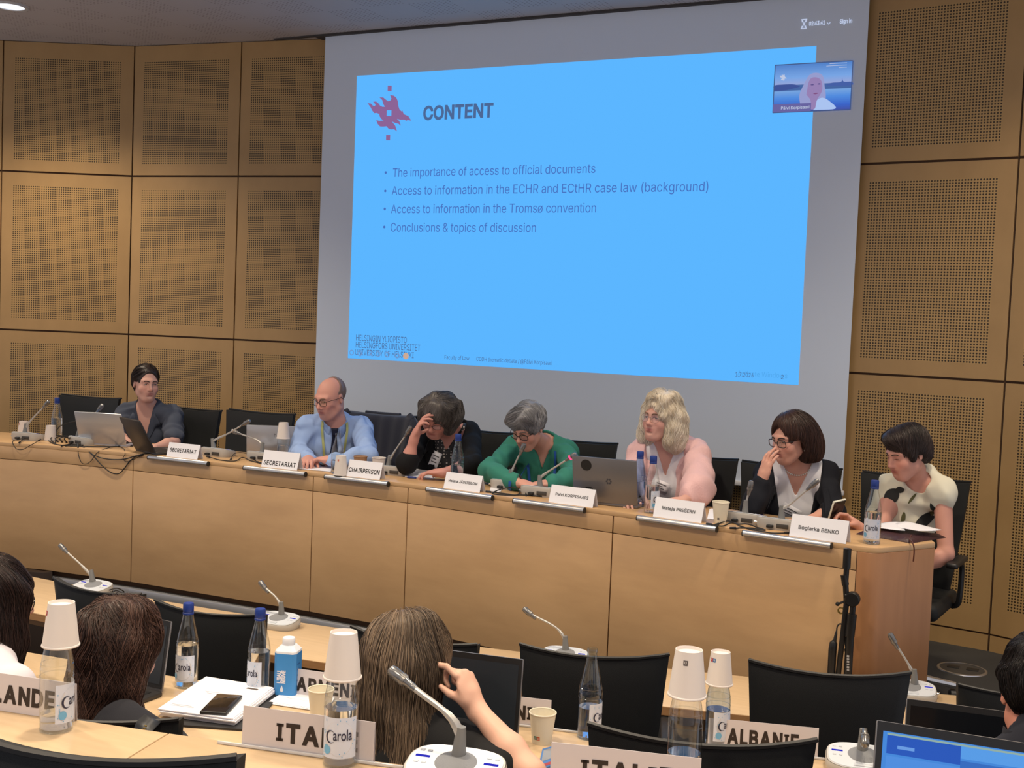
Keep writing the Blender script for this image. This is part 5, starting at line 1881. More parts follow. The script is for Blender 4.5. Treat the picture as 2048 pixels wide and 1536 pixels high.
low = msp(1666, 1345); top_ = msp(1695, 1098)
dirn = (top_ - low).normalized()
mb = MB()
foot = Vector((low.x - 0.012, 0, 0.22))
mb.tube([foot, msp(1693, 1205)], 0.0105, 10)
mb.build('main_pole', BLACKM, ms)
mb = MB(); mb.tube([msp(1691, 1170), msp(1688, 1150)], 0.0135, 12); mb.tube([msp(1693, 1205), msp(1691, 1165)], 0.011, 12)
mb.build('clutch', BLACKM, ms)
mb = MB(); mb.tube([msp(1691, 1168), msp(1694, 1125)], 0.0105, 10)
mb.build('boom_rod', BLACKM, ms)
mb = MB(); mb.tube([msp(1693, 1136), msp(1695, 1097)], 0.0150, 12)
mb.build('counterweight', BLACKM, ms)
mb = MB()
mb.lathe([(0.0, -0.016), (0.024, -0.016), (0.028, -0.010), (0.028, 0.010), (0.024, 0.016), (0.0, 0.016)], msp(1705, 1198), 20, 0, rotm(rx=PI / 2))
mb.tube([msp(1705, 1198), msp(1690, 1190)], 0.014, 10)
jn = mb.build('swivel_joint', BLACKM, ms)
mb = MB(); mb.lathe([(0.0, -0.02), (0.010, -0.02), (0.010, -0.016), (0.0, -0.016)], msp(1705, 1198), 14, 0, rotm(rx=PI / 2))
mb.build('screw', ALU, jn)
mb = MB(); mb.tube([msp(1692, 1202), msp(1676, 1208)], [0.005, 0.004], 8); mb.ball(msp(1675, 1208), 0.008)
mb.build('lever', BLACKM, ms)
mb = MB(); mb.lathe([(0.009, -0.006), (0.013, -0.006), (0.013, 0.006), (0.009, 0.006)], msp(1682, 1221), 16, 0, rotm(rx=PI / 2))
mb.build('knob', mat('brass_knob', (0.30, 0.22, 0.06), 0.35, 0.7), ms)
mb = MB(); mb.tube([msp(1706, 1212), msp(1704, 1232)], 0.011, 12); mb.tube([msp(1704, 1228), msp(1699, 1272)], 0.0185, 12); mb.tube([msp(1700, 1270), msp(1695, 1360)], 0.0155, 12)
bt = mb.build('boom_tube', BLACKM, ms)
mb = MB()
for k in range(6):
    mb.box(msp(1696, 1340 - k * 5.5, 4.4838), (0.009, 0.001, 0.0055 + 0.002 * (k % 2)))
mb.build('worn_print', mat('stand_print', (0.35, 0.35, 0.36), 0.5), bt, smooth=False, fix=False)
mb = MB(); mb.tube([msp(1700, 1302), msp(1690, 1300)], 0.007, 8); mb.ball(msp(1694, 1300), 0.010)
mb.build('clamp', BLACKM, ms)
for k in range(3):
    a = 2 * PI * k / 3 + 0.5
    mb = MB(); mb.tube([foot + Vector((0, 0, 0.0)), foot + Vector((0.16 * math.cos(a), 0.10 * math.sin(a), -0.21))], 0.007, 8)
    lg = mb.build('leg', BLACKM, ms)
    mb = MB(); mb.ball(foot + Vector((0.16 * math.cos(a), 0.10 * math.sin(a), -0.21)), 0.010)
    mb.build('rubber_foot', BLACK, lg)
mb = MB(); mb.lathe([(0.0, -0.02), (0.018, -0.02), (0.018, 0.02), (0.0, 0.02)], foot, 14)
mb.build('hub', BLACKM, ms)
hm = thing('handheld_microphone', 'black microphone hanging from its cable on the boom stand', 'microphone', MS)
mb = MB(); mb.tube([msp(1669, 1282), msp(1667, 1286), msp(1665, 1300), msp(1661, 1375)], [0.009, 0.0145, 0.0155, 0.0148], 12)
mb.build('barrel', BLACKM, hm)
mb = MB(); mb.tube([msp(1669, 1283), msp(1672, 1268), msp(1673, 1262)], [0.007, 0.005, 0.003], 10)
mb.build('strain_relief', BLACK, hm)
mb = MB(); mb.tube(spline([msp(1673, 1263), msp(1675, 1252), msp(1682, 1248), msp(1688, 1262), msp(1691, 1290), msp(1694, 1330, 4.487), msp(1689, 1370, 4.487)], 6), 0.0028, 8)
mb.build('cable', BLACK, hm)

# ------------------------------------------------------------------ cables
def cable(label, pts, r=0.0028, m=None):
    P = spline(pts, 8)
    c = P[0].copy()
    t = thing('cable', label, 'cable', c, 0, 'loose cables')
    mb = MB(); mb.tube([p - c for p in P], r, 8)
    mb.build('cable_run', m or mat('cable_black', (0.012, 0.011, 0.011), 0.5), t)
    for e, d in ((P[0], P[0] - P[1]), (P[-1], P[-1] - P[-2])):
        d = d.normalized()
        mb = MB(); mb.tube([e - c - d * 0.004, e - c + d * 0.022], [0.0055, 0.005], 8)
        mb.build('plug', BLACK, t)
    return t


def dk(px, py, lift=0.004):
    p = onz(px, py, Z_DESK + lift)
    lim = dfront(p.x)
    if p.y < lim + 0.004:                 # hangs down in front of the desk
        p = ony(px, py, lim - 0.006)
        p = ony(px, py, dfront(p.x) - 0.006)
    return p


def dkl(px, py, y):
    return ony(px, py, y)


cable('thin black cable looping over the edge left of the first microphones', [dk(45, 877, .012), dk(30, 880), dk(25, 884), dk(32, 897), dk(45, 899), dk(62, 890), dk(78, 881, .012)], 0.0022)
cable('black cable along the desk from the leftmost microphone to the cable heap', [dk(40, 884, .006), dk(60, 870, .02), dk(78, 868, .02), dk(95, 880), dk(110, 888), dk(140, 892), dk(190, 893), dk(230, 893), dk(258, 892)], 0.003)
cable('long black cable hanging lowest in front of the desk', [dk(158, 888), dk(165, 893), dk(185, 910), dk(203, 930), dk(222, 945), dk(238, 947), dk(250, 935), dk(262, 920), dk(285, 908), dk(320, 906)], 0.003)
cable('black cable running along the desk front edge to the first SECRETARIAT plate', [dk(160, 886), dk(180, 905), dk(200, 915), dk(225, 919), dk(250, 918), dk(280, 910), dk(322, 907)], 0.003)
cable('thin cable hanging in a loop left of the desk joint', [dk(156, 894), dk(157, 910), dk(163, 925), dk(172, 928), dk(182, 922), dk(195, 905), dk(212, 897), dk(232, 892)], 0.002)
cable('thin cable dangling beside the desk joint', [dk(238, 893), dk(248, 898), dk(250, 908), dk(246, 917), dk(252, 923), dk(262, 921), dk(280, 912)], 0.0018)
cy = onz(160, 885, Z_DESK).y
cable('black cable arching high over the silver laptop', [dk(110, 886), ony(115, 858, cy), ony(125, 850, cy), ony(140, 845, cy), ony(165, 841, cy), ony(190, 848, cy), ony(215, 862, cy), ony(238, 876, cy), dk(258, 890)], 0.0026)
cable('black cable curving from the heap to the silver laptop', [dk(178, 882, .01), dkl(195, 880, cy + .02), dkl(212, 870, cy + .03), dkl(230, 867, cy + .04), dkl(245, 877, cy + .04), dk(262, 888)], 0.0026)
for k in range(5):
    x0 = 106 + k * 9
    cable('short cable in the black heap left of the silver laptop, strand ' + ['nearest the bottle', 'second from the bottle', 'in the middle', 'second from the laptop', 'nearest the laptop'][k],
          [dk(x0, 885 - 2 * k % 3), dk(x0 - 4, 876, .02 + .004 * k), dk(x0 + 12, 871 + k, .03), dk(x0 + 30, 876, .025), dk(x0 + 38, 886 + k % 2), dk(x0 + 20, 891)], 0.0034)
cable('black cable behind the right end of the first SECRETARIAT plate', [dk(418, 914, .01), dk(440, 920), dk(470, 922), dk(485, 915, .01), dk(500, 921), dk(520, 926)], 0.0028)
cable('thin black cable loop between the two SECRETARIAT plates', [dk(462, 918), dk(468, 908, .02), dk(480, 905, .03), dk(495, 908, .02), dk(505, 917), dk(515, 924)], 0.002)
cable('coiled black cable at the microphones by the woman in green', [dk(980, 984), dk(1000, 986), dk(1015, 988), dk(1032, 990), dk(1040, 984, .01), dk(1030, 976, .02), dk(1012, 976, .02), dk(995, 981), dk(985, 987), dk(1010, 990), dk(1045, 990), dk(1075, 992)], 0.003)
cable('black cable standing up between the two green-shirt microphones', [dk(1052, 990), dk(1050, 975, .03), ony(1046, 962, onz(1050, 985, .75).y), ony(1043, 957, onz(1050, 985, .75).y)], 0.003)
cable('black cable bundle right of the blond woman’s name card', [dk(1422, 1049), dk(1445, 1052), dk(1465, 1045, .012), dk(1480, 1052), dk(1500, 1058), dk(1520, 1062), dk(1545, 1066), dk(1570, 1066)], 0.003)
cable('second black cable loop right of the cream cup', [dk(1436, 1048), dk(1455, 1042, .01), dk(1475, 1048), dk(1495, 1048, .01), dk(1515, 1055), dk(1530, 1060), dk(1500, 1056), dk(1470, 1056)], 0.003)
fz = Z_FRONT
cable('coiled black cable beside the leftmost front row microphone', [onz(212, 1184, fz + .004), onz(222, 1179, fz + .03), onz(236, 1177, fz + .035), onz(248, 1184, fz + .01), onz(240, 1190, fz + .004), onz(226, 1187, fz + .015), onz(232, 1181, fz + .02), onz(246, 1187, fz + .006)], 0.0026)

# bag strap over the middle row chair
M1 = CHAIRS['m1']
bp = ony(300, 1452, 2.02)
t = thing('handbag', 'black handbag hanging from the brown-haired woman’s chair, gold marks on its strap', 'bag', (bp.x, bp.y, bp.z - 0.02), 0.05)
mb = MB()
pp = [(-0.02, 0.035, -0.20), (-0.015, 0.03, -0.05), (-0.005, 0.018, 0.028), (0.004, -0.005, 0.036), (0.010, -0.036, 0.022), (0.016, -0.045, -0.04), (0.02, -0.05, -0.20)]
sp_ = spline(pp, 5)
vs_ = []
for p in sp_:
    vs_ += [p + Vector((-0.024, 0, 0.004)), p + Vector((0.024, 0, -0.006))]
mb.add(vs_, [(2 * i, 2 * i + 1, 2 * i + 3, 2 * i + 2) for i in range(len(sp_) - 1)])
o = mb.build('strap', mat('bag_black', (0.014, 0.015, 0.018), 0.45), t)
sd = o.modifiers.new('thickness', 'SOLIDIFY'); sd.thickness = 0.003
mb = MB(); mb.box((0.01, -0.062, -0.34), (0.26, 0.07, 0.26), bev=0.02, seg=3)
mb.build('bag_body', mat('bag_black', (0.014, 0.015, 0.018), 0.45), t)
mb = MB()
for k in range(6):
    p = sp_[18 + k] + Vector((0.006, -0.006, 0))
    mb.box(p, (0.006, 0.002, 0.003))
mb.build('gold_mark', mat('gold_print', (0.5, 0.36, 0.10), 0.35, 0.8), o)

# ================================================================== people: one continuous surface grown from distance fields
f32 = np.float32


def V3(*a):
    return np.array(a, dtype=np.float64)


def unit(v):
    return v / max(1e-9, np.linalg.norm(v))


def smin(a, b, k):
    if k <= 0:
        return np.minimum(a, b)
    h = np.maximum(k - np.abs(a - b), 0) / k
    return np.minimum(a, b) - h * h * k * 0.25


def smax(a, b, k):
    return -smin(-a, -b, k)


def ell(c, r, R=None):
    """ellipsoid; columns of R are its axes"""
    c = np.asarray(c, f32); r = np.asarray(r, f32)
    RT = None if R is None else np.asarray(R, f32)

    def f(p):
        q = p - c
        if RT is not None:
            q = q @ RT
        a = q / r
        k0 = np.sqrt(np.einsum('ij,ij->i', a, a)) + 1e-9
        a = a / r
        k1 = np.sqrt(np.einsum('ij,ij->i', a, a)) + 1e-9
        return k0 * (k0 - 1.0) / k1
    return f


def cap(a, b, ra, rb):
    a = np.asarray(a, f32); b = np.asarray(b, f32)
    ba = b - a
    bb = max(1e-9, float(ba @ ba))

    def f(p):
        pa = p - a
        h = np.clip((pa @ ba) / bb, 0, 1)
        q = pa - h[:, None] * ba
        return np.sqrt(np.einsum('ij,ij->i', q, q)) - (ra + (rb - ra) * h)
    return f


def half(c, n):
    """positive on the side n points to"""
    c = np.asarray(c, f32); n = np.asarray(unit(np.asarray(n, float)), f32)
    return lambda p: (p - c) @ n


class Field:
    def __init__(self):
        self.ops = []
        self.lo, self.hi = np.full(3, 1e9), np.full(3, -1e9)

    def box(self, c, r):
        c = np.asarray(c, float)
        self.lo = np.minimum(self.lo, c - r); self.hi = np.maximum(self.hi, c + r)

    def u(self, f, k=0.0):
        self.ops.append(('u', f, k)); return self

    def s(self, f, k=0.0):
        self.ops.append(('s', f, k)); return self

    def i(self, f, k=0.0):
        self.ops.append(('i', f, k)); return self

    def d(self, f):
        self.ops.append(('d', f, 0)); return self

    def ell(self, c, r, R=None, k=0.0):
        self.box(c, max(r)); return self.u(ell(c, r, R), k)

    def cap(self, a, b, ra, rb, k=0.0):
        self.box(a, ra); self.box(b, rb); return self.u(cap(a, b, ra, rb), k)

    def __call__(self, p):
        p = np.asarray(p, f32)
        d = np.full(len(p), 10.0, f32)
        for t, f, k in self.ops:
            if t == 'u':
                d = smin(d, f(p), k)
            elif t == 's':
                d = smax(d, -f(p), k)
            elif t == 'i':
                d = smax(d, f(p), k)
            else:
                d = d + f(p)
        return d

    def grad(self, p, e=0.0015):
        g = np.stack([self(p + np.eye(3, dtype=f32)[i] * e) - self(p - np.eye(3, dtype=f32)[i] * e) for i in range(3)], 1)
        return g / np.maximum(1e-9, np.linalg.norm(g, axis=1))[:, None]

    def land(self, p, off=0.0, n=6):
        """move points onto the surface (plus an offset)"""
        p = np.array(p, f32)
        for _ in range(n):
            p = p - self.grad(p) * (self(p) - off)[:, None] * 0.9
        return p

    def shoot(self, p, d, off=0.0, n=40):
        """walk from p along d until the surface"""
        p = np.array(p, f32); d = np.asarray(d, f32)
        for _ in range(n):
            p = p + d * np.clip(self(p) - off, -0.01, 0.03)[:, None] * 0.9
        return p


def surface(field, h, lo=None, hi=None):
    """surface nets: vertices (n,3), quads (m,4)"""
    lo = np.asarray(field.lo if lo is None else lo, float) - 3 * h
    hi = np.asarray(field.hi if hi is None else hi, float) + 3 * h
    B = 6
    nb = np.ceil((hi - lo) / (h * B)).astype(int)
    n = nb * B + 1
    cx = [lo[a] + (np.arange(nb[a]) + 0.5) * h * B for a in range(3)]
    cc = np.stack(np.meshgrid(*cx, indexing='ij'), -1).reshape(-1, 3).astype(f32)
    dc = np.concatenate([field(cc[i:i + 200000]) for i in range(0, len(cc), 200000)]).reshape(nb)
    near = np.abs(dc) < h * B * 1.25
    D = np.empty(n, f32)
    D[:] = 1.0
    big = np.repeat(np.repeat(np.repeat(dc, B, 0), B, 1), B, 2)
    D[:-1, :-1, :-1] = big
    D[-1], D[:, -1], D[:, :, -1] = 1.0, 1.0, 1.0
    bi = np.argwhere(near)
    off = np.stack(np.meshgrid(np.arange(B + 1), np.arange(B + 1), np.arange(B + 1), indexing='ij'), -1).reshape(-1, 3)
    for s in range(0, len(bi), 600):
        ii = (bi[s:s + 600, None, :] * B + off[None]).reshape(-1, 3)
        D[ii[:, 0], ii[:, 1], ii[:, 2]] = field((lo + ii * h).astype(f32))
    D[0], D[-1] = 1.0, 1.0
    D[:, 0], D[:, -1] = 1.0, 1.0
    D[:, :, 0], D[:, :, -1] = 1.0, 1.0
    I = D < 0
    cs = np.zeros(tuple(n - 1), np.int8)
    for dx in (0, 1):
        for dy in (0, 1):
            for dz in (0, 1):
                cs += I[dx:n[0] - 1 + dx, dy:n[1] - 1 + dy, dz:n[2] - 1 + dz]
    act = np.argwhere((cs > 0) & (cs < 8))
    idx = np.full(tuple(n - 1), -1, np.int32)
    idx[act[:, 0], act[:, 1], act[:, 2]] = np.arange(len(act))
    cor = [(x, y, z) for x in (0, 1) for y in (0, 1) for z in (0, 1)]
    val = {c: D[act[:, 0] + c[0], act[:, 1] + c[1], act[:, 2] + c[2]] for c in cor}
    acc = np.zeros((len(act), 3)); cnt = np.zeros(len(act))
    for a in cor:
        for ax in range(3):
            if a[ax] == 0:
                b = list(a); b[ax] = 1; b = tuple(b)
                va, vb = val[a], val[b]
                m = (va < 0) != (vb < 0)
                t = np.where(m, va / np.where(m, va - vb, 1), 0)
                pt = np.tile(np.array(a, float), (len(act), 1)); pt[:, ax] = t
                acc += pt * m[:, None]; cnt += m
    vert = lo + (act + acc / cnt[:, None]) * h
    quads = []
    for ax in range(3):
        u, v = (ax + 1) % 3, (ax + 2) % 3
        sl0 = [slice(0, None)] * 3; sl1 = [slice(0, None)] * 3
        sl0[ax] = slice(0, -1); sl1[ax] = slice(1, None)
        ch = I[tuple(sl0)] != I[tuple(sl1)]
        e = np.argwhere(ch)
        e = e[(e[:, u] > 0) & (e[:, v] > 0) & (e[:, u] < n[u] - 1) & (e[:, v] < n[v] - 1)]
        ins = I[e[:, 0], e[:, 1], e[:, 2]]
        q = []
        for du, dv in ((-1, -1), (0, -1), (0, 0), (-1, 0)):
            w = e.copy(); w[:, u] += du; w[:, v] += dv
            q.append(idx[w[:, 0], w[:, 1], w[:, 2]])
        q = np.stack(q, 1)
        q[~ins] = q[~ins][:, ::-1]
        quads.append(q)
    quads = np.concatenate(quads)
    quads = quads[(quads >= 0).all(1)]
    return vert, quads


def mesh_np(name, verts, quads, m, parent, tint=None, smooth=True):
    me = bpy.data.meshes.new(name)
    k = quads.shape[1]
    me.vertices.add(len(verts))
    me.vertices.foreach_set('co', np.asarray(verts, f32).ravel())
    me.loops.add(quads.size)
    me.loops.foreach_set('vertex_index', quads.astype(np.int32).ravel())
    me.polygons.add(len(quads))
    me.polygons.foreach_set('loop_start', (np.arange(len(quads)) * k).astype(np.int32))
    if smooth:
        me.polygons.foreach_set('use_smooth', np.ones(len(quads), bool))
    me.materials.append(m)
    me.update(calc_edges=True)
    if tint is not None:
        a = me.color_attributes.new('tint', 'FLOAT_COLOR', 'POINT')
        c = np.ones((len(verts), 4), f32)
        c[:, :3] = tint
        a.data.foreach_set('color', c.ravel())
    o = bpy.data.objects.new(name, me)
    COL.objects.link(o)
    o.parent = parent
    return o


def ripple(amp, freqs, seed, n=6):
    r = np.random.RandomState(seed)
    ks = [unit(r.randn(3)) * r.uniform(*freqs) for _ in range(n)]
    k2 = [unit(r.randn(3)) * r.uniform(*freqs) * 0.45 for _ in range(n)]
    ph = r.uniform(0, 6.28, n)

    def f(p):
        o = np.zeros(len(p), f32)
        for k, a, q in zip(ks, ph, k2):
            o += np.sin(p @ k.astype(f32) + a + 1.9 * np.sin(p @ q.astype(f32) + 2 * a))
        return (o * (amp / n * 2.6)).astype(f32)
    return f


def Rhead(yaw, pitch, roll):
    y, p, r = [math.radians(a) for a in (yaw, pitch, roll)]
    return np.array((Matrix.Rotation(y, 3, 'Z') @ Matrix.Rotation(p, 3, 'X') @ Matrix.Rotation(r, 3, 'Y')))


SKIN = attr_mat('skin', rough=0.5, spec=0.35, sss=0.06)
CLOTH = {}


def cloth(name, col, rough=0.85, sheen=0.05, bump=0.12, bscale=700):
    return mat(name, col, rough, 0, 0.25, sheen=sheen, bump=bump, bscale=bscale)


HAIRM = attr_mat('hair', rough=0.42, spec=0.45)
SCLERA = mat('eye_white', (0.62, 0.58, 0.55), 0.25)
IRIS = mat('eye_iris', (0.05, 0.035, 0.025), 0.2)
LENSM = thin_glass('spectacle_lens', (0.97, 0.98, 1.0), 0.035)


class Person:
    def __init__(self, label, spec):
        self.s = spec
        g = spec.get
        P = lambda k: np.array(ony(*spec[k])) if len(spec[k]) == 3 and max(spec[k]) > 20 else np.array(spec[k], float)
        self.H = P('H')
        self.hs = g('hs', 0.875)
        self.bs = g('bs', 0.90)
        self.Rh = Rhead(*g('face', (0, 0, 0)))
        self.N, self.SL, self.SR = P('N'), P('SL'), P('SR')
        self.EL, self.ER, self.WL, self.WR = P('EL'), P('ER'), P('WL'), P('WR')
        fl = g('floor', 0.0)
        uu = unit(self.SL - self.SR)
        fwd = unit(np.cross(uu, V3(0, 0, 1)))
        self.fwd = fwd
        self.Pv = np.array(g('Pv', tuple(self.N[:2] - fwd[:2] * g('lean', 0.14)) + (fl + 0.53,)), float)
        self.L = np.linalg.norm(self.N - self.Pv)
        self.t = unit(self.N - self.Pv)
        self.u = unit(uu - self.t * (uu @ self.t))
        self.f = np.cross(self.u, self.t)
        self.B = np.stack([self.u, self.f, self.t], 1)      # torso axes
        self.fem = g('fem', True)
        self.root = thing('person', label, 'person', (self.Pv[0], self.Pv[1], fl), 0)
        self.O = np.array([self.Pv[0], self.Pv[1], fl])
        self.skin = S(g('skin', (205, 160, 140)))
        self.parts = {}

    # --- local head point -> world
    def hp(self, *p):
        return self.H + self.Rh @ (np.array(p, float) * self.hs)

    def hloc(self, p):
        return ((p - self.H) @ self.Rh) / self.hs

    def tp(self, a, b, c):
        """torso point: a sideways (person's left), b forward, c up from the neck base"""
        return self.N + self.u * a + self.f * b + self.t * c

    def torso(self, F, grow=0.0, low=True, k=0.05):
        L, B, w, b = self.L, self.B, self.s.get('wide', 1.0) * self.bs, self.bs
        F.ell(self.tp(0, 0.0, -0.36 * L), (0.150 * w + grow, 0.102 * w + grow, 0.36 * L + grow), B, k)
        F.ell(self.tp(0, 0.005, -0.72 * L), (0.140 * w + grow, 0.108 * w + grow, 0.30 * L + grow), B, k)
        if self.fem:
            for s in (-1, 1):
                F.ell(self.tp(s * 0.068, 0.078 * w, -0.42 * L), (0.060 * b + grow, 0.050 * b + grow, 0.064 * b + grow), B, 0.05)
        for Sx in (self.SL, self.SR):
            F.cap(self.tp(0, -0.01, -0.035), Sx - self.t * 0.004, 0.052 * b + grow, 0.050 * b + grow, 0.05)
            F.cap(self.tp(0, -0.015, 0.035), Sx * 0.75 + self.N * 0.25 + self.t * 0.004, 0.040 * b + grow, 0.036 * b + grow, 0.05)
        if low:
            F.ell(self.Pv - self.t * 0.02, (0.165 * w + grow, 0.130 * b + grow, 0.12 + grow), B, 0.06)

    def arm(self, F, side, grow=0.0, upto=2.0, k=0.035, e=1.0):
        Sx, E, W = (self.SL, self.EL, self.WL) if side > 0 else (self.SR, self.ER, self.WR)
        th = (0.92 if self.fem else 1.06) * (self.bs + 0.02)
        F.cap(Sx, E, 0.048 * th + grow, 0.037 * th + grow, k) if upto >= 1 else F.cap(Sx, Sx + (E - Sx) * upto, 0.048 * th + grow * 1.1, 0.041 * th + grow * 1.5, k)
        if upto > 1:
            q = E + (W - E) * min(1.0, upto - 1)
            F.cap(E, E + (q - E) * 0.35, 0.036 * th + grow, 0.038 * th + grow, 0.02)
            F.cap(E + (q - E) * 0.35, q, 0.038 * th + grow, (0.038 - 0.014 * min(1.0, upto - 1)) * th + grow * e, 0.02)

    def hand(self, F, side):
        g = self.s.get('handL' if side > 0 else 'handR', {})
        E, W = (self.EL, self.WL) if side > 0 else (self.ER, self.WR)
        d = unit(np.array(g['d'], float)) if 'd' in g else unit(W - E)
        nm = np.array(g.get('n', (0, 0, -1)), float)
        nm = unit(nm - d * (nm @ d))
        s = np.cross(d, nm) * (-1 if side > 0 else 1)
        sc = g.get('size', 0.95 if self.fem else 1.05) * (self.bs + 0.01)
        R = np.stack([s, nm, d], 1)
        c = lambda a, b, e: W + (s * a + nm * b + d * e) * sc
        F.ell(c(0.0, -0.001, 0.048), (0.040 * sc, 0.0155 * sc, 0.050 * sc), R, 0.012)
        F.cap(c(0.0, 0, -0.012), c(0, 0, 0.03), 0.023 * sc, 0.022 * sc, 0.02)
        F.ell(c(0.020, 0.008, 0.028), (0.016 * sc, 0.014 * sc, 0.026 * sc), R, 0.012)
        curls = g.get('curl', (20, 22, 24, 28))
        spread = g.get('spread', 1.0)
        for q, (bx, be, ln) in enumerate(((0.029, 0.086, 0.077), (0.0100, 0.091, 0.085), (-0.0098, 0.087, 0.079), (-0.028, 0.078, 0.062))):
            p = c(bx, 0, be)
            an = 0.0
            sd = s * (bx * 3.0 * spread)
            for j, (fr_, r0, r1) in enumerate(((0.46, 0.0088, 0.0082), (0.30, 0.0082, 0.0074), (0.24, 0.0074, 0.0062))):
                an += math.radians(curls[q] * (1.0, 1.25, 0.8)[j])
                dr = unit(d * math.cos(an) + nm * math.sin(an) + sd * (1 if j == 0 else 0.5))
                e = p + dr * ln * fr_ * sc
                F.cap(p, e, r0 * sc, r1 * sc, 0.003 if j else 0.005)
                p = e
        th = g.get('thumb', (0.75, 0.35, 0.6))
        p = c(0.024, 0.004, 0.022)
        d1 = unit(s * th[0] + nm * th[1] + d * th[2])
        e = p + d1 * 0.042 * sc
        F.cap(p, e, 0.0125 * sc, 0.0098 * sc, 0.010)
        d2 = unit(s * th[0] * 0.45 + nm * (th[1] + 0.15) + d * (th[2] + 0.5))
        F.cap(e, e + d2 * 0.032 * sc, 0.0098 * sc, 0.0075 * sc, 0.004)

    def head(self, F):
        h, R, hs = self.hp, self.Rh, self.hs
        E = lambda c, r, k: F.ell(h(*c), tuple(np.array(r) * hs), R, k)
        m = 1.0 if self.fem else 1.10
        E((0, 0.018, 0.034), (0.0745, 0.094, 0.086), 0.0)
        E((0, -0.026, -0.020), (0.0575 * m, 0.066, 0.080), 0.04)
        E((0, -0.032, -0.068), (0.0405 * m, 0.052, 0.048), 0.035)
        E((0, -0.064, -0.103), (0.021 * m, 0.018, 0.015), 0.030)
        for s in (-1, 1):
            E((s * 0.040, -0.060, -0.034), (0.022, 0.022, 0.022), 0.03)
            F.cap(h(s * 0.012, -0.088, 0.024), h(s * 0.046, -0.074, 0.024), 0.0085 * hs, 0.007 * hs, 0.022)
            F.cap(h(s * 0.050 * m, -0.003, -0.062), h(s * 0.024 * m, -0.060, -0.098), 0.014 * hs, 0.012 * hs, 0.035)
        for s in (-1, 1):
            F.s(ell(h(s * 0.0315, -0.100, 0.0035), np.array((0.021, 0.013, 0.0115)) * hs, R), 0.016)
            if not self.fem:
                F.s(ell(h(s * 0.066, -0.066, -0.062), np.array((0.012, 0.028, 0.028)) * hs, R), 0.02)
        for s in (-1, 1):
            E((s * 0.0315, -0.0772, 0.0035), (0.0148, 0.0125, 0.0118), 0.004)
        # nose
        F.cap(h(0, -0.090, 0.012), h(0, -0.1115, -0.026), 0.0072 * hs, 0.0098 * hs, 0.014)
        E((0, -0.1110, -0.0305), (0.0118, 0.0105, 0.0095), 0.008)
        for s in (-1, 1):
            E((s * 0.0125, -0.0985, -0.0345), (0.0078, 0.0095, 0.0068), 0.006)
        # mouth
        E((0, -0.080, -0.064), (0.033, 0.014, 0.022), 0.018)
        E((0, -0.0872, -0.0590), (0.0255, 0.0085, 0.0044), 0.004)
        E((0, -0.0855, -0.0686), (0.0220, 0.0090, 0.0054), 0.004)
        F.s(ell(h(0, -0.0985, -0.0636), np.array((0.026, 0.0085, 0.0012)) * hs, R), 0.002)
        F.s(ell(h(0, -0.0945, -0.0800), np.array((0.018, 0.006, 0.006)) * hs, R), 0.008)
        op = self.s.get('eyes', 0.5)
        for s in (-1, 1):
            if op > 0:
                F.s(ell(h(s * 0.0315, -0.0965, 0.0030 - 0.002 * (1 - op)), np.array((0.0132, 0.0135, 0.0050 * op + 0.0006)) * hs, R), 0.002)
        # ears
        for s in (-1, 1):
            er = np.array(Matrix.Rotation(s * 0.35, 3, 'Z') @ Matrix.Rotation(-0.18, 3, 'X'))
            F.ell(h(s * 0.0775, 0.014, -0.004), tuple(np.array((0.0065, 0.018, 0.031)) * hs), R @ er, 0.006)
            F.s(ell(h(s * 0.0845, 0.008, -0.004), np.array((0.006, 0.009, 0.016)) * hs, R @ er), 0.006)
        # neck
        F.cap(self.tp(0, -0.012, -0.02), h(0, 0.026, -0.058), 0.054 * self.bs * (0.92 if self.fem else 1.08), 0.049 * self.bs * (0.92 if self.fem else 1.10), 0.028)

    def body_field(self, legs=True):
        F = Field()
        self.torso(F)
        self.head(F)
        for s in (-1, 1):
            self.arm(F, s)
            self.hand(F, s)
        if legs:
            fl = self.O[2]
            for s in (-1, 1):
                hip = self.Pv + self.u * s * 0.085 - V3(0, 0, 0.03)
                kn = hip + self.fwd * 0.40 + self.u * s * 0.02 + V3(0, 0, 0.02)
                an = V3(kn[0], kn[1], fl + 0.09) + self.fwd * self.s.get('shin', -0.14)
                F.cap(hip, kn, 0.082, 0.056, 0.05)
                F.cap(kn, kn * 0.65 + an * 0.35, 0.054, 0.056, 0.03)
                F.cap(kn * 0.65 + an * 0.35, an, 0.056, 0.036, 0.03)
                F.cap(an - V3(0, 0, 0.045), an - V3(0, 0, 0.055) + self.fwd * 0.15, 0.036, 0.028, 0.03)
                self.leg = getattr(self, 'leg', {})
                self.leg[s] = (hip, kn, an)
        return F

    def build_body(self, h=0.0042):
        self.F = self.body_field()
        v, q = surface(self.F, h)
        loc = self.hloc(v)
        t = np.tile(np.array(self.skin), (len(v), 1))
        inh = loc[:, 2] > -0.13
        def spot(c, r):
            return np.exp(-np.sum(((loc - np.array(c)) / np.array(r)) ** 2, 1)) * inh
        red = np.array(self.s.get('lip', S((165, 85, 80))))
        lips = np.clip(spot((0, -0.1, -0.0592), (0.027, 0.02, 0.0048)) + spot((0, -0.098, -0.0690), (0.023, 0.02, 0.0056)), 0, 1)[:, None]
        t = t * (1 - lips * 0.75) + red * lips * 0.75
        blush = np.clip(spot((0.042, -0.075, -0.03), (0.024, 0.04, 0.022)) + spot((-0.042, -0.075, -0.03), (0.024, 0.04, 0.022)) + 0.8 * spot((0, -0.112, -0.03), (0.014, 0.02, 0.014)), 0, 1)[:, None]
        t = t * (1 - blush * np.array((0.02, 0.16, 0.16)))
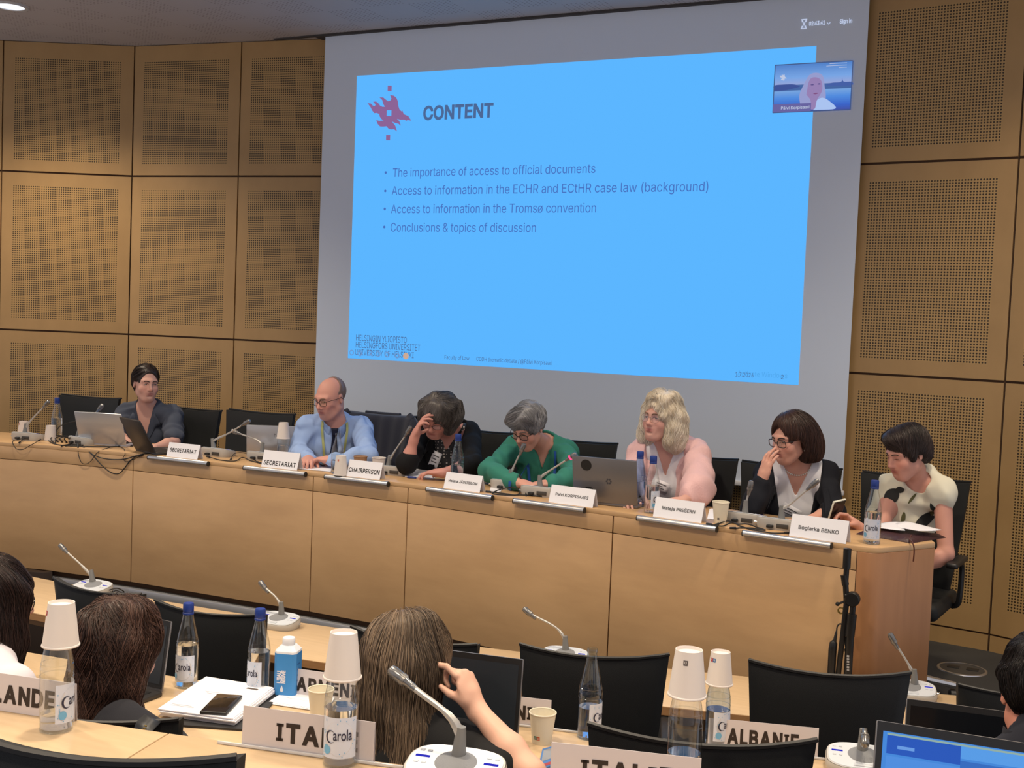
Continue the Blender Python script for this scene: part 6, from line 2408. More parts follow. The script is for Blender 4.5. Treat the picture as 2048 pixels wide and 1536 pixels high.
        if not self.fem:
            b = np.clip(spot((0, -0.07, -0.085), (0.06, 0.06, 0.04)), 0, 1)[:, None]
            t = t * (1 - b * np.array((0.14, 0.10, 0.06)))
        if 'paint' in self.s:
            t = self.s['paint'](self, v, loc, t)
        self.body = mesh_np('body', v - self.O, q, SKIN, self.root, t)
        return self

    def add(self, name, field, h, m, parent=None, tint=None, lo=None, hi=None):
        v, q = surface(field, h, lo, hi)
        t = tint(v) if callable(tint) else tint
        return mesh_np(name, v - self.O, q, m, parent or self.root, t)

    def face_bits(self, brow=(60, 45, 38), gaze=(0, 0), lash=True, brow_r=0.0026):
        hs = self.hs
        for s in (-1, 1):
            mb = MB()
            pts = [self.hp(s * x, y, z) for x, y, z in ((0.013, -0.105, 0.0205), (0.024, -0.104, 0.0255), (0.036, -0.100, 0.0270), (0.0475, -0.092, 0.0225))]
            w = self.F.land(np.array([tuple(p) for p in spline(pts, 4)]), 0.0006)
            n = len(w)
            mb.tube([tuple(p - self.O) for p in w], [brow_r * (0.7 + 0.5 * math.sin(PI * (0.25 + 0.6 * i / n))) * (1.15 if not self.fem else 1) for i in range(n)], 6, flat=0.9)
            mb.build('eyebrow', mat('brow_%d_%d_%d' % brow, S(brow), 0.8), self.root)
            op = self.s.get('eyes', 0.5)
            if op > 0:
                mb = MB()
                c = self.hp(s * 0.0315, -0.0765, 0.0030)
                mb.ball(c - self.O, 0.0116 * hs, n=20)
                ey = mb.build('eye', SCLERA, self.root)
                gz = self.Rh @ unit(np.array((gaze[0], -1.0, gaze[1])))
                mb = MB()
                a = V3(*c) - self.O
                ax = Vector(gz)
                rq = ax.to_track_quat('Z', 'Y').to_matrix()
                mb.lathe([(0.0, 0.01195 * hs), (0.003 * hs, 0.0115 * hs), (0.0056 * hs, 0.0104 * hs)], a, 16, 0, rq)
                mb.build('iris', IRIS, ey)
            if lash:
                mb = MB()
                zz = 0.0030 + 0.0050 * op - 0.002 * (1 - op)
                pts = [self.hp(s * x, -0.100, z) for x, z in ((0.0185, 0.0020 - 0.002 * (1 - op)), (0.025, zz - 0.0004), (0.0315, zz + 0.0008), (0.039, zz - 0.0004), (0.0455, 0.0015 - 0.002 * (1 - op)))]
                w = self.F.land(np.array([tuple(p) for p in spline(pts, 4)]), 0.0002)
                mb.tube([tuple(p - self.O) for p in w], 0.0010 * hs, 5)
                mb.build('eyelash', mat('lash_dark', (0.02, 0.013, 0.010), 0.7), self.root)

    def glasses(self, m, rim=0.0016, w=0.0235, hgt=0.019, shape=2.6, lens=True, drop=0.0, out=0.0):
        hs = self.hs
        mb = MB()
        cz, cy = 0.000 - drop, -0.1055 - out
        rings = {}
        for s in (-1, 1):
            pts = []
            for k in range(29):
                x, z = sup(2 * PI * k / 28, shape)
                xx = s * 0.0335 + x * w
                yy = cy + 0.006 * (abs(xx) / 0.05) ** 2 + 0.003 * (z < 0) * abs(z)
                pts.append(self.hp(xx, yy, cz + z * hgt) - self.O)
            rings[s] = pts
            mb.tube(pts, rim * hs, 6, caps=False)
            y0 = cy + 0.006 * (0.057 / 0.05) ** 2
            mb.tube([self.hp(*p) - self.O for p in ((s * (0.0335 + w), y0, cz + hgt * 0.45), (s * 0.070, -0.075, cz + hgt * 0.5), (s * 0.0775, -0.03, 0.006), (s * 0.0815, 0.012, 0.006), (s * 0.083, 0.030, -0.014))], rim * 0.9 * hs, 6)
        mb.tube([self.hp(*p) - self.O for p in ((-0.0335 + w * 0.97, cy, cz + 0.004), (0, cy - 0.003, cz + 0.0065), (0.0335 - w * 0.97, cy, cz + 0.004))], rim * hs, 6)
        fr = mb.build('eyeglasses', m, self.root)
        if lens:
            for s in (-1, 1):
                mb = MB()
                mb.add(rings[s][:-1], [tuple(range(28))])
                mb.build('lens', LENSM, fr, smooth=False)
        return fr

    def patch(self, name, F, outline, m, off=0.002, side=None, n=1, ub=(0, 0), thick=0.0, d=None, parent=None, dense=0.006):
        """flat piece laid on field F: outline in torso (sideways, up-from-neck) metres, walked in from the front"""
        from mathutils.geometry import tessellate_polygon
        pts = [Vector((a, b, 0)) for a, b in outline]
        bm = bmesh.new()
        vs = [bm.verts.new(p) for p in pts]
        ed = [bm.edges.new((vs[i], vs[(i + 1) % len(vs)])) for i in range(len(vs))]
        bmesh.ops.triangle_fill(bm, edges=ed, use_beauty=True)
        for _ in range(6):
            lg = [e for e in bm.edges if e.calc_length() > dense]
            if not lg:
                break
            bmesh.ops.subdivide_edges(bm, edges=lg, cuts=1)
            bmesh.ops.triangulate(bm, faces=bm.faces[:])
        bm.verts.ensure_lookup_table(); bm.verts.index_update()
        ab = np.array([(v.co.x, v.co.y) for v in bm.verts])
        tri = np.array([[v.index for v in f.verts] for f in bm.faces])
        bm.free()
        dr = -self.f if d is None else unit(np.array(d, float))
        st = np.array([self.tp(a, 0, b) - dr * 0.35 for a, b in ab])
        w = F.shoot(st, dr, off)
        ok = np.abs(F(w) - off) < 0.004
        ok &= np.linalg.norm((w - st) - np.outer((w - st) @ dr, dr), axis=1) < 0.01
        ok &= ((w - st) @ dr) < 0.50
        tri = tri[ok[tri].all(1)]
        if not len(tri):
            return None
        o = mesh_np(name, w - self.O, tri, m, parent or self.root)
        if thick:
            sd = o.modifiers.new('thickness', 'SOLIDIFY'); sd.thickness = thick; sd.offset = 0
        return o

    def strip(self, name, F, line, width, m, off=0.003, parent=None, d=None):
        pts = [(p.x, p.y) for p in spline([(a, b, 0) for a, b in line], 5)]
        L_, R_ = [], []
        for i, p in enumerate(pts):
            a = pts[max(0, i - 1)]; b = pts[min(len(pts) - 1, i + 1)]
            t = unit(np.array((b[0] - a[0], b[1] - a[1], 0)))
            L_.append((p[0] - t[1] * width / 2, p[1] + t[0] * width / 2)); R_.append((p[0] + t[1] * width / 2, p[1] - t[0] * width / 2))
        return self.patch(name, F, L_ + R_[::-1], m, off, parent=parent, dense=0.02, d=d)

    # ---------------------------------------------------------------- hair
    def strands(self, F, verts, comb, n, steps, step, tone, parent, r=0.0011, wave=0.0, freq=60.0, seed=1, lift=(-0.002, 0.004), keep=None, name='hair_strands', sag=0.0):
        rs = np.random.RandomState(seed)
        p = verts[rs.randint(0, len(verts), int(n * 1.7))].astype(f32)
        if keep is not None:
            p = p[keep(p)]
        n = len(p)
        off = rs.uniform(lift[0], lift[1], n).astype(f32)
        ph = rs.uniform(0, 6.28, n)
        fq = freq * rs.uniform(0.88, 1.12, n)
        cl = np.sin(p @ np.array((31., 27., 9.), f32)) * 1.2                 # neighbouring strands wave together
        path = [p.copy()]
        for k in range(steps):
            g = F.grad(p)
            d = comb(p).astype(f32)
            d = d - g * np.einsum('ij,ij->i', d, g)[:, None]
            d = d / np.maximum(1e-6, np.linalg.norm(d, axis=1))[:, None]
            if wave:
                b = np.cross(g, d)
                d = d + b * (wave * np.cos(fq * (k * step) + cl * 2 + ph * 0.12))[:, None]
            p = p + d * step
            p = p - F.grad(p) * (np.clip(F(p) - off, -0.02, 0.02))[:, None]
            path.append(p.copy())
        A = np.stack(path, 1)                                               # n, steps+1, 3
        T = np.gradient(A, axis=1)
        T /= np.maximum(1e-9, np.linalg.norm(T, axis=2))[..., None]
        ref = np.array((0.31, 0.83, 0.46))
        U = np.cross(T, ref); U /= np.maximum(1e-9, np.linalg.norm(U, axis=2))[..., None]
        W = np.cross(T, U)
        tp = np.sin(np.linspace(0.12, 0.94, steps + 1) * PI) ** 0.5
        rr = (r * 0.72 * rs.uniform(0.5, 1.4, n))[:, None] * tp[None]
        ring = [A + (U * math.cos(a) + W * math.sin(a)) * rr[..., None] for a in (0, 2.094, 4.189)]
        Vv = np.stack(ring, 2).reshape(-1, 3)
        base = (np.arange(n) * (steps + 1) * 3)[:, None, None] + (np.arange(steps) * 3)[None, :, None]
        j = np.arange(3)[None, None]
        q = np.stack([base + j, base + (j + 1) % 3, base + 3 + (j + 1) % 3, base + 3 + j], -1).reshape(-1, 4)
        c0, c1 = np.array(S(tone[0])), np.array(S(tone[1]))
        mixv = np.clip(0.48 + 0.36 * rs.randn(n) + 0.25 * np.sin(cl * 2), 0, 1)
        col = c0[None] * (1 - mixv[:, None]) + c1[None] * mixv[:, None]
        colv = np.repeat(col, (steps + 1) * 3, 0)
        return mesh_np(name, Vv - self.O, q, HAIRM, parent, colv)

    def hair(self, F, tone, comb, n=1500, steps=10, step=0.012, h=0.005, **k):
        v, q = surface(F, h)
        base = np.array(S(tone[0])) * 0.45 + np.array(S(tone[1])) * 0.55
        base = np.array(S(tone[0])) * 0.7 + np.array(S(tone[1])) * 0.3
        o = mesh_np('hair', v - self.O, q, HAIRM, self.root, np.tile(base, (len(v), 1)))
        if n:
            self.strands(F, v, comb, n, steps, step, tone, o, **k)
        return o

    def cut_face(self, F, cy=-0.115, cz=-0.045, r=(0.066, 0.062, 0.105), k=0.012):
        """open the hair in front of the face"""
        F.s(ell(self.hp(0, cy, cz), np.array(r) * self.hs, self.Rh), k)

    def skull(self, F, g=0.012, k=0.0, back=0.0):
        F.ell(self.hp(0, 0.020 + back, 0.038), tuple((np.array((0.0745, 0.094, 0.086)) + g) * self.hs), self.Rh, k)


def gravity(P, amount=1.0, out=None):
    """combing field: away from the crown, then straight down"""
    def f(p):
        l = P.hloc(p)
        crown = np.array(out if out is not None else (0.0, 0.045, 0.12))
        a = l - crown
        a = a / np.maximum(1e-6, np.linalg.norm(a, axis=1))[:, None]
        w = np.clip((l[:, 2] - 0.02) / 0.09, 0, 1)[:, None]
        world = (a @ P.Rh.T) * w + np.array((0, 0, -1.0)) * (1 - w) * amount + np.array((0, 0, -0.15))
        return world
    return f

# ================================================================== clothing helpers
def wedge(P, c0, slope, b0=-0.02, shift=0.0):
    """front V opening: positive half-width grows upward from c0"""
    N, u, f, t = [a.astype(f32) for a in (P.N, P.u, P.f, P.t)]
    k = 1.0 / math.sqrt(1 + slope * slope)

    def g(p):
        q = p - N
        a = np.abs(q @ u - shift)
        return np.maximum((a - ((q @ t) - c0) * slope) * k, b0 - q @ f)
    return g


def above(P, c):
    N, t = P.N.astype(f32), P.t.astype(f32)
    return lambda p: (p - N) @ t - c


def below(P, c):
    g = above(P, c)
    return lambda p: -g(p)


def top_field(P, grow, up=(1.95, 1.95), sleeve=0.010, rip=0.004, fr=(18, 55), seed=3, low=True):
    F = Field()
    P.torso(F, grow, low)
    P.arm(F, 1, sleeve, up[0])
    P.arm(F, -1, sleeve, up[1])
    if rip:
        F.d(ripple(rip, fr, seed))
    return F


def neck_hole(P, F, r=0.062, z=0.03, hz=0.055, fwd=0.012, k=0.006):
    F.s(ell(P.tp(0, fwd, z), (r, r, hz), P.B), k)


def collar(P, name, m, r1=0.060, r2=0.072, h1=0.055, h0=0.0, tips=0.045, a0=150, open_=0.0, parent=None, thick=0.004):
    mb = MB()
    n = 26
    rows = []
    for k in range(n + 1):
        th = math.radians(-a0 + 2 * a0 * k / n)
        fr = max(0.0, (abs(math.degrees(th)) - 95) / (a0 - 95))
        sx, cx = math.sin(th), -math.cos(th)
        top_ = P.tp(sx * r1, cx * r1 + 0.004, h1 - 0.030 * fr)
        mid = P.tp(sx * (r1 + 0.006), cx * (r1 + 0.006) + 0.004, h1 + 0.004 - 0.030 * fr)
        bot = P.tp(sx * (r2 + open_ * fr), cx * r2 + 0.010 * fr, h0 - 0.004 - tips * fr ** 1.5)
        inn = P.tp(sx * (r1 - 0.001), cx * (r1 - 0.001) + 0.004, h0 - 0.01 - 0.03 * fr)
        rows.append((inn, top_, mid, bot))
    for r in rows:
        for p in r:
            mb.v.append(tuple(p - P.O))
    for k in range(n):
        for j in range(3):
            mb.f.append((k * 4 + j, k * 4 + j + 1, k * 4 + 5 + j, k * 4 + 4 + j)); mb.m.append(0)
    o = mb.build(name, m, parent or P.root, angle=60)
    sd = o.modifiers.new('thickness', 'SOLIDIFY'); sd.thickness = thick
    return o


def trousers(P, col, h=0.010):
    F = Field()
    F.ell(P.Pv - P.t * 0.03, (0.178, 0.143, 0.115), P.B)
    for s in (-1, 1):
        hip, kn, an = P.leg[s]
        F.cap(hip, kn, 0.092, 0.066, 0.05)
        F.cap(kn, an + V3(0, 0, 0.03), 0.064, 0.048, 0.03)
    P.add('trousers', F, h, cloth('trousers_%d_%d_%d' % col, S(col)))
    for s in (-1, 1):
        an = P.leg[s][2]
        G = Field()
        G.cap(an - V3(0, 0, 0.048), an - V3(0, 0, 0.055) + P.fwd * 0.16, 0.042, 0.033, 0)
        G.s(lambda p, z=P.O[2]: -(p[:, 2] - z - 0.004) * -1 if False else (P.O[2] + 0.004) - p[:, 2])
        P.add('shoe', G, 0.007, mat('black_shoe', (0.012, 0.011, 0.011), 0.35))


def badge(P, F, cx, cz, w, h, rot, name='badge', stripe=None, off=0.006):
    c, s = math.cos(rot), math.sin(rot)
    R2 = lambda x, y: (cx + x * c - y * s, cz + x * s + y * c)
    b = P.patch(name, F, [R2(-w / 2, -h / 2), R2(w / 2, -h / 2), R2(w / 2, h / 2), R2(-w / 2, h / 2)], PAPER, off, thick=0.0015, dense=0.03)
    for k, (x0, x1, y) in enumerate(((-0.35, 0.3, 0.22), (-0.35, 0.1, 0.02), (-0.35, 0.25, -0.18))):
        P.patch('badge_print', F, [R2(x0 * w, (y - 0.035) * h), R2(x1 * w, (y - 0.035) * h), R2(x1 * w, (y + 0.035) * h), R2(x0 * w, (y + 0.035) * h)], SOFTINK, off + 0.0018, parent=b, dense=0.03)
    if stripe:
        P.patch('badge_mark', F, [R2(0.18 * w, -0.3 * h), R2(0.42 * w, -0.3 * h), R2(0.36 * w, 0.1 * h)], mat('badge_teal', (0.02, 0.16, 0.18), 0.5), off + 0.0018, parent=b, dense=0.03)
    return b


def lapels(P, F, m, c0, slope, off=0.004, parent=None):
    """folded fronts lying along both sides of the V opening that starts at c0"""
    e = lambda c: max(0.006, (c - c0) * slope + 0.006)
    for s in (-1, 1):
        cs = [c0 + 0.08, c0 + 0.16, -0.16, -0.08, -0.02]
        inner = [(e(c), c) for c in cs]
        outer = [(e(-0.02) + 0.020, -0.015), (e(-0.05) + 0.046, -0.060), (e(-0.08) + 0.030, -0.082), (e(-0.10) + 0.052, -0.104), (e(-0.18) + 0.034, -0.185), (e(c0 + 0.14) + 0.018, c0 + 0.14)]
        o = inner + outer
        P.patch('lapel', F, [(s * x, z) for x, z in (o if s < 0 else o[::-1])], m, off, thick=0.003, parent=parent, dense=0.014)


RIMB = mat('black_spectacle_frame', (0.010, 0.010, 0.011), 0.25)
RIMG = mat('gold_spectacle_frame', (0.55, 0.42, 0.30), 0.25, 0.9)
PEARL = mat('pearl', (0.70, 0.66, 0.60), 0.2, coat=0.4)
SK = (196, 150, 134)

# ------------------------------------------------------------------ 1: woman in slate-blue shirt
p = Person('woman with dark tied-back hair in a slate-blue short-sleeved shirt, looking towards the screen side', dict(
    H=(292, 767, 5.42), face=(62, 3, 2), N=(296, 821, 5.47), SR=(252, 828, 5.42), SL=(345, 831, 5.52), EL=(349, 884, 5.36), WL=(306, 897, 5.17), ER=(236, 872, 5.34), WR=(258, 886, 5.20),
    handL=dict(n=(0, 0, -1), d=(-1, -.25, -.05)), handR=dict(n=(0, 0, -1), d=(.3, -1, -.05)), eyes=0.75, skin=(205, 158, 142), lip=S((150, 80, 78)))).build_body()
p.face_bits((52, 38, 32), gaze=(0.35, 0.0), brow_r=0.0024)
M_ = cloth('slate_linen', S((66, 72, 86)))
F = top_field(p, 0.010, (0.82, 0.82), 0.016, 0.0042, (45, 110), seed=5)
F.s(wedge(p, -0.17, 0.27), 0.004)
neck_hole(p, F, 0.060, 0.035)
sh = p.add('shirt', F, 0.0052, M_)
collar(p, 'collar', M_, 0.060, 0.080, 0.040, 0.0, 0.03, 120, 0.01, sh)
for s in (-1, 1):
    o = [(0.012, -0.16), (0.055, 0.0), (0.070, 0.012), (0.105, -0.055), (0.070, -0.075), (0.025, -0.165)]
    p.patch('lapel', F, [(s * a, b) for a, b in (o if s > 0 else o[::-1])], M_, 0.004, thick=0.003, parent=sh, dense=0.03)
trousers(p, (30, 32, 40))
H_ = Field()
p.skull(H_, 0.014)
H_.d(ripple(0.003, (60, 110), 2))
H_.ell(p.hp(0, 0.085, -0.03), (0.042, 0.040, 0.045), p.Rh, 0.05)
H_.cap(p.hp(0.0, 0.105, -0.03), p.hp(0.01, 0.095, -0.10), 0.030, 0.014, 0.03)
p.cut_face(H_, -0.128, -0.005, (0.086, 0.092, 0.112), 0.008)
for s in (-1, 1):
    H_.s(ell(p.hp(s * 0.085, -0.02, -0.055), np.array((0.03, 0.06, 0.065)), p.Rh), 0.01)
def comb_back(P):
    def f(q):
        l = P.hloc(q)
        d = np.array((0.0, 0.115, -0.035)) - l
        return d @ P.Rh.T
    return f
p.hair(H_, ((26, 18, 16), (60, 44, 38)), comb_back(p), 1600, 8, 0.010, r=0.0009, seed=2)

# ------------------------------------------------------------------ 2: man in light blue shirt
p = Person('balding man with glasses in a light blue shirt, dark tie and yellow-green lanyard', dict(
    H=(661, 796, 5.36), face=(-10, 16, 0), N=(669, 853, 5.42), SR=(617, 853, 5.36), SL=(722, 855, 5.53), EL=(738, 914, 5.22), WL=(664, 921, 5.10), ER=(594, 903, 5.27), WR=(618, 918, 5.10), fem=False, wide=1.06,
    handL=dict(n=(0.1, 0, -1), d=(-1, -.1, 0.02), curl=(30, 34, 36, 40), thumb=(0.5, 0.5, 0.7)), handR=dict(n=(0, 0, -1), d=(.4, -.8, -.02), curl=(30, 30, 30, 30)), eyes=0.35, skin=(208, 152, 138), hs=0.90)).build_body()
p.face_bits((120, 92, 78), gaze=(0, -0.4), brow_r=0.0026)
p.glasses(RIMB, 0.0016, 0.0245, 0.0185, 2.8)
M_ = cloth('pale_blue_cotton', S((150, 176, 222)), 0.8)
F = top_field(p, 0.012, (1.97, 1.97), 0.013, 0.0048, (45, 105), seed=8)
neck_hole(p, F, 0.060, 0.045, 0.05)
sh = p.add('shirt', F, 0.0052, M_)
collar(p, 'collar', M_, 0.063, 0.076, 0.052, 0.0, 0.055, 160, 0.012, sh)
TIE = cloth('navy_tie', S((16, 22, 48)), 0.5)
tie = p.patch('tie', F, [(-0.017, 0.018), (0.017, 0.018), (0.012, -0.022), (0.030, -0.20), (0.036, -0.36), (0.0, -0.40), (-0.036, -0.36), (-0.030, -0.20), (-0.012, -0.022)], TIE, 0.006, thick=0.003, dense=0.03)
p.patch('tie_knot', F, [(-0.020, 0.024), (0.020, 0.024), (0.012, -0.016), (-0.012, -0.016)], TIE, 0.013, thick=0.008, parent=tie, dense=0.02)
LAN = mat('lanyard_yellow_green', S((168, 172, 110)), 0.6)
for s in (-1, 1):
    p.strip('lanyard', F, [(s * 0.066, 0.045), (s * 0.068, 0.0), (s * 0.056, -0.10), (s * 0.040, -0.26), (s * 0.015, -0.36)], 0.013, LAN, 0.006)
trousers(p, (28, 30, 44))
H_ = Field()
p.skull(H_, 0.0035)
H_.s(ell(p.hp(0, -0.055, 0.085), np.array((0.090, 0.098, 0.075)), p.Rh), 0.012)
p.cut_face(H_, -0.105, -0.03, (0.090, 0.085, 0.11), 0.01)
for s in (-1, 1):
    H_.s(ell(p.hp(s * 0.085, -0.0, -0.065), np.array((0.03, 0.06, 0.055)), p.Rh), 0.006)
H_.s(ell(p.hp(0, 0.05, -0.13), np.array((0.12, 0.10, 0.08)), p.Rh), 0.01)
p.hair(H_, ((112, 92, 86), (150, 128, 120)), gravity(p), 700, 4, 0.007, h=0.004, r=0.0006, lift=(-0.001, 0.001), seed=4)

# ------------------------------------------------------------------ 3: woman hiding her face with her hand
p = Person('woman with wavy grey-brown hair in a black blazer, hand over her eyes', dict(
    H=(874, 832, 5.30), face=(8, 34, 10), N=(897, 866, 5.50), SR=(842, 878, 5.43), SL=(938, 868, 5.54), EL=(946, 928, 5.28), WL=(884, 946, 5.10), ER=(814, 928, 5.12), WR=(829, 876, 5.13), Pv=(-3.13, 5.56, 0.53),
    handR=dict(d=(.30, .12, 1), n=(.75, .45, -.2), curl=(16, 22, 28, 34), thumb=(0.5, 0.8, 0.5), size=1.0), handL=dict(n=(0, 0, -1), d=(-1, -.2, -.03)), eyes=0.0, skin=(196, 140, 128))).build_body()
p.face_bits((70, 58, 54))
p.glasses(mat('brown_spectacle_frame', (0.05, 0.02, 0.018), 0.3), 0.0013, 0.0235, 0.0185, 2.2)
BLK = cloth('black_wool', (0.0075, 0.0078, 0.0095), 0.9, 0.0)
DOT = bpy.data.materials.new('dotted_blouse'); DOT.use_nodes = True
nt = DOT.node_tree; vo = nt.nodes.new('ShaderNodeTexVoronoi'); vo.inputs['Scale'].default_value = 62; vo.inputs['Randomness'].default_value = 0.25
cr = nt.nodes.new('ShaderNodeValToRGB'); cr.color_ramp.interpolation = 'CONSTANT'; cr.color_ramp.elements[0].color = (0.55, 0.52, 0.48, 1); cr.color_ramp.elements[1].position = 0.30; cr.color_ramp.elements[1].color = (0.012, 0.011, 0.012, 1)
tc = nt.nodes.new('ShaderNodeTexCoord'); nt.links.new(tc.outputs['Object'], vo.inputs['Vector']); nt.links.new(vo.outputs['Distance'], cr.inputs[0]); nt.links.new(cr.outputs[0], nt.nodes['Principled BSDF'].inputs['Base Color'])
G = Field(); p.torso(G, 0.006); G.s(wedge(p, -0.075, 0.5), 0.004); neck_hole(p, G, 0.058, 0.03)
p.add('blouse', G, 0.0065, DOT)
F = top_field(p, 0.020, (1.95, 1.18), 0.018, 0.0040, (40, 90), seed=12)
F.s(wedge(p, -0.36, 0.20), 0.004); neck_hole(p, F, 0.060, 0.03)
bz = p.add('blazer', F, 0.0055, BLK)
lapels(p, F, BLK, -0.36, 0.20, parent=bz)
badge(p, G, -0.050, -0.115, 0.050, 0.075, -0.25, off=0.020)
trousers(p, (18, 18, 22))
H_ = Field()
p.skull(H_, 0.020)
for s in (-1, 1):
    H_.ell(p.hp(s * 0.078, 0.010, -0.02), (0.032, 0.062, 0.085), p.Rh, 0.04)
H_.ell(p.hp(0.0, 0.075, -0.02), (0.085, 0.050, 0.085), p.Rh, 0.05)
H_.ell(p.hp(0.070, 0.055, 0.0), (0.055, 0.065, 0.08), p.Rh, 0.05)
p.cut_face(H_, -0.112, -0.035, (0.062, 0.062, 0.085), 0.012)
H_.d(ripple(0.006, (40, 90), 3))
p.hair(H_, ((52, 47, 46), (122, 116, 114)), gravity(p, out=(-0.02, 0.0, 0.13)), 2200, 10, 0.011, r=0.0010, wave=0.55, freq=55, seed=6)

# ------------------------------------------------------------------ 4: woman in green
p = Person('woman with short grey hair and black glasses in a green shirt, reading with bowed head', dict(
    H=(1056, 853, 5.26), face=(-10, 30, 4), N=(1090, 899, 5.43), SR=(1026, 900, 5.40), SL=(1128, 902, 5.45), EL=(1150, 952, 5.24), WL=(1102, 969, 5.04), ER=(976, 943, 5.16), WR=(1040, 967, 5.03),
    handL=dict(n=(0, .1, -1), d=(-1, -.15, -.02), curl=(25, 28, 30, 34), thumb=(0.4, .4, .8)), handR=dict(n=(0, .1, -1), d=(1, -.2, -.02), curl=(25, 28, 30, 34), thumb=(0.4, .4, .8)), eyes=0.0, skin=(205, 152, 136))).build_body()
p.face_bits((120, 104, 98))
p.glasses(RIMB, 0.0022, 0.0245, 0.0200, 2.4, drop=0.004)
M_ = cloth('green_linen', S((52, 124, 108)), 0.8)
F = top_field(p, 0.014, (1.96, 1.96), 0.017, 0.0052, (42, 100), seed=15)
F.s(wedge(p, -0.07, 0.34), 0.004); neck_hole(p, F, 0.060, 0.035)
sh = p.add('shirt', F, 0.0052, M_)
collar(p, 'collar', M_, 0.061, 0.082, 0.052, -0.004, 0.070, 150, 0.016, sh)
p.strip('placket', F, [(0.0, -0.07), (0.0, -0.20), (0.0, -0.40)], 0.028, M_, 0.004, sh)
for k in range(4):
    mb = MB(); q = F.shoot(np.array([p.tp(0, 0, -0.11 - 0.075 * k) + p.f * 0.3]), -p.f, 0.006)[0]
    mb.ball(q - p.O, 0.0045, n=10); mb.build('button', mat('shirt_button', (0.03, 0.12, 0.10), 0.3), sh)
LB = mat('lanyard_blue', S((30, 84, 170)), 0.6)
for s in (-1, 1):
    p.strip('lanyard', F, [(s * 0.072, 0.035), (s * 0.074, -0.02), (s * 0.056, -0.14), (s * 0.020, -0.30)], 0.014, LB, 0.006)
trousers(p, (30, 32, 40))
H_ = Field()
p.skull(H_, 0.017)
H_.ell(p.hp(-0.030, -0.062, 0.080), (0.052, 0.042, 0.032), p.Rh, 0.03)
H_.ell(p.hp(0.02, -0.03, 0.105), (0.055, 0.055, 0.030), p.Rh, 0.03)
p.cut_face(H_, -0.118, -0.035, (0.078, 0.070, 0.080), 0.010)
for s in (-1, 1):
    H_.s(ell(p.hp(s * 0.088, -0.01, -0.055), np.array((0.03, 0.060, 0.055)), p.Rh), 0.008)
H_.s(ell(p.hp(0, 0.03, -0.145), np.array((0.12, 0.12, 0.075)), p.Rh), 0.01)
H_.d(ripple(0.004, (60, 120), 5))
def comb_short(P, part=0.03):
    def f(q):
        l = P.hloc(q)
        d = np.stack([np.sign(l[:, 0] - part) * 0.8 * np.clip(l[:, 2] / 0.08, 0, 1) - 0.15, -0.35 + 0 * l[:, 1], -0.6 + 0 * l[:, 0]], 1)
        return d @ P.Rh.T
    return f
p.hair(H_, ((92, 92, 96), (176, 176, 182)), comb_short(p), 2200, 7, 0.009, r=0.0010, wave=0.2, seed=9, lift=(-0.001, 0.006))

# ------------------------------------------------------------------ 5: blond woman with the pink shawl
p = Person('blond wavy-haired woman with thin glasses in a pink shawl over a white blouse', dict(
    H=(1321, 837, 5.36), face=(-16, -3, 2), N=(1335, 891, 5.43), SR=(1283, 903, 5.40), SL=(1393, 905, 5.45), EL=(1402, 985, 5.20), WL=(1362, 1004, 5.04), ER=(1260, 962, 5.26), WR=(1262, 1000, 5.02),
    handL=dict(n=(0, 0, -1), d=(-1, -.4, -.02)), handR=dict(n=(.5, 0, -1), d=(.1, -1, -.05)), eyes=0.7, skin=(208, 160, 146), lip=S((160, 70, 78)))).build_body()
p.face_bits((110, 80, 66), gaze=(-0.1, 0.05), brow_r=0.0021)
p.glasses(RIMG, 0.0009, 0.0255, 0.0225, 2.1)
WHT = cloth('white_blouse_cloth', S((226, 226, 233)), 0.75)
G = top_field(p, 0.004, (0.12, 0.12), 0.004, 0.002, seed=20); G.s(wedge(p, -0.12, 0.36), 0.004); neck_hole(p, G, 0.060, 0.03)
p.add('blouse', G, 0.006, WHT)
PINK = cloth('pink_shawl_cloth', S((226, 184, 184)), 0.6, 0.15, 0.5, 120)
F = top_field(p, 0.021, (1.55, 1.05), 0.019, 0.0085, (38, 80), seed=22)
F.cap(p.SL * 0.55 + p.EL * 0.45, p.EL + V3(-0.02, -0.02, 0.03), 0.055, 0.066, 0.06)
F.s(wedge(p, -0.55, 0.165, shift=-0.004), 0.01); neck_hole(p, F, 0.066, 0.04, 0.06)
F.i(below(p, -0.45), 0.01)
F.cap(p.tp(0.075, -0.03, 0.030), p.tp(0.085, 0.075, -0.10), 0.026, 0.030, 0.02)
F.cap(p.tp(0.085, 0.075, -0.10), p.tp(0.080, 0.110, -0.36), 0.030, 0.034, 0.02)
F.cap(p.tp(-0.075, -0.03, 0.030), p.tp(-0.075, 0.075, -0.10), 0.026, 0.028, 0.02)
F.cap(p.tp(-0.075, 0.075, -0.10), p.tp(-0.085, 0.105, -0.34), 0.028, 0.030, 0.02)
p.add('shawl', F, 0.0055, PINK)
badge(p, G, -0.015, -0.165, 0.075, 0.050, -0.35, off=0.010)
trousers(p, (40, 40, 48))
H_ = Field()
p.skull(H_, 0.021)
H_.ell(p.hp(0.01, -0.005, 0.118), (0.066, 0.075, 0.030), p.Rh, 0.03)
for s, w in ((1, 1.15), (-1, 0.95)):
    H_.ell(p.hp(s * 0.084, 0.020, -0.030), (0.034 * w, 0.058, 0.085), p.Rh, 0.04)
    H_.ell(p.hp(s * 0.088, 0.020, -0.110), (0.032 * w, 0.052, 0.055), p.Rh, 0.04)
H_.ell(p.hp(0.01, 0.085, -0.06), (0.090, 0.045, 0.12), p.Rh, 0.05)
p.cut_face(H_, -0.112, -0.036, (0.068, 0.072, 0.108), 0.012)
H_.d(ripple(0.0045, (45, 95), 9))
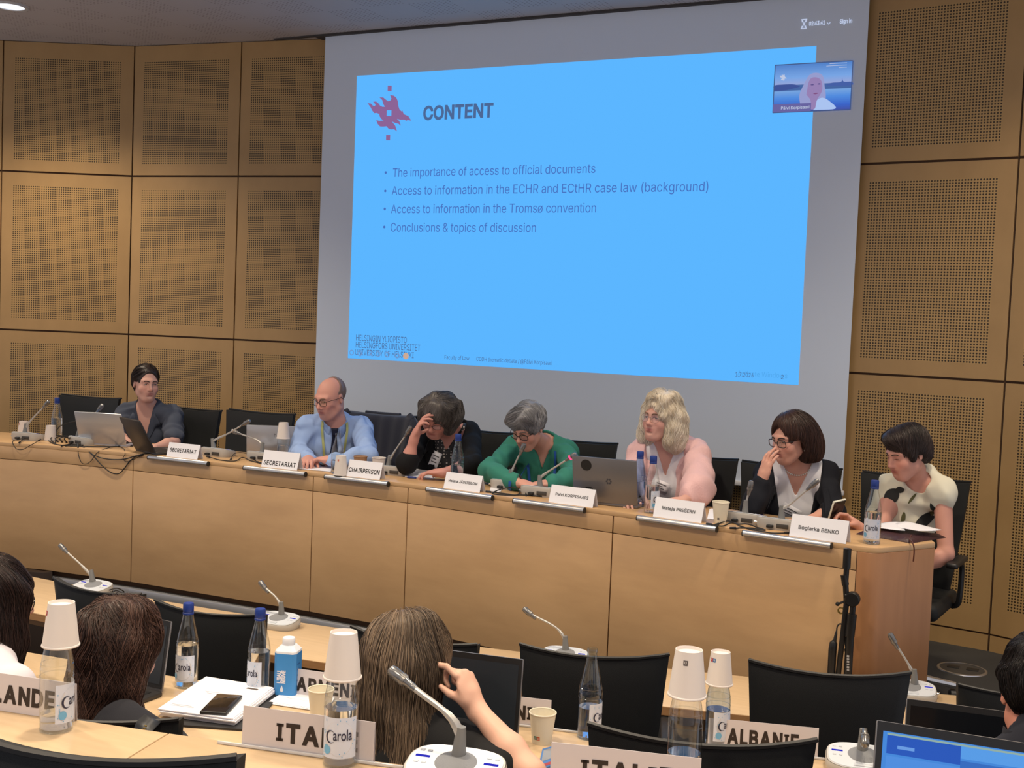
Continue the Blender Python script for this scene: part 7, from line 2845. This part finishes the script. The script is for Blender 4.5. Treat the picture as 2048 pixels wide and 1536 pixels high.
p.hair(H_, ((214, 198, 172), (252, 244, 230)), gravity(p, out=(0.03, -0.03, 0.14)), 2600, 12, 0.011, r=0.0011, wave=0.62, freq=48, seed=12, lift=(-0.002, 0.008))

# ------------------------------------------------------------------ 6: woman with the dark bob
p = Person('woman with a dark bob, black glasses and pearls, one hand raised to her face', dict(
    H=(1582, 877, 5.26), face=(-32, 12, 0), N=(1592, 934, 5.34), SR=(1541, 947, 5.30), SL=(1648, 950, 5.37), EL=(1668, 1026, 5.20), WL=(1606, 1046, 5.02), ER=(1505, 1014, 5.02), WR=(1524, 962, 5.05),
    handR=dict(d=(.20, .10, 1), n=(.60, .75, 0), curl=(18, 14, 14, 12), thumb=(0.35, 0.9, 0.5), spread=1.6, size=1.02), handL=dict(n=(0, 0, -1), d=(-1, -.3, -.03)), eyes=0.55, skin=(204, 152, 134), lip=S((150, 66, 70)))).build_body()
p.face_bits((50, 36, 32), gaze=(0.0, -0.3), brow_r=0.0024)
p.glasses(RIMB, 0.0019, 0.0250, 0.0190, 3.2, drop=0.003)
G = top_field(p, 0.006, (0.35, 0.35), 0.008, 0.003, seed=25); G.s(wedge(p, -0.105, 0.45), 0.006); neck_hole(p, G, 0.062, 0.03)
p.add('top', G, 0.006, WHT)
BLU = cloth('blue_black_wool', (0.0075, 0.0085, 0.0135), 0.85, 0.0)
F = top_field(p, 0.019, (1.95, 1.86), 0.018, 0.0038, (40, 90), seed=28)
F.s(wedge(p, -0.50, 0.205), 0.004); neck_hole(p, F, 0.062, 0.03)
bz = p.add('blazer', F, 0.0055, BLU)
lapels(p, F, BLU, -0.50, 0.205, parent=bz)
mb = MB()
for k in range(44):
    a = 2 * PI * k / 44
    q = p.tp(math.sin(a) * 0.066, 0.012 - math.cos(a) * 0.060 * -1, 0.018 - 0.040 * max(0, math.cos(a)) ** 1.2 + 0.012)
    w = p.F.land(np.array([q]), 0.003)[0]
    mb.ball(w - p.O, 0.0042, n=8)
mb.build('pearl_necklace', PEARL, p.root)
for s in (1, -1):
    mb = MB(); mb.ball(p.hp(s * 0.082, 0.008, -0.044) - p.O, 0.0042, n=10); mb.ball(p.hp(s * 0.083, 0.008, -0.055) - p.O, 0.0060, n=10)
    mb.build('earring', PEARL, p.root)
badge(p, G, -0.022, -0.165, 0.085, 0.058, -0.45, stripe=True, off=0.016)
for s in (-1, 1):
    p.strip('badge_cord', F, [(s * 0.075, 0.03), (s * 0.070, -0.05), (s * 0.052, -0.12), (s * 0.045 + 0.01, -0.19)], 0.006, mat('cord_dark', (0.012, 0.014, 0.02), 0.6), 0.005)
trousers(p, (20, 20, 26))
H_ = Field()
p.skull(H_, 0.019)
for s in (-1, 1):
    H_.ell(p.hp(s * 0.074, 0.035, -0.030), (0.030, 0.058, 0.085), p.Rh, 0.04)
H_.ell(p.hp(0.02, 0.085, -0.035), (0.080, 0.045, 0.095), p.Rh, 0.05)
H_.ell(p.hp(0.055, 0.070, -0.06), (0.045, 0.050, 0.065), p.Rh, 0.04)
p.cut_face(H_, -0.130, -0.010, (0.066, 0.088, 0.112), 0.012)
for s in (-1, 1):
    H_.s(ell(p.hp(s * 0.078, -0.035, -0.055), np.array((0.034, 0.036, 0.065)), p.Rh), 0.01)
H_.s(half(p.hp(0, 0, -0.122), p.Rh @ V3(0, -0.25, -1)) if False else (lambda q, P=p: P.hloc(q)[:, 2].astype(f32) * 1.0 + 0.118) if False else ell(p.hp(0, 0.05, -0.20), np.array((0.14, 0.14, 0.085)), p.Rh), 0.012)
p.hair(H_, ((34, 22, 20), (86, 58, 48)), gravity(p, out=(-0.015, 0.0, 0.13)), 2400, 11, 0.010, r=0.0009, wave=0.08, seed=15, lift=(-0.001, 0.005))

# ------------------------------------------------------------------ 7: woman in the leaf-patterned top
p = Person('woman with short dark hair in a cream leaf-patterned top, holding a white phone', dict(
    H=(1814, 905, 5.20), face=(-42, 20, 0), N=(1836, 969, 5.30), SR=(1786, 976, 5.33), SL=(1884, 982, 5.27), EL=(1892, 1108, 5.20), WL=(1838, 1138, 5.14), ER=(1758, 1072, 5.17), WR=(1718, 1056, 5.04),
    handR=dict(d=(-.75, -.12, .62), n=(-.45, -.5, -.72), curl=(38, 44, 48, 52), thumb=(0.5, 0.7, 0.6)), Pv=(-0.775, 5.50, 0.53), handL=dict(n=(0, 0, -1), d=(-.7, -.7, 0)), eyes=0.0, skin=(206, 150, 132), lip=S((160, 74, 72)))).build_body()
p.face_bits((64, 48, 42), brow_r=0.0021)
CRM = cloth('cream_cotton', S((222, 217, 196)), 0.75)
F = top_field(p, 0.012, (0.13, 0.13), 0.012, 0.0045, (40, 95), seed=31)
neck_hole(p, F, 0.068, 0.035, 0.05, 0.01)
tp_ = p.add('top', F, 0.0052, CRM)
LEAF = mat('leaf_print_black', (0.014, 0.015, 0.014), 0.75)
LEAFG = mat('leaf_print_olive', (0.10, 0.095, 0.03), 0.75)


def leaf(cx, cz, ln, wd, rot, m_, notch=False):
    pts = []
    for k in range(11):
        t = k / 10
        pts.append((ln * (t - 0.5), wd * 0.5 * math.sin(PI * t) ** 0.75))
    pts += [(x, -z * 0.9) for x, z in pts[-2:0:-1]]
    c, s = math.cos(rot), math.sin(rot)
    try:
        p.patch('leaf_print', F, [(cx + x * c - z * s, cz + x * s + z * c) for x, z in pts], m_, 0.0022, parent=tp_, dense=0.03)
    except Exception:
        pass


leaf(-0.064, -0.060, 0.085, 0.062, 1.3, LEAF)
leaf(-0.046, -0.018, 0.045, 0.030, 0.7, LEAF)
leaf(-0.085, -0.125, 0.09, 0.010, 1.35, LEAF)
leaf(-0.072, -0.165, 0.115, 0.026, 0.35, LEAF)
leaf(-0.120, -0.300, 0.10, 0.030, 1.25, LEAF)
leaf(0.098, -0.100, 0.11, 0.050, 1.25, LEAF)
leaf(0.000, -0.200, 0.10, 0.020, 0.9, LEAF)
leaf(-0.105, -0.175, 0.10, 0.010, 1.2, LEAF)
leaf(0.02, -0.115, 0.05, 0.02, 2.0, LEAFG)
leaf(-0.03, -0.265, 0.13, 0.012, 0.6, LEAF)
leaf(0.125, -0.075, 0.07, 0.026, -0.7, LEAFG)
leaf(0.115, -0.025, 0.075, 0.024, -0.8, LEAF)
leaf(0.048, -0.205, 0.11, 0.050, -0.35, LEAF)
leaf(-0.02, -0.330, 0.08, 0.03, 1.3, LEAFG)
leaf(0.015, -0.025, 0.05, 0.012, 1.4, LEAFG)
trousers(p, (196, 192, 176))
H_ = Field()
p.skull(H_, 0.016)
H_.ell(p.hp(0.0, -0.050, 0.095), (0.060, 0.050, 0.030), p.Rh, 0.03)
H_.ell(p.hp(0, 0.075, -0.02), (0.060, 0.040, 0.055), p.Rh, 0.03)
p.cut_face(H_, -0.122, -0.034, (0.085, 0.078, 0.088), 0.010)
for s in (-1, 1):
    H_.s(ell(p.hp(s * 0.088, -0.008, -0.060), np.array((0.03, 0.052, 0.055)), p.Rh), 0.008)
    H_.ell(p.hp(s * 0.074, -0.030, 0.01), (0.012, 0.016, 0.030), p.Rh, 0.01)
H_.s(ell(p.hp(0, 0.02, -0.155), np.array((0.12, 0.11, 0.075)), p.Rh), 0.01)
p.hair(H_, ((34, 27, 26), (72, 58, 54)), comb_short(p, -0.03), 2200, 8, 0.009, r=0.0009, wave=0.12, seed=18, lift=(-0.001, 0.005))
wr = p.WR
t = thing('smartphone', 'white phone held up by the woman in the leaf-patterned top', 'phone', tuple(ony(1673, 1021, 5.0)), rot=(0.15, 0.42, -0.55))
mb = MB(); mb.box((0, 0, 0), (0.009, 0.070, 0.105), bev=0.003)
mb.build('phone_body', mat('phone_white', (0.70, 0.70, 0.60), 0.4), t)
mb = MB(); mb.box((0.0048, 0, 0), (0.0008, 0.064, 0.098))
mb.build('phone_screen', mat('dark_screen', (0.006, 0.007, 0.009), 0.12), t)

# ------------------------------------------------------------------ people in the rows, seen from behind
def long_hair(P, halfw, drop, back=0.06, ragged=0.012, front=0.0, taper=0.75, side=0.0):
    """skull cap plus a curtain of hair falling straight down behind"""
    H_ = Field()
    P.skull(H_, 0.018)
    dn = V3(0, 0, -1)
    bk = P.Rh @ V3(0, 1, 0); bk = unit(V3(bk[0], bk[1], 0))
    rt = np.cross(bk, V3(0, 0, 1))
    Rw = np.stack([rt, bk, V3(0, 0, 1)], 1)
    c = P.H + bk * 0.035
    n = 4
    for k in range(n):
        t = k / (n - 1)
        q = c + dn * (0.02 + drop * t) + bk * back * (0.35 + 0.65 * t) + rt * side * t
        w = halfw * (1.0 + (taper - 1.0) * t * t)
        H_.ell(q, (w, 0.072 - 0.018 * t, 0.085 + drop * 0.12), Rw, 0.06)
    return H_


def falling(P, crown=(0.0, 0.06, 0.12)):
    def f(q):
        l = P.hloc(q)
        a = l - np.array(crown)
        a[:, 2] *= 0.3
        a = a / np.maximum(1e-6, np.linalg.norm(a, axis=1))[:, None]
        w = np.clip((l[:, 2] - 0.0) / 0.12, 0, 1)[:, None]
        return (a @ P.Rh.T) * w + np.array((0, 0, -1.0)) * (1.05 - w)
    return f


# brown wavy hair
p = Person('woman with long wavy dark brown hair seen from behind, in front of the blue-capped bottles', dict(
    hs=0.95, bs=0.95, H=(243, 1298, 2.28), face=(176, 14, 0), N=(243, 1470, 2.20), SL=(146, 1512, 2.20), SR=(336, 1518, 2.20), EL=(126, 1540, 2.38), ER=(330, 1520, 2.40), WL=(190, 1452, 2.56), WR=(290, 1455, 2.58), floor=F_MID, lean=0.06, skin=SK,
    handL=dict(n=(0, 0, -1), d=(.3, 1, 0)), handR=dict(n=(0, 0, -1), d=(-.3, 1, 0)), eyes=0.4)).build_body(0.0048)
p.face_bits((50, 36, 30))
F = top_field(p, 0.012, (1.5, 1.5), 0.012, 0.005, seed=41); neck_hole(p, F, 0.064, 0.03)
p.add('jumper', F, 0.007, cloth('dark_jersey', S((40, 40, 46))))
trousers(p, (26, 28, 36))
H_ = long_hair(p, 0.086, 0.285, 0.030, taper=1.17)
p.cut_face(H_, -0.110, -0.04, (0.060, 0.060, 0.09), 0.012)
H_.d(ripple(0.006, (35, 70), 14))
p.hair(H_, ((38, 24, 20), (104, 74, 62)), falling(p), 6500, 15, 0.013, h=0.006, r=0.0011, wave=0.60, freq=40, seed=21, lift=(-0.003, 0.010))
# straight light brown hair, head on hand
p = Person('woman with straight light brown hair seen from behind, head on hand', dict(
    hs=0.95, bs=0.95, H=(822, 1326, 2.48), face=(172, 14, 6), N=(815, 1462, 2.44), SL=(706, 1496, 2.44), SR=(918, 1500, 2.46), EL=(690, 1560, 2.56), WL=(760, 1500, 2.68), ER=(1062, 1548, 2.40), WR=(950, 1414, 2.46), floor=F_MID, lean=0.05, skin=(214, 168, 146),
    handR=dict(d=(-.50, .10, .90), n=(-.85, .10, -.45), curl=(28, 62, 70, 74), thumb=(0.25, 0.75, 0.75), size=1.0), handL=dict(n=(0, 0, -1), d=(.4, 1, 0)), eyes=0.4)).build_body(0.0042)
p.face_bits((90, 70, 58))
F = top_field(p, 0.013, (0.8, 0.70), 0.016, 0.005, seed=44); neck_hole(p, F, 0.064, 0.03)
p.add('shirt', F, 0.007, cloth('black_jersey', (0.010, 0.010, 0.011)))
trousers(p, (24, 24, 28))
H_ = long_hair(p, 0.093, 0.25, 0.030, taper=1.10, side=0.012)
H_.cap(p.H + V3(0.05, -0.05, -0.20), p.H + V3(0.16, -0.10, -0.30), 0.045, 0.018, 0.06)
H_.ell(p.H + V3(0.04, -0.10, -0.30), (0.080, 0.045, 0.10), None, 0.06)
p.cut_face(H_, -0.112, -0.04, (0.060, 0.060, 0.09), 0.012)
H_.d(ripple(0.006, (30, 60), 17))
p.hair(H_, ((62, 51, 43), (150, 127, 104)), falling(p, (0.02, 0.03, 0.125)), 6000, 16, 0.014, h=0.006, r=0.0010, wave=0.10, freq=25, seed=23, lift=(-0.003, 0.009))
# woman at the left edge
p = Person('dark-haired woman in a white top cut off by the left edge of the photo', dict(
    hs=0.95, bs=0.95, H=(-10, 1202, 2.38), face=(158, 8, 0), N=(-22, 1328, 2.32), SR=(18, 1378, 2.24), SL=(-105, 1350, 2.42), EL=(-120, 1430, 2.55), WL=(-40, 1430, 2.68), ER=(40, 1462, 2.34), WR=(70, 1425, 2.58), floor=F_MID, lean=0.05, skin=SK,
    handL=dict(n=(0, 0, -1), d=(.3, 1, 0)), handR=dict(n=(0, 0, -1), d=(0, 1, 0)), eyes=0.6)).build_body(0.0048)
p.face_bits((50, 36, 30))
p.glasses(RIMB, 0.0016, 0.024, 0.020, 2.4)
F = top_field(p, 0.012, (0.55, 0.45), 0.016, 0.004, seed=47); neck_hole(p, F, 0.066, 0.03)
p.add('top', F, 0.006, cloth('white_jersey', S((212, 206, 214))))
trousers(p, (40, 44, 60))
H_ = long_hair(p, 0.092, 0.19, 0.03, taper=0.85)
for k_ in range(3):
    H_.ell(p.hp(-0.080, 0.0, 0.0) + V3(0, 0, -0.075 * k_), (0.038, 0.055, 0.075), p.Rh, 0.04)
p.cut_face(H_, -0.108, -0.04, (0.062, 0.064, 0.10), 0.012)
H_.d(ripple(0.006, (30, 60), 19))
p.hair(H_, ((30, 20, 18), (72, 50, 44)), falling(p), 3600, 15, 0.013, h=0.006, r=0.0010, wave=0.15, freq=30, seed=27, lift=(-0.003, 0.008))
# man at the right edge
p = Person('man with short dark hair at the right edge, seen from behind with one ear showing', dict(
    hs=0.95, bs=0.95, H=(2084, 1386, 2.66), face=(192, 6, 0), N=(2080, 1512, 2.60), SL=(1975, 1560, 2.62), SR=(2200, 1570, 2.64), EL=(1965, 1640, 2.72), WL=(2010, 1600, 2.92), ER=(2240, 1640, 2.74), WR=(2140, 1600, 2.94), floor=F_MID, lean=0.05, fem=False, wide=1.05, skin=(196, 132, 112),
    handL=dict(n=(0, 0, -1), d=(.3, 1, 0)), handR=dict(n=(0, 0, -1), d=(-.3, 1, 0)), eyes=0.5)).build_body(0.0045)
p.face_bits((30, 24, 22))
F = top_field(p, 0.012, (1.9, 1.9), 0.014, 0.005, seed=51); neck_hole(p, F, 0.066, 0.03)
p.add('shirt', F, 0.007, cloth('dark_shirt_cloth', S((34, 36, 46))))
collar(p, 'collar', cloth('dark_shirt_cloth', S((34, 36, 46))), 0.066, 0.078, 0.045, 0.0, 0.04, 150)
trousers(p, (26, 28, 36))
H_ = Field()
p.skull(H_, 0.013)
p.cut_face(H_, -0.112, -0.035, (0.080, 0.072, 0.090), 0.010)
for s in (-1, 1):
    H_.s(ell(p.hp(s * 0.088, -0.006, -0.050), np.array((0.032, 0.050, 0.066)), p.Rh), 0.006)
H_.s(ell(p.hp(0, 0.05, -0.155), np.array((0.12, 0.12, 0.080)), p.Rh), 0.012)
H_.d(ripple(0.003, (60, 120), 21))
p.hair(H_, ((16, 13, 13), (48, 40, 38)), gravity(p, out=(0.0, 0.03, 0.13)), 3000, 5, 0.007, h=0.0045, r=0.0008, wave=0.3, seed=29, lift=(-0.001, 0.006))
